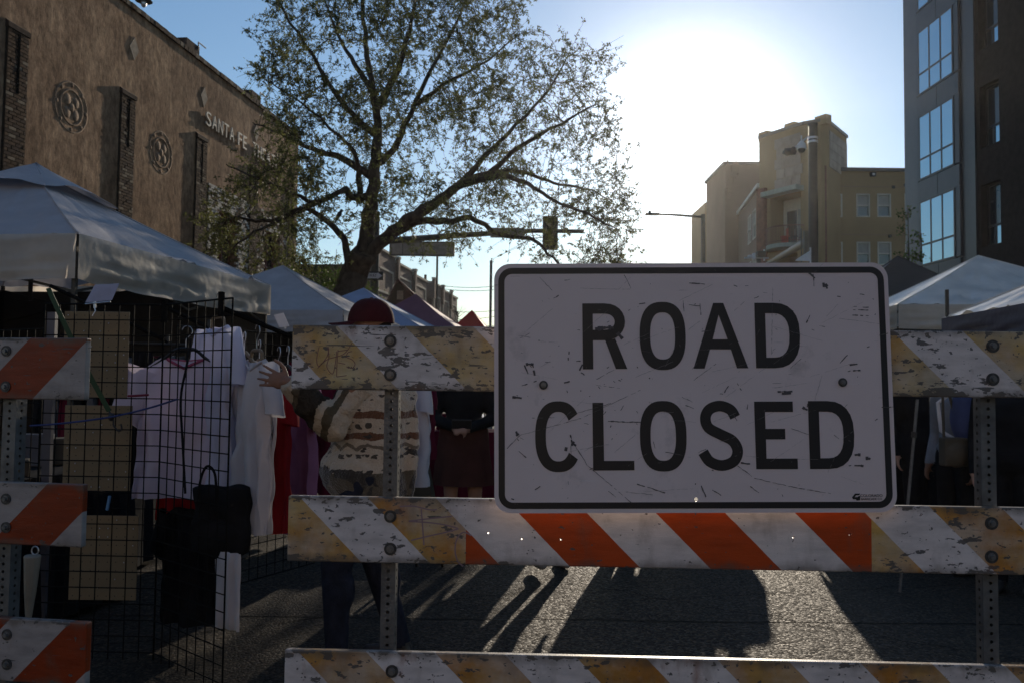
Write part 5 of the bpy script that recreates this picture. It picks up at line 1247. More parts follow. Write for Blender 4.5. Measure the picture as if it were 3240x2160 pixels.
def person(name_label, loc, rz, H, mats, arms=None, legs=None, top_r=1.0, sleeve=1.0, leg_r=1.0, skirt=None, hair=M_hair, voxel=.014, lean=0, group=None, thick=1.0, headturn=0, barehead=True, hairlen=.12):
    """mats: skin, top, bottom, shoe. local frame: faces +y, x to its right."""
    k = H/1.75; root = thing('person', name_label, 'person', (loc[0], loc[1], 0), rz, group); q = MB(); bones = []
    V = lambda x, y, z: Vector((x*k, y*k, z*k)); T_, B_, S_, H_ = 1, 2, 0, 3
    q.sphere(V(0, 0, .96), (.165*k*top_r, .118*k*top_r, .14*k), 14, 10); bones.append((V(-.06, 0, .93), V(.06, 0, .93), .12*k, B_))
    q.tube([V(0, 0, .94), V(0, -.005, 1.1), V(0, -.01, 1.25), V(0, -.01, 1.38), V(0, 0, 1.44)], [.125*k*top_r, .118*k*top_r, .135*k*top_r, .12*k*top_r, .07*k], 16)
    q.sphere(V(0, -.01, 1.28), (.175*k*top_r, .12*k*top_r, .19*k), 14, 10); q.sphere(V(0, 0, 1.08), (.145*k*top_r, .105*k*top_r, .2*k), 14, 10)
    q.caps(V(-.155, 0, 1.40), V(.155, 0, 1.40), .062*k*top_r, .062*k*top_r); bones += [(V(0, 0, 1.02), V(0, 0, 1.42), .15*k, T_), (V(-.17, 0, 1.40), V(.17, 0, 1.40), .06*k, T_)]
    q.caps(V(0, -.005, 1.42), V(0, .015, 1.54), .056*k, .052*k); bones.append((V(0, 0, 1.49), V(0, .01, 1.55), .055*k, S_))
    hr = Matrix.Rotation(headturn, 3, 'Z'); hc = V(0, .02, 1.635)
    q.sphere(hc+hr@V(0, -.005, .015), (.076*k, .095*k, .105*k), 14, 12); q.sphere(hc+hr@V(0, .03, -.055), (.055*k, .062*k, .06*k), 12, 8); q.sphere(hc+hr@V(0, .10, -.012), (.013*k, .02*k, .026*k), 8, 6)
    for sx in (-1, 1):
        q.sphere(hc+hr@V(.077*sx, -.005, -.005), (.012*k, .022*k, .034*k), 8, 6); q.sphere(hc+hr@V(.03*sx, .088, .012), (.014*k, .01*k, .01*k), 6, 5)
    q.sphere(hc+hr@V(0, .088, -.055), (.026*k, .012*k, .012*k), 8, 5); bones.append((hc-ZZ*.03*k, hc+ZZ*.03*k, .09*k, S_))
    arms = arms or [((.20, 0, 1.38), (.25, -.03, 1.10), (.24, .06, .86), 'down'), ((-.20, 0, 1.38), (-.25, -.03, 1.10), (-.24, .06, .86), 'down')]
    for (s0, e0, w0, mode) in arms:
        s_, e_, w_ = V(*s0), V(*e0), V(*w0); sl_ = sleeve
        q.caps(s_, e_, .052*k*sl_, .042*k*sl_); q.caps(e_, w_, .041*k*sl_, .03*k*sl_); bones += [(s_, e_, .05*k*sl_, T_), (e_, e_.lerp(w_, .85), .038*k*sl_, T_)]
        dd = (w_-e_).normalized(); sgn_ = 1 if s0[0] > 0 else -1
        up = Vector((sgn_, 0, 0)) if mode == 'down' else Vector((0, -.3, 1))
        if mode == 'hold': up = Vector((0, 1, .3))
        hand(q, bones, w_+dd*.02*k, dd if mode != 'hold' else (dd+Vector((0, .1, .2))).normalized(), up, .175*k, S_, curl=.5 if mode != 'hold' else .8, spread=.08, thumb=1 if mode == 'down' else sgn_)
    legs = legs or [((.09, 0, .92), (.10, .02, .50), (.10, -.02, .09), 0), ((-.09, 0, .92), (-.10, .02, .50), (-.10, -.02, .09), 0)]
    lm_ = S_ if skirt else B_
    for (h0, k0, a0, toe) in legs:
        h_, kn, an = V(*h0), V(*k0), V(*a0)
        q.caps(h_, kn, .088*k*leg_r, .060*k*leg_r); q.caps(kn, an, .058*k*leg_r, .042*k*leg_r); q.sphere(kn.lerp(an, .3)+V(0, -.015, 0), (.056*k*leg_r, .06*k*leg_r, .12*k), 10, 8)
        bones += [(h_, kn, .075*k*leg_r, lm_), (kn, an+(kn-an)*.1, .05*k*leg_r, lm_)]
        fd = Vector((math.sin(toe), math.cos(toe), 0)); hl_ = an-ZZ*.045*k-fd*.03*k; tp_ = an+fd*.16*k; tp_.z = max(.03*k, an.z-.055*k)
        q.caps(hl_, tp_, .042*k, .034*k); q.caps(hl_.lerp(tp_, .5), tp_, .045*k, .036*k); bones += [(hl_, tp_, .045*k, H_)]
    me = remesh(q, voxel); assign(me, bones, mats); me.name = 'body'
    bo = bpy.data.objects.new('body', me); COL.objects.link(bo); bo.parent = root
    if hair:
        q = MB(); q.sphere(hc+hr@V(0, -.022, .03), (.086*k, .098*k, .105*k), 16, 12); q.sphere(hc+hr@V(0, -.05, -.03), (.08*k, .06*k, hairlen*k), 14, 10)
        hm = remesh(q, .012, 4); hm.materials.append(hair); hm.name = 'hair'
        ho = bpy.data.objects.new('hair', hm); COL.objects.link(ho); ho.parent = root
    if skirt:
        z0, z1, rt, rb = skirt; q = MB(); vs = []
        for j in range(13):
            for i in range(40):
                t_ = i*2*math.pi/40; u = j/12; r_ = rt+(rb-rt)*u+.012*u*math.sin(t_*9+2*nz(i*.3, j*.1, 0)); vs.append(V(r_*1.15*math.cos(t_), r_*.85*math.sin(t_), z0+(z1-z0)*u))
        q.add(vs, [(j*40+i, j*40+(i+1) % 40, (j+1)*40+(i+1) % 40, (j+1)*40+i) for j in range(12) for i in range(40)]); q.build('skirt', M_brown, root, local=True, smooth=True)
    return root, V
PI = math.pi
# the shopper: faces left, one hand on the white shirt
ax, ay = -1.62+.86, 4.24
ax, ay = P(1180, 1200, 4.06).x, 4.06
M_fl, t, p, tcn = nodes_mat('fleece_pattern'); ob = tcn.outputs['Object']
sp = N(t, 'ShaderNodeSeparateXYZ'); t.links.new(ob, sp.inputs[0]); wz = mth(t, 'ADD', sp.outputs[2], mth(t, 'MULTIPLY', mth(t, 'SUBTRACT', ntex(t, ob, 14, 3), .5), .035))
CRM, BRN, DRK, OLV = (.50, .43, .34), (.12, .045, .016), (.02, .018, .016), (.085, .07, .045)
zr = mth(t, 'DIVIDE', mth(t, 'SUBTRACT', wz, .76), .74)
bands = ramp(t, zr, [(0, CRM), (.055, OLV), (.23, CRM), (.435, BRN), (.475, CRM), (.565, BRN), (.61, CRM), (.80, BRN), (.87, DRK), (.93, CRM)], True)
# dotted lines and diamonds on the pale bands
vo = N(t, 'ShaderNodeTexVoronoi'); vo.inputs['Scale'].default_value = 26; t.links.new(ob, vo.inputs['Vector'])
dots = mth(t, 'LESS_THAN', vo.outputs['Distance'], .42)
def near(v0, w_): return mth(t, 'LESS_THAN', mth(t, 'ABSOLUTE', mth(t, 'SUBTRACT', zr, v0)), w_)
dl = mth(t, 'MULTIPLY', mth(t, 'MAXIMUM', mth(t, 'MAXIMUM', near(.33, .014), near(.70, .014)), near(.52, .02)), dots)
c_ = mixc(t, dl, bands, (.04, .033, .026)); zg = mth(t, 'LESS_THAN', mth(t, 'ABSOLUTE', mth(t, 'SUBTRACT', mth(t, 'ADD', zr, mth(t, 'MULTIPLY', mth(t, 'PINGPONG', mth(t, 'MULTIPLY', mth(t, 'ADD', sp.outputs[0], sp.outputs[1]), 9), .5), .07)), .41)), .012); c_ = mixc(t, mth(t, 'MULTIPLY', zg, .8), c_, (.05, .035, .02)); zg2 = mth(t, 'LESS_THAN', mth(t, 'ABSOLUTE', mth(t, 'SUBTRACT', mth(t, 'ADD', zr, mth(t, 'MULTIPLY', mth(t, 'PINGPONG', mth(t, 'MULTIPLY', mth(t, 'ADD', sp.outputs[0], sp.outputs[1]), 11), .5), .06)), .79)), .012); c_ = mixc(t, mth(t, 'MULTIPLY', zg2, .8), c_, (.05, .035, .02))
blot = mth(t, 'MAXIMUM', mth(t, 'MULTIPLY', mth(t, 'LESS_THAN', zr, .25), mth(t, 'GREATER_THAN', ntex(t, ob, 9, 2), .48)), mth(t, 'GREATER_THAN', ntex(t, ob, 8, 3, (1, 1, 2.2)), .64)); c_ = mixc(t, blot, c_, DRK)
c_ = mixc(t, mth(t, 'MULTIPLY', ntex(t, ob, 60, 4), .35), c_, (.12, .1, .08))
t.links.new(c_, p.inputs['Base Color']); p.inputs['Roughness'].default_value = 1; p.inputs['Specular IOR Level'].default_value = .05; p.inputs['Sheen Weight'].default_value = .6
bumpn(t, p, mth(t, 'ADD', ntex(t, ob, 90, 4), mth(t, 'MULTIPLY', ntex(t, ob, 12, 3), 1.2)), .9, .012)
# sleeve bands run round the arm
M_fls, t, p, tcn = nodes_mat('fleece_sleeve'); ob = tcn.outputs['Object']; sp = N(t, 'ShaderNodeSeparateXYZ'); t.links.new(ob, sp.inputs[0])
s_ = mth(t, 'ADD', mth(t, 'ADD', sp.outputs[1], mth(t, 'MULTIPLY', sp.outputs[2], .45)), mth(t, 'MULTIPLY', mth(t, 'SUBTRACT', ntex(t, ob, 12, 3), .5), .05))
c_ = ramp(t, mth(t, 'FRACT', mth(t, 'MULTIPLY', s_, 3.6)), [(0, CRM), (.22, OLV), (.34, CRM), (.46, DRK), (.78, (.10, .085, .06)), (.88, CRM)], True)
c_ = mixc(t, mth(t, 'MULTIPLY', ntex(t, ob, 60, 4), .4), c_, (.12, .1, .08))
t.links.new(c_, p.inputs['Base Color']); p.inputs['Roughness'].default_value = 1; p.inputs['Specular IOR Level'].default_value = .05; bumpn(t, p, ntex(t, ob, 80, 4), .9, .012)
k_ = 1.73/1.75
RZ = PI/2-.15                                           # facing -x
Ma = Matrix.Translation((ax, ay, 0)) @ Matrix.Rotation(RZ, 4, 'Z'); iMa = Ma.inverted()
def la(px, py, Y): v = iMa @ P(px, py, Y); return (v.x/k_, v.y/k_, v.z/k_)
elb = la(1050, 1345, 3.86); wri = la(918, 1212, 3.66); sh = (-.20, .0, 1.38)
elbR = la(1120, 1330, 4.45); wriR = la(1040, 1390, 4.4)
shop_p, V = person('person in maroon cap and patterned fleece jacket reaching out to the white shirt', (ax, ay), RZ, 1.73, [M_skin2, M_black, M_denim, M_shoe],
   arms=[((.20, 0, 1.38), (.24, .0, 1.10), (.22, .06, .86), 'down')],
   legs=[((.09, 0, .92), (.10, .00, .50), (.10, -.13, .09), 0), ((-.09, 0, .92), (-.10, .13, .50), (-.10, .12, .09), 0)], leg_r=1.3, voxel=.011, hair=None)
# the reaching forearm and hand belong to the body: rebuilt as its own continuous limb
q = MB(); bn = []; S0, E0, W0 = [Vector(v)*k_ for v in (sh, elb, wri)]
q.caps(S0, E0, .05, .042, 12); q.caps(E0, W0, .04, .028, 12); d = (W0-E0).normalized(); out = iMa.to_3x3() @ Vector((.25, -1, .05))
hd_ = iMa.to_3x3() @ Vector((-.9, .18, .22)); hand(q, bn, W0, hd_, out, .19, 0, curl=.16, spread=.30, thumb=1)
me = remesh(q, .005, 3); me.materials.append(M_skin2); me.name = 'arm'; me.polygons.foreach_set('use_smooth', [True]*len(me.polygons)); o = bpy.data.objects.new('arm', me); COL.objects.link(o); o.parent = shop_p
q = MB(); fd = hd_.normalized(); q.tube([W0+fd*.095+Vector((0, 0, -.005)), W0+fd*.102+Vector((0, 0, -.005))], .0115, 12)
# fleece jacket
q = MB(); kk = k_
q.tube([V(0, 0, .79), V(0, 0, .83), V(0, .0, 1.0), V(0, -.01, 1.2), V(0, -.01, 1.36), V(0, 0, 1.47)], [.165, .195, .19, .185, .17, .08], 20)
q.sphere(V(0, -.01, 1.25), (.22, .19, .22), 16, 12); q.caps(V(-.16, 0, 1.38), V(.16, 0, 1.38), .09, .09)
q.sphere(V(0, .03, .93), (.22, .21, .17), 16, 12); q.caps(V(.2, 0, 1.36), V(.25, .05, 1.1), .08, .075); q.caps(V(.25, .0, 1.1), V(.22, .04, .93), .07, .06)
q.caps(V(0, -.02, 1.44), V(0, -.02, 1.5), .09, .085)
q.tube([V(-.02, -.21, .80), V(-.02, -.215, 1.1), V(-.01, -.19, 1.34)], [.022, .026, .02], 8)
me = remesh(q, .014, 3); 
for v in me.vertices:
    n_ = v.co.normalized(); f = .010*nz(v.co.x*26, v.co.y*26, v.co.z*26)+.02*nz(v.co.x*7, v.co.y*7, v.co.z*5); dr = Vector((v.co.x, v.co.y, 0)); 
    if dr.length > 1e-4: v.co += dr.normalized()*f
me.materials.append(M_fl); me.polygons.foreach_set('use_smooth', [True]*len(me.polygons)); me.name = 'fleece_jacket'; o = bpy.data.objects.new('fleece_jacket', me); COL.objects.link(o); o.parent = shop_p
q = MB(); q.caps(S0+V(.03, 0, -.02), E0, .078, .068, 14); cuff = W0.lerp(E0, .07); q.caps(E0, cuff, .078, .052, 14)
for u, r in ((.2, .060), (.38, .074), (.55, .064), (.72, .078), (.9, .07)): q.sphere(cuff.lerp(E0, u), (r, r, r), 12, 8)
q.sphere(E0, .078, 12, 8)
me = remesh(q, .011, 4)
for v in me.vertices: v.co += Vector((nz(*(v.co*24)), nz(*(v.co*24+Vector((9, 0, 0)))), nz(*(v.co*24+Vector((0, 9, 0))))))*.012
me.materials.append(M_fls); me.polygons.foreach_set('use_smooth', [True]*len(me.polygons)); me.name = 'sleeve'; o = bpy.data.objects.new('sleeve', me); COL.objects.link(o); o.parent = shop_p
# cap
hc = V(0, .015, 1.672); q = MB(); q.sphere(V(0, -.03, 1.60), (.072, .075, .07), 12, 8); q.build('hair', M_hair, shop_p, local=True, smooth=True); q = MB(); vs = []
nu, nv = 28, 10
for j in range(nv+1):
    ph = (PI/2)*(1-j/nv); 
    for i in range(nu):
        th = 2*PI*i/nu; seam = 1+.012*math.cos(th*6); vs.append(hc+Vector((.098*abs(math.cos(ph))**.8*math.cos(th)*seam, .115*abs(math.cos(ph))**.8*math.sin(th)*seam, -.02+.118*abs(math.sin(ph))**.95+.003*nz(i*.6, j*.6, 2))))
# j=0 is the crown top
q.add(vs, [(j*nu+i, (j+1)*nu+i, (j+1)*nu+(i+1) % nu, j*nu+(i+1) % nu) for j in range(nv) for i in range(nu)])
q.sphere(hc+Vector((0, 0, .099)), (.009, .009, .006), 8, 5)
for s6 in range(6):
    q.tube([hc+Vector((.0985*abs(math.cos(ph))**.8*math.cos(s6*PI/3), .1155*abs(math.cos(ph))**.8*math.sin(s6*PI/3), -.02+.1185*abs(math.sin(ph))**.95)) for ph in [PI/2*k/8 for k in range(9)]], .0018, 4)
cpo = q.build('cap', M_cap, shop_p, local=True, smooth=True)
q = MB(); vs = []
for j in range(7):
    for i in range(17):
        a = PI*(.12+.76*i/16); u = j/6; x_ = .098*math.cos(a); y_ = .115*math.sin(a)+u*.10*abs(math.sin(a))**.7; vs.append(hc+Vector((x_*(1-.08*u), y_, -.014-.006*u-.03*(x_/.098)**2*u)))
n_ = len(vs); vs2 = [v-ZZ*.004 for v in vs]
q.add(vs+vs2, [(j*17+i, j*17+i+1, (j+1)*17+i+1, (j+1)*17+i) for j in range(6) for i in range(16)]+[(n_+j*17+i, n_+(j+1)*17+i, n_+(j+1)*17+i+1, n_+j*17+i+1) for j in range(6) for i in range(16)]+[(6*17+i, 6*17+i+1, n_+6*17+i+1, n_+6*17+i) for i in range(16)])
q.build('cap_brim', M_cap, shop_p, local=True, smooth=True)

# second shopper facing us, black top, brown skirt, phone in her hands
bx = P(1470, 1200, 6.6).x
woman, V2 = person('person in black top and brown knee skirt holding a dark phone, behind the middle rail', (bx, 6.6), PI, 1.66, [M_skin, M_black, M_brown, M_shoe],
   arms=[((.19, 0, 1.38), (.25, .02, 1.12), (.07, .22, 1.06), 'hold'), ((-.19, 0, 1.38), (-.25, .02, 1.12), (-.05, .22, 1.05), 'hold')], skirt=(1.04, .58, .175, .215), sleeve=1.35, top_r=1.1)
ph = Matrix.Translation((bx, 6.6, 0)) @ Matrix.Rotation(PI, 4, 'Z')
pc = ph @ (V2(0, .31, 1.09)); phn = thing('phone', 'dark phone held in both hands by the person in the brown skirt', 'phone', pc, 0)
q = MB(); q.bbox(pc, (.15, .012, .075), Euler((.4, 0, 0)).to_matrix(), b=.005); q.build('case', M_blk, phn); q = MB(); q.box(pc+Vector((0, .0075, .003)), (.138, .001, .066), Euler((.4, 0, 0)).to_matrix()); q.build('screen', M_glassd, phn)
# people behind the sign and to the right; only their shadows, a shoe and dark clothes show
person('person walking away behind the sign whose pale heel shows under the middle rail', (P(1755, 1815, 6.1).x-.02, 6.1), .25, 1.70, [M_skin2, M_black, M_denim, M_shoew], legs=[((.09, 0, .92), (.10, .14, .50), (.12, .06, .09), 0), ((-.09, 0, .92), (-.10, .06, .52), (-.12, -.12, .13), 0)])
person('person in dark clothes hidden behind the right half of the sign', (1.5, 7.6), 2.6, 1.76, [M_skin, M_grey, M_denim, M_shoe], top_r=1.15)
person('person in black jacket hidden behind the lower middle of the sign', (.95, 7.0), .6, 1.72, [M_skin, M_black, M_black, M_shoe], top_r=1.3, leg_r=1.3)
person('person in grey top behind the letter S of the sign', (1.72, 8.9), 3.0, 1.74, [M_skin2, M_grey, M_black, M_shoe], top_r=1.35, leg_r=1.25)
person('person in black coat behind the second letter D of the sign', (2.2, 9.2), .3, 1.70, [M_skin, M_black, M_denim, M_shoe], top_r=1.4, leg_r=1.25)
person('person in black behind the left half of the sign', (.36, 8.0), 2.2, 1.72, [M_skin, M_black, M_denim, M_shoe], top_r=1.3, leg_r=1.25)
person('person in black clothes standing just right of the sign', (P(2925, 1400, 6.9).x, 6.9), 2.9, 1.62, [M_skin, M_black, M_black, M_shoe], top_r=1.25, leg_r=1.3, sleeve=1.4)
pe, V3 = person('person in white and blue shirt and dark trousers bending beside the right post', (P(3030, 1300, 6.2).x, 6.2), PI/2+.3, 1.60, [M_skin2, M_pale, M_black, M_shoe], top_r=1.15, leg_r=1.2, sleeve=1.3)
person('person in black at the right edge of the frame, behind the right post', (P(3205, 1400, 5.6).x, 5.6), 2.4, 1.60, [M_skin, M_black, M_black, M_shoe], top_r=1.3, leg_r=1.3, sleeve=1.4)
# blue sleeve jacket tied, khaki bag
q = MB(); c_ = P(3062, 1320, 5.95)
bp_ = thing('backpack', 'blue and white backpack catching the sun beside the right post', 'backpack', c_)
qq = MB(); qq.sphere(c_, (.11, .14, .20), 16, 12); qq.sphere(c_+Vector((-.02, -.02, .08)), (.09, .1, .15), 12, 10); me = remesh(qq, .012, 3); me.transform(Matrix.Translation(-c_)); me.materials.append(M_blues); me.name = 'pouch'; o = bpy.data.objects.new('pouch', me); COL.objects.link(o); o.parent = bp_
q = MB(); q.tube([c_+Vector((-.08, .05, .18)), c_+Vector((-.16, .1, .1)), c_+Vector((-.14, .1, -.1)), c_+Vector((-.06, .06, -.16))], .014, 6); q.build('strap', M_wht, bp_)
c_ = P(3018, 1428, 5.9); kb = thing('shoulder_bag', 'khaki shoulder bag at hip height between the sign and right post', 'bag', c_)
qq = MB(); qq.box(c_, (.17, .1, .2)); qq.sphere(c_+Vector((0, -.04, -.02)), (.08, .05, .09), 12, 8); me = remesh(qq, .008, 8); me.transform(Matrix.Translation(-c_)); me.materials.append(M_khaki); me.name = 'pouch'; me.polygons.foreach_set('use_smooth', [True]*len(me.polygons)); o = bpy.data.objects.new('pouch', me); COL.objects.link(o); o.parent = kb
q = MB(); q.tube([c_+Vector((-.07, 0, .1)), c_+Vector((-.05, .05, .45)), c_+Vector((.0, .1, .5)), c_+Vector((.07, .05, .1))], .01, 5); q.build('strap', M_khaki, kb)

# ------------------------------------------------------------------ left stall: grid panels, shirts, racks
def grid_panel(label, p0, p1, ztop, hcells, spacing=.0762, wire=.0030, group='black wire display grids', nv=None):
    p0 = Vector((p0[0], p0[1], 0)); p1 = Vector((p1[0], p1[1], 0)); U = (p1-p0).normalized(); L = (p1-p0).length; r_ = thing('wire_grid_panel', label, 'display grid', p0, 0, group)
    n = nv or max(1, int(round(L/spacing))); zb = ztop-hcells*spacing; q = MB()
    for i in range(1, n): q.tube([p0+U*(L*i/n)+ZZ*zb, p0+U*(L*i/n)+ZZ*ztop], wire, 5, False)
    q.build('upright_wires', M_blkwire, r_, kind='stuff'); q = MB(); nn_ = U.cross(ZZ)*.004
    for j in range(1, hcells): q.tube([p0+ZZ*(zb+j*spacing)+nn_, p1+ZZ*(zb+j*spacing)+nn_], wire, 5, False)
    q.build('cross_wires', M_blkwire, r_, kind='stuff'); q = MB(); q.tube([p0+ZZ*zb, p0+ZZ*ztop], wire*1.5, 6); q.tube([p1+ZZ*zb, p1+ZZ*ztop], wire*1.5, 6); q.tube([p0+ZZ*ztop, p1+ZZ*ztop], wire*1.5, 6); q.tube([p0+ZZ*zb, p1+ZZ*zb], wire*1.5, 6); q.build('frame', M_blkwire, r_)
    return r_
GA0 = P(143, 965, 4.12); GC = P(520, 965, 4.10); GB1 = P(737, 942, 3.70)
zt = GC.z+.0
grid_panel('flat black wire grid at left with tan boards hanging on it', GA0, GC, zt, 23, nv=8)
grid_panel('black wire grid turned toward the camera in front of the white shirts', GC, GB1, zt, 23, nv=8)
G3 = P(735, 1045, 4.7); G4 = P(1010, 1045, 6.2)
grid_panel('black wire grid farther inside the left stall behind the hanging shirts', (P(560, 1045, 4.9).x, 4.9), (P(1010, 1045, 6.0).x, 6.0), 1.66, 21)
grid_panel('black wire grid behind the fleece jacket, resting on the ground', (P(985, 1400, 6.6).x, 6.6), (P(1070, 1400, 6.6).x, 6.6), 1.2, 15)
grid_panel('black wire grid at the left edge behind the grey post', (P(-60, 1000, 4.6).x, 4.6), (P(140, 1000, 4.3).x, 4.3), 1.60, 20)
# corner joiners
for px, py, Y in ((520, 985, 4.09), (700, 962, 3.76)):
    a = P(px, py, Y); o = MB(); o.bbox(a, (.022, .03, .11), b=.003); tag(o.build('panel_clamp', M_blkflat, origin=a), 'black clamp at the shared corner of the two wire grids' if px == 520 else 'black faceout bracket near the top right corner of the turned wire grid', 'clamp')
def faceout(label, a, b):
    r_ = thing('faceout_arm', label, 'rack arm', a, 0, 'black rack arms'); q = MB(); q.tube([a, b], .011, 6); q.build('arm', M_blkflat, r_); q = MB(); q.tube([b, b+ZZ*.035], .010, 6); q.build('stop', M_blk, r_)
faceout('black rack arm sloping down from the grid corner to the first shirt', P(535, 978, 4.06), P(660, 1035, 4.0))
faceout('long black rack arm sloping down toward the striped top rail', P(705, 975, 3.78), P(935, 1070, 4.0))
faceout('thin black tent strut crossing behind the grid top', P(160, 905, 4.35), P(530, 1080, 4.3))
# T shirts
def shirt(label, neck, wdt, hgt, rz, m_, collar=None, sleeve=.2, thick=.10, seed=0, hanger=True, group='shirts hanging in the left stall', dress=False, hm=None, hook=.14, slant=0.):
    """neck: world point of the collar centre; local x is the width, the front faces -y"""
    r_ = thing('hanging_dress' if dress else 'hanging_shirt', label, 'dress' if dress else 'shirt', neck, rz, group); q = MB(); n, m2 = 56, 46; vs = []
    W2 = wdt/2
    for j in range(m2+1):
        v = j/m2
        for i in range(n):
            t_ = 2*PI*i/n; cx_, sy_ = math.cos(t_), math.sin(t_)
            # half width profile from neck to hem
            sh_ = .085+(W2-.085)*min(1, v/.16)**.8
            body = W2*(.90+.10*math.cos(min(1, v/.3)*PI)*.5)+(.10*v*W2 if dress else .05*v*W2)
            hw = sh_ if v < .16 else body*(1)+(W2-W2*.85)*0
            zz = -hgt*v + (-.0) 
            if v < .16: zz = -(.035+.085*(v/.16)**1.3)*(wdt/.5)
            else: zz = -(.12*(wdt/.5)) - (hgt-.12*(wdt/.5))*((v-.16)/.84)
            dep = thick*(.35+.65*min(1, v/.25))*(.5+.5*v)
            x_ = hw*math.copysign(abs(cx_)**.8, cx_); fold = (.022*math.sin(t_*7+seed+2.5*nz(v*2, seed, 0))+.016*nz(x_*22+v*9, v*5, seed+7)+.030*nz(t_*2.2*abs(sy_)+x_*12, v*1.6+seed, 1.5)+.012*nz(x_*30, v*3, seed))*min(1, v*2.2)
            y_ = dep*.5*math.copysign(abs(sy_)**.7, sy_)+fold
            if v < .06: zz += (-.05 if sy_ < 0 else -.012)*(1-v/.06)*(1-abs(x_)/.09)
            x_ += .012*nz(v*3, seed, t_)+slant*v
            vs.append(Vector((x_, y_, zz+.02*nz(x_*5, seed, 1)*v)))
    q.add(vs, [(j*n+i, (j+1)*n+i, (j+1)*n+(i+1) % n, j*n+(i+1) % n) for j in range(m2) for i in range(n)])
    q.build('body', m_, r_, local=True, smooth=True)
    for sg_ in (-1, 1):
        q = MB(); n3, m3 = 20, 12; vs = []; a = Vector((sg_*W2*.80, 0, -.085*wdt/.5)); d = Vector((sg_*.36, 0, -.93)).normalized(); cr_ = Vector((0, 1, 0)); up = d.cross(cr_)
        for j in range(m3+1):
            u = j/m3
            for i in range(n3):
                t_ = 2*PI*i/n3; rr2 = .088*(1-.12*u)*(wdt/.5); f = .01*nz(t_*2, u*4, seed+sg_)
                vs.append(a+d*(sleeve*u+.02*math.sin(t_+1)*u)+up*(rr2*math.cos(t_))+cr_*((thick*.42+f)*math.sin(t_))+ZZ*(-.03*u*u))
        q.add(vs, [(j*n3+i, (j+1)*n3+i, (j+1)*n3+(i+1) % n3, j*n3+(i+1) % n3) for j in range(m3) for i in range(n3)]); q.build('sleeve', m_, r_, local=True, smooth=True)
    q = MB(); q.tube([Vector((.088*math.cos(t_), .03*math.sin(t_), -.035-(.045 if math.sin(t_) < 0 else .01)*(1-abs(math.cos(t_))))) for t_ in [i*2*PI/24 for i in range(25)]], .007, 6, False); q.build('collar', collar or m_, r_, local=True, smooth=True)
    if hanger:
        hm = hm or M_hang
        h_ = tag(bpy.data.objects.new('hanger', None), 'hanger inside the '+label.split(',')[0], 'hanger', 'clothes hangers'); COL.objects.link(h_); h_.location = neck; h_.rotation_euler = (0, 0, rz)
        q = MB(); pts = catmull([(-W2*.72, 0, -.085), (-W2*.4, 0, -.03), (-.05, 0, .012), (0, 0, .02), (.05, 0, .012), (W2*.4, 0, -.03), (W2*.72, 0, -.085)], 4); q.tube(pts, .009, 6); q.build('shoulder_bar', hm, h_, local=True)
        q = MB(); pts = catmull([(0, 0, .02), (0, 0, hook*.5), (.012, 0, hook*.62), (.03, 0, hook*.8), (.018, 0, hook), (-.008, 0, hook*1.02), (-.022, 0, hook*.88)], 5); q.tube(pts, .0022, 5); q.build('hook', M_alu, h_, local=True)
    return r_
M_hang = mat('wood_hanger', (.20, .14, .08), .5); M_hangb = mat('black_hanger', (.015, .015, .015), .4)
M_s1 = mat('lilac_white_cotton', (.74, .66, .76), .85, var=.04, bump=.2, bscale=9, trans=.28, spec=.1); M_s2 = mat('bluish_white_cotton', (.72, .72, .86), .85, var=.04, bump=.2, bscale=9, trans=.30, spec=.1)
M_s3 = mat('cream_white_cotton', (.70, .67, .70), .85, var=.04, bump=.2, bscale=9, trans=.35, spec=.1); M_red = mat('red_cotton', (.42, .02, .025), .85, bump=.2, bscale=9, trans=.12, spec=.1)
M_pinkd = mat('dusty_pink_cotton', (.50, .20, .32), .85, bump=.2, bscale=9, trans=.25, spec=.1); M_mar = mat('maroon_cotton', (.13, .012, .03), .85, bump=.2, trans=.1, spec=.1); M_pinkc = mat('pink_collar', (.32, .06, .12), .8)
def wpx(px0, px1, Y): return (px1-px0)*Y/F
shirt('lilac white T-shirt with pink neckband, nearest behind the grid corner', P(588, 1115, 4.26), .50, .73, R(8), M_s1, M_pinkc, seed=1, hm=M_hangb, sleeve=.24, hook=.13)
shirt('bluish white shirt hung highest behind the turned grid', P(690, 1015, 4.30), .34, .84, R(-42), M_s2, seed=2, sleeve=.26, hm=M_hang)
shirt('cream white T-shirt the shopper is touching', P(812, 1120, 4.12), .34, .86, R(-48), M_s3, seed=3, sleeve=.22, slant=.0)
shirt('red dress hanging behind the cream white T-shirt', P(880, 1180, 4.6), .34, .84, R(-55), M_red, seed=4, dress=True)
shirt('dusty pink T-shirt hanging right of the red dress', P(945, 1190, 4.95), .42, .92, R(-50), M_pinkd, seed=5, sleeve=.22)
shirt('maroon shirt hanging behind the pink one, under the striped rail', P(1010, 1190, 5.3), .42, .72, R(-20), M_mar, seed=6)
shirt('red shirt showing below the lilac white T-shirt', P(640, 1275, 4.5), .52, .62, R(-10), M_red, seed=7, hanger=False)
shirt('white T-shirt hanging between the fleece jacket and the person in a skirt', P(1318, 1175, 5.4), .34, .72, R(-65), M_s3, seed=8, sleeve=.18)
shirt('maroon shirt edge right of the small white T-shirt', P(1345, 1190, 5.8), .30, .55, R(-70), M_mar, seed=9, sleeve=.14)
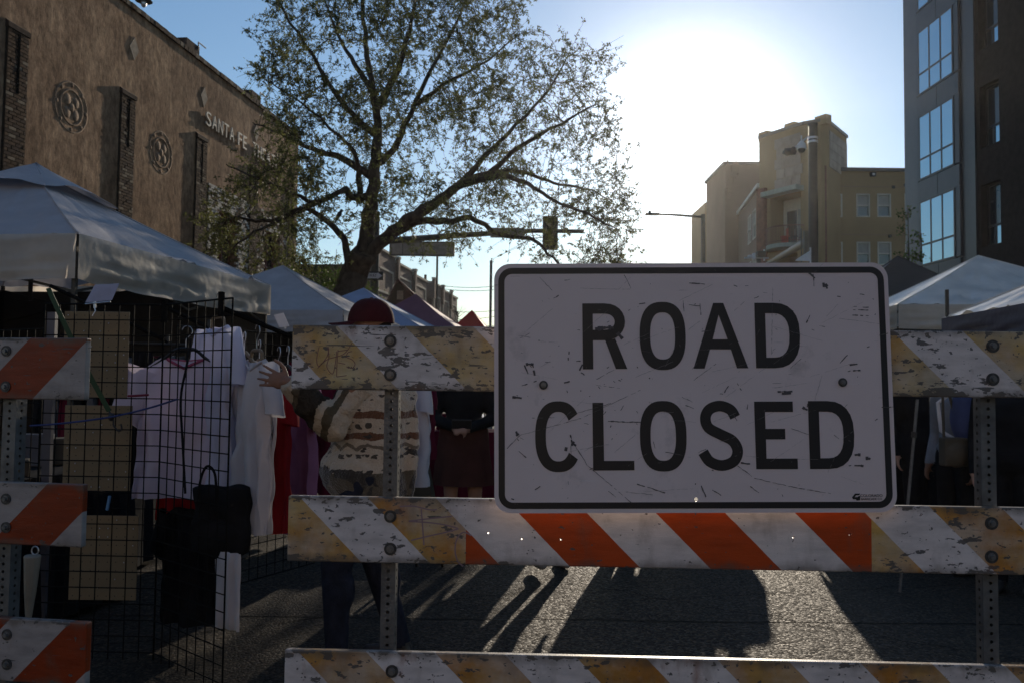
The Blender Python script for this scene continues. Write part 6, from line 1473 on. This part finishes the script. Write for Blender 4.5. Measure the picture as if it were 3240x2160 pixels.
# black bag with loop handle, black garment, cream tote behind the turned grid
c_ = P(700, 1655, 4.0); bg_ = thing('black_bag', 'soft black bag with looped handle hanging low behind the turned grid', 'bag', c_)
qq = MB(); qq.box(c_+Vector((0, 0, .02)), (.27, .07, .30)); qq.sphere(c_+Vector((0, 0, -.08)), (.15, .06, .11), 14, 10); me = remesh(qq, .012, 5)
for v in me.vertices: v.co += Vector((nz(*(v.co*9)), nz(*(v.co*9+Vector((5, 0, 0)))), nz(*(v.co*9+Vector((0, 5, 0))))))*.03
me.transform(Matrix.Translation(-c_)); me.materials.append(M_black); me.name = 'pouch'; me.polygons.foreach_set('use_smooth', [True]*len(me.polygons)); o = bpy.data.objects.new('pouch', me); COL.objects.link(o); o.parent = bg_
q = MB(); q.tube(catmull([P(622, 1600, 3.95), P(634, 1520, 3.92), P(650, 1478, 3.9), P(668, 1478, 3.9), P(682, 1510, 3.9), P(684, 1600, 3.95)], 5), .0065, 6); q.build('handle', M_black, bg_)
def cloth_panel(name, label, cat, px0, py0, px1, py1, Y, m_, th=.03, rz=0., taper=0, seed=0, extra=None):
    a, b = P(px0, py0, Y), P(px1, py1, Y); w_, h = b.x-a.x, a.z-b.z; c_ = (a+b)/2; r_ = thing(name, label, cat, (c_.x, Y, b.z), rz)
    q = MB(); n = 20; fr = []; bk = []
    for j in range(n+1):
        for i in range(n+1):
            u, v = i/n-.5, j/n; x_ = u*w_*(1-taper*(1-v)); f = .02*nz(u*6, v*1.5, seed)+.01*math.sin(u*18+seed); e = (1-(2*u)**4)*(1-(2*v-1)**6)
            fr.append(Vector((x_, -th*.5*e+f, v*h))); bk.append(Vector((x_, th*.5*e+f+.001, v*h)))
    fs = [(j*(n+1)+i, j*(n+1)+i+1, (j+1)*(n+1)+i+1, (j+1)*(n+1)+i) for j in range(n) for i in range(n)]; K = (n+1)**2
    q.add(fr+bk, fs+[tuple(K+i for i in f[::-1]) for f in fs]); q.build('cloth', m_, r_, local=True, smooth=True); return r_
tb_ = cloth_panel('tote_bag', 'cream tote bag low behind the turned grid', 'bag', 668, 1745, 772, 1990, 3.95, M_s3, rz=R(-25), seed=3)
shirt('black shirt hanging low beside the black bag', P(610, 1590, 4.4), .34, .62, R(-15), M_black, seed=15, hanger=False)
cloth_panel('dark_garment', 'long black garment left of the lilac T-shirt', 'clothing', 420, 1110, 470, 1540, 4.4, M_black, th=.06, seed=6)
um = thing('folded_umbrella', 'folded cream umbrella with ring hanging at far left behind the striped rails', 'umbrella', P(104, 1740, 3.6)); a = P(103, 1755, 3.6); b = P(88, 1985, 3.6)
q = MB(); pts = [a, a.lerp(b, .02), a.lerp(b, .5), b]; q.tube(pts, [.03, .034, .024, .008], 12); q.build('canopy', mat('cream_nylon', (.26, .235, .19), .7), um, smooth=False)
q = MB(); q.tube([P(111, 1740, 3.6)+Vector((.015*math.cos(t_), 0, .017*math.sin(t_))) for t_ in [i*PI/8 for i in range(17)]], .003, 6, False); q.build('ring', M_alu, um)
# tan pegboard display cards on the grid
M_tan, t, p, tcn = nodes_mat('tan_pegboard'); ob = tcn.outputs['Object']
t.links.new(mixc(t, ntex(t, ob, 4, 4), (.21, .155, .085), (.28, .21, .12)), p.inputs['Base Color']); p.inputs['Roughness'].default_value = .7
def board(label, px0, py0, px1, py1, Y):
    a, b = P(px0, py0, Y), P(px1, py1, Y); w_, h = b.x-a.x, a.z-b.z; r_ = thing('display_board', label, 'display board', (a.x, Y, b.z), 0, 'tan hook boards')
    q = MB(); q.bbox((w_/2, 0, h/2), (w_, .006, h), b=.002); q.build('board', M_tan, r_, local=True)
    q = MB(); nx, nz_ = int(w_/.038), int(h/.038)
    for i in range(nx):
        for j in range(nz_):
            x_, z_ = (i+.5)*w_/nx, (j+.5)*h/nz_; q.tube([(x_, -.0031, z_), (x_, -.0036, z_)], .0028, 6)
    q.build('peg_holes', M_blk, r_, local=True, kind='stuff')
    q = MB(); rs_ = random.Random(px0+py0)
    for k in range(14):
        x_, z_ = (rs_.randint(0, nx-1)+.5)*w_/nx, (rs_.randint(0, nz_-1)+.5)*h/nz_; q.sphere((x_, -.008, z_), .0035, 6, 4)
    q.build('studs', M_alu, r_, local=True, kind='stuff')
board('tan hook board, topmost on the wire grid', 206, 985, 402, 1258, 4.18); board('tan hook board, middle one on the wire grid', 207, 1280, 411, 1552, 4.18); board('tan hook board, lowest on the wire grid', 226, 1628, 430, 1898, 4.18)
# price card on clip
a = P(275, 957, 4.0); cd = thing('price_card', 'pale blue card standing in a clip on top of the wire grid', 'card', a); q = MB()
c4 = [P(270, 957, 4.02), P(353, 950, 4.0), P(377, 897, 3.98), P(300, 901, 4.0)]; q.add(c4+[v+Vector((0, .004, 0)) for v in c4], [(0, 1, 2, 3), (7, 6, 5, 4), (0, 4, 5, 1), (1, 5, 6, 2), (2, 6, 7, 3), (3, 7, 4, 0)]); q.build('card', mat('pale_blue_card', (.40, .45, .66), .4), cd)
q = MB(); q.tube([P(300, 975, 4.01), P(300, 955, 4.01)], .006, 6); q.tube([P(296, 957, 4.01), P(302, 985, 4.0), P(292, 1000, 4.0)], .003, 5); q.tube([P(270, 962, 4.01), P(350, 955, 4.0)], .004, 5); q.build('clip', M_alu, cd)
a = P(885, 1035, 4.3); cd = thing('price_card', 'small clear card holder tilted above the striped top rail', 'card', a); c4 = [P(884, 1036, 4.3), P(915, 1032, 4.3), P(896, 990, 4.3), P(866, 997, 4.3)]
q = MB(); q.add(c4+[v+Vector((0, .004, 0)) for v in c4], [(0, 1, 2, 3), (7, 6, 5, 4), (0, 4, 5, 1), (1, 5, 6, 2), (2, 6, 7, 3), (3, 7, 4, 0)]); q.build('card', M_wht, cd); q = MB(); q.tube([P(902, 1040, 4.3), P(903, 1034, 4.3)], .006, 6); q.build('clip', M_alu, cd)
# cords
def cord(name, label, pts, r, m_, cat='strap', n=6):
    w3 = [P(*v) for v in pts]; q = MB(); q.tube(catmull(w3, 6), r, n); o = q.build(name, m_, origin=w3[0]); return tag(o, label, cat)
M_green = mat('green_webbing', (.006, .045, .008), .6); M_bcord = mat('blue_cord', (.02, .04, .16), .6)
st_ = thing('bungee_strap', 'green strap with black hook running down from the tent corner', 'strap', P(152, 912, 4.05))
w3 = [P(*v) for v in ((152, 912, 4.05), (185, 985, 4.03), (225, 1070, 4.02), (285, 1190, 4.0), (345, 1300, 3.99))]; q = MB()
for i in range(len(w3)-1):
    a, b = w3[i], w3[i+1]; s_ = Vector((.011, 0, .004)); q.add([a-s_, a+s_, b+s_, b-s_, a-s_+Vector((0, .003, 0)), a+s_+Vector((0, .003, 0)), b+s_+Vector((0, .003, 0)), b-s_+Vector((0, .003, 0))], [(0, 1, 2, 3), (7, 6, 5, 4), (0, 4, 5, 1), (2, 6, 7, 3), (1, 5, 6, 2), (3, 7, 4, 0)])
q.build('webbing', M_green, st_); q = MB(); q.tube(catmull([P(345, 1300, 3.98), P(358, 1325, 3.98), P(360, 1345, 3.98), P(375, 1362, 3.98), (P(385, 1355, 3.98)), P(382, 1340, 3.98)], 4), .0045, 6); q.sphere(P(352, 1318, 3.98), (.016, .012, .02), 8, 6); q.build('hook', M_blk, st_)
cord('blue_cord', 'blue cord tied across the front of the wire grids', [(95, 1346, 4.0), (200, 1338, 3.98), (350, 1318, 3.97), (470, 1290, 3.97), (560, 1262, 3.9)], .0045, M_bcord)
cord('black_strap', 'black strap hanging down the turned wire grid', [(606, 1070, 3.85), (590, 1160, 3.86), (572, 1260, 3.87), (578, 1400, 3.87), (586, 1560, 3.88)], .006, M_black)
cord('red_peg', 'small red and grey pen clipped on the wire grid', [(405, 1252, 4.02), (440, 1250, 4.02), (470, 1248, 4.02)], .006, mat('dark_red_plastic', (.2, .02, .04), .4), 'pen')
pg = P(343, 1590, 4.05); q = MB(); q.bbox(pg, (.013, .012, .07), Euler((0, .15, 0)).to_matrix(), b=.003); tag(q.build('clothes_peg', mat('blue_peg', (.10, .25, .45), .4), origin=pg), 'light blue peg clipped under the middle tan board', 'peg')
# spare wire hooks with hangers on the farther grid
for i, (px, py) in enumerate(((775, 1060), (822, 1085), (912, 1105))):
    a = P(px, py, 4.25); h_ = thing('hanger', ['empty wire hook hanger left of three behind the shirts', 'empty wire hook hanger, middle one behind the shirts', 'black hanger nearest the striped rail'][i], 'hanger', a, R(-55), 'clothes hangers')
    q = MB(); q.tube(catmull([(-.02, 0, -.01), (-.014, 0, .012), (.008, 0, .014), (.014, 0, -.012), (0, 0, -.04), (0, 0, -.085)], 5), .0025, 5); q.build('hook', M_alu, h_, local=True)
    q = MB(); q.tube(catmull([(-.19, 0, -.16), (-.08, 0, -.11), (0, 0, -.085), (.08, 0, -.11), (.19, 0, -.16)], 5), .009, 6); q.build('shoulder_bar', M_hang if i < 2 else M_hangb, h_, local=True)
# tables with cloths, crates, behind the grids and under the right tents
def table(label, cx, cy, rz, w_, d, m_, h=.75, items=0, seed=0, group='cloth covered stall tables'):
    r_ = thing('stall_table', label, 'table', (cx, cy, 0), rz, group); q = MB(); q.bbox((0, 0, h), (w_, d, .03), b=.005); q.build('table_top', M_darkmetal, r_, local=True)
    q = MB(); n = 60; vs = []; per = []
    for k in range(n):
        t_ = k/n*2*(w_+d)
        if t_ < w_: per.append((-w_/2+t_, -d/2, 0, -1))
        elif t_ < w_+d: per.append((w_/2, -d/2+t_-w_, 1, 0))
        elif t_ < 2*w_+d: per.append((w_/2-(t_-w_-d), d/2, 0, 1))
        else: per.append((-w_/2, d/2-(t_-2*w_-d), -1, 0))
    for j in range(8):
        for k, (x_, y_, nx, ny) in enumerate(per): f = .01+(.03+.025*math.sin(k*1.7+seed))*(j/7); vs.append((x_+nx*f, y_+ny*f, h+.02-(h-.02)*j/7))
    q.add(vs, [(j*n+k, (j+1)*n+k, (j+1)*n+(k+1) % n, j*n+(k+1) % n) for j in range(7) for k in range(n)]+[tuple(range(n))]); cl = q.build('tablecloth', m_, origin=None); cl.location = (cx, cy, 0); cl.rotation_euler = (0, 0, rz); tag(cl, 'cloth over the '+label, 'tablecloth', 'stall tablecloths')
    for sx in (-1, 1):
        for sy in (-1, 1): q = MB(); q.tube([(sx*(w_/2-.08), sy*(d/2-.06), 0), (sx*(w_/2-.08), sy*(d/2-.06), h)], .013, 6); q.build('leg', M_darkmetal, r_, local=True)
    rs_ = random.Random(seed)
    for k in range(items):
        x_, y_ = rs_.uniform(-w_/2+.15, w_/2-.15), rs_.uniform(-d/2+.1, d/2-.1); c_ = Matrix.Rotation(rz, 3, 'Z') @ Vector((x_, y_, 0))+Vector((cx, cy, h+.022)); hh_ = rs_.uniform(.08, .3); ww = rs_.uniform(.1, .25)
        q = MB(); M3 = Matrix.Rotation(rs_.uniform(-.5, .5), 3, 'Z'); q.bbox(c_+ZZ*hh_/2, (ww, ww*.7, hh_), M3, b=.008); mm_ = rs_.choice((M_black, M_mar, M_grey, M_khaki)); b_ = q.build('carton', mm_, None, origin=c_)
        tag(b_, ['flat', 'tall', 'squat', 'narrow', 'wide', 'upright'][k]+' '+{M_black.name: 'black', M_mar.name: 'maroon', M_grey.name: 'grey', M_khaki.name: 'khaki'}[mm_.name]+' carton on the '+label, 'box', 'goods on the stall tables')
table('black clothed table inside the nearest left stall', -3.5, 6.0, R(-8), 1.7, .7, M_black, items=6, seed=1)
table('black clothed table behind the tan boards', -2.75, 4.75, R(80), 1.2, .55, M_black, items=4, seed=2, h=.8)
table('dark table behind the brown skirt', P(1400, 1300, 8.6).x, 8.9, R(-5), 1.3, .6, M_mar, items=3, seed=3, h=.82)
table('black clothed table under the navy edged tent', 4.4, 6.9, R(84), 2.2, .7, M_black, items=6, seed=4)
table('black clothed table under the white right tent', 4.7, 10.2, R(84), 2.4, .7, M_black, items=5, seed=6)
table('black clothed table added for shade beyond the person just right of the sign', 3.75, 8.0, R(4), 2.0, .6, M_black, items=4, seed=7, h=1.02)  # table added to cast shade on the road
person('person in dark coat behind the right edge of the sign', (3.05, 8.7), 2.8, 1.74, [M_skin, M_black, M_black, M_shoe], top_r=1.3, leg_r=1.3)
# black sidewalls of the tents are added to block the sun glow
ch = thing('sandwich_board', 'tall dark sandwich board leaning below the small white T-shirt', 'sign board', (P(1335, 1500, 6.0).x, 6.0, 0)); 
q = MB(); a, b, c_, d = P(1300, 1480, 6.0), P(1350, 1478, 6.0), P(1382, 1660, 6.0), P(1310, 1660, 6.0); q.add([a, b, c_, d]+[v+Vector((.02, .05, 0)) for v in (a, b, c_, d)], [(0, 3, 2, 1), (4, 5, 6, 7), (0, 1, 5, 4), (1, 2, 6, 5), (2, 3, 7, 6), (3, 0, 4, 7)]); q.build('board', mat('dark_olive_board', (.05, .04, .025), .7), ch)
q = MB(); q.tube([Vector((c_.x-.02, 6.05, c_.z)), Vector((c_.x+.03, 6.2, 0))], .012, 5); q.tube([Vector((d.x+.02, 6.05, d.z)), Vector((d.x, 6.2, 0))], .012, 5); q.build('leg', M_darkmetal, ch)
pl_ = thing('walking_pole', 'thin pale pole leaning right of the sign', 'pole', G(2868, 1700)); a = P(2903, 1262, 5.6); b = P(2868, 1640, 5.6); b = a+(b-a)*(a.z/(a.z-b.z)); q = MB(); q.tube([b, a], .010, 8); q.build('shaft', M_galv, pl_); q = MB(); q.tube([a.lerp(b, .17), a.lerp(b, .20)], .018, 8); q.build('clamp', M_blk, pl_)
# boutique items: pale box and post behind grids at lower left
for i, (px0, px1, lab) in enumerate(((158, 183, 'pale vertical stand leg behind the left wire grid'),)):
    a = P((px0+px1)/2, 900, 4.5); st2 = thing('display_stand', lab, 'stand', (a.x, 4.5, 0)); q = MB(); q.box((a.x, 4.5, .85), (.042, .03, 1.7)); q.build('upright', mat('pale_grey_metal', (.10, .10, .12), .5), st2); q = MB(); q.box((a.x, 4.5, .02), (.4, .3, .03)); q.build('base', M_darkmetal, st2)

# ------------------------------------------------------------------ parked car behind the left stall
cc = P(55, 1405, 10.4); CX, CY = cc.x, 10.4
car = thing('parked_car', 'dark parked car partly seen at the left edge behind the stall', 'car', (CX, CY, 0), R(-8))
M_car = mat('dark_car_paint', (.02, .022, .026), .25, metal=.3, var=.05); M_tyre = mat('tyre_rubber', (.015, .015, .015), .8)
prof = [(-.75, .30), (-.80, .62), (-.55, .85), (.35, .95), (1.05, 1.42), (2.35, 1.46), (3.2, 1.02), (3.65, .92), (3.7, .35)]
q = MB(); W2 = .9; vs = []; prof2 = [Vector((0, y, z)) for y, z in prof]
# car lies along its own -x axis, this end shows the front wheel
for sx, inset in ((-1, 0), (1, 0)):
    for (x_, z_) in prof: ins = .16*max(0, (z_-.95)/.5); vs.append((-x_+.4 if 0 else -x_, sx*(W2-ins), z_))
n_ = len(prof); q.add(vs, [tuple(range(n_)), tuple(range(2*n_-1, n_-1, -1))]+[(i, i+n_, (i+1) % n_+n_, (i+1) % n_) for i in range(n_)]); q.build('body', M_car, car, local=True)
for pts in (((1.10, .98), (1.25, 1.36), (1.75, 1.38), (1.75, .98)), ((1.82, .98), (1.82, 1.38), (2.3, 1.38), (2.95, 1.0))):
    q = MB(); ins = .16*.4; q.add([(-x_, -(W2-.16*max(0, (z_-.95)/.5))-.004, z_) for x_, z_ in pts]+[(-x_, -(W2-.16*max(0, (z_-.95)/.5))-.001, z_) for x_, z_ in pts], [(0, 1, 2, 3), (7, 6, 5, 4), (0, 4, 5, 1), (1, 5, 6, 2), (2, 6, 7, 3), (3, 7, 4, 0)]); q.build('window', M_glassd, car, local=True)
for x_ in (0, -2.75):
    for y_ in (-.86, .86):
        q = MB(); q.tube([(x_, y_-.11, .33), (x_, y_+.11, .33)], .33, 24); wl_ = q.build('wheel', M_tyre, car, local=True); q = MB(); sg_ = -1 if y_ < 0 else 1
        ring = [(x_+.22*math.cos(t_), y_+sg_*.112, .33+.22*math.sin(t_)) for t_ in [i*PI/12 for i in range(25)]]; q.tube(ring, .018, 6, False); q.sphere((x_, y_+sg_*.11, .33), .05, 8, 6)
        for s5 in range(5): t_ = s5*2*PI/5; q.tube([(x_, y_+sg_*.115, .33), (x_+.22*math.cos(t_), y_+sg_*.115, .33+.22*math.sin(t_))], .02, 5)
        q.build('rim', M_alu, wl_, local=True)
q = MB(); q.bbox((.68, -.6, .68), (.12, .35, .14), b=.03); q.build('headlight', M_alu, car, local=True); q = MB(); q.bbox((.68, .6, .68), (.12, .35, .14), b=.03); q.build('headlight', M_alu, car, local=True)

# hidden racks of dark clothes added to shade the ground before the stall
def rail_rack(label, cx, cy, rz, w_, mats_, lab):
    r_ = thing('shade_rack', label, 'clothes rack', (cx, cy, 0), rz, 'clothes racks added for shade in the left stalls'); q = MB(); q.tube([(-w_/2, 0, 1.62), (w_/2, 0, 1.62)], .014, 8); q.build('hanging_rail', M_darkmetal, r_, local=True)
    for sx in (-1, 1): q = MB(); q.tube([(sx*w_/2, 0, .03), (sx*w_/2, 0, 1.62)], .014, 8); q.tube([(sx*w_/2, -.25, .03), (sx*w_/2, .25, .03)], .014, 6); q.build('leg', M_darkmetal, r_, local=True)
    M = WM(r_); n = int(w_/.09)
    for k in range(n):
        p_ = M @ Vector((-w_/2+.05+k*(w_-.1)/(n-1), 0, 1.56)); shirt(lab+', '+['first', 'second', 'third', 'fourth', 'fifth', 'sixth', 'seventh', 'eighth', 'ninth', 'tenth', 'eleventh', 'twelfth'][k]+' from the left', p_, .44, .95+.1*((k*7) % 3), rz+R(62), mats_[k % len(mats_)], seed=20+k, sleeve=.22, hanger=False, group='clothes on the racks')
rail_rack('hidden rack of dark clothes added behind the fleece jacket', -1.55, 7.9, R(-12), 1.0, (M_black, M_mar, M_black, M_grey), 'dark shirt on the added rack behind the fleece jacket')
rail_rack('hidden rack of dark clothes added behind the tan boards', -3.1, 6.6, R(20), 1.0, (M_black, M_grey, M_mar), 'dark shirt on the added rack behind the tan boards')
# haze volume added to imitate lens glare veiling things near the sun
hz = MB(); hz.box((0, 55, 12), (260, 230, 27)); hz_o = hz.build('haze', mat('glare_veil_air', (.8, .8, .8))); hz_o['kind'] = 'stuff'; hz_o['label'] = 'thin haze added to stand in for lens glare near the sun'
m = bpy.data.materials.new('glare_veil_haze'); m.use_nodes = True; t = m.node_tree; t.nodes.clear(); out = N(t, 'ShaderNodeOutputMaterial'); pv = N(t, 'ShaderNodeVolumePrincipled')
pv.inputs['Color'].default_value = (.95, .93, .9, 1); pv.inputs['Density'].default_value = .00026; pv.inputs['Anisotropy'].default_value = .8; t.links.new(pv.outputs[0], out.inputs['Volume']); hz_o.data.materials.clear(); hz_o.data.materials.append(m)
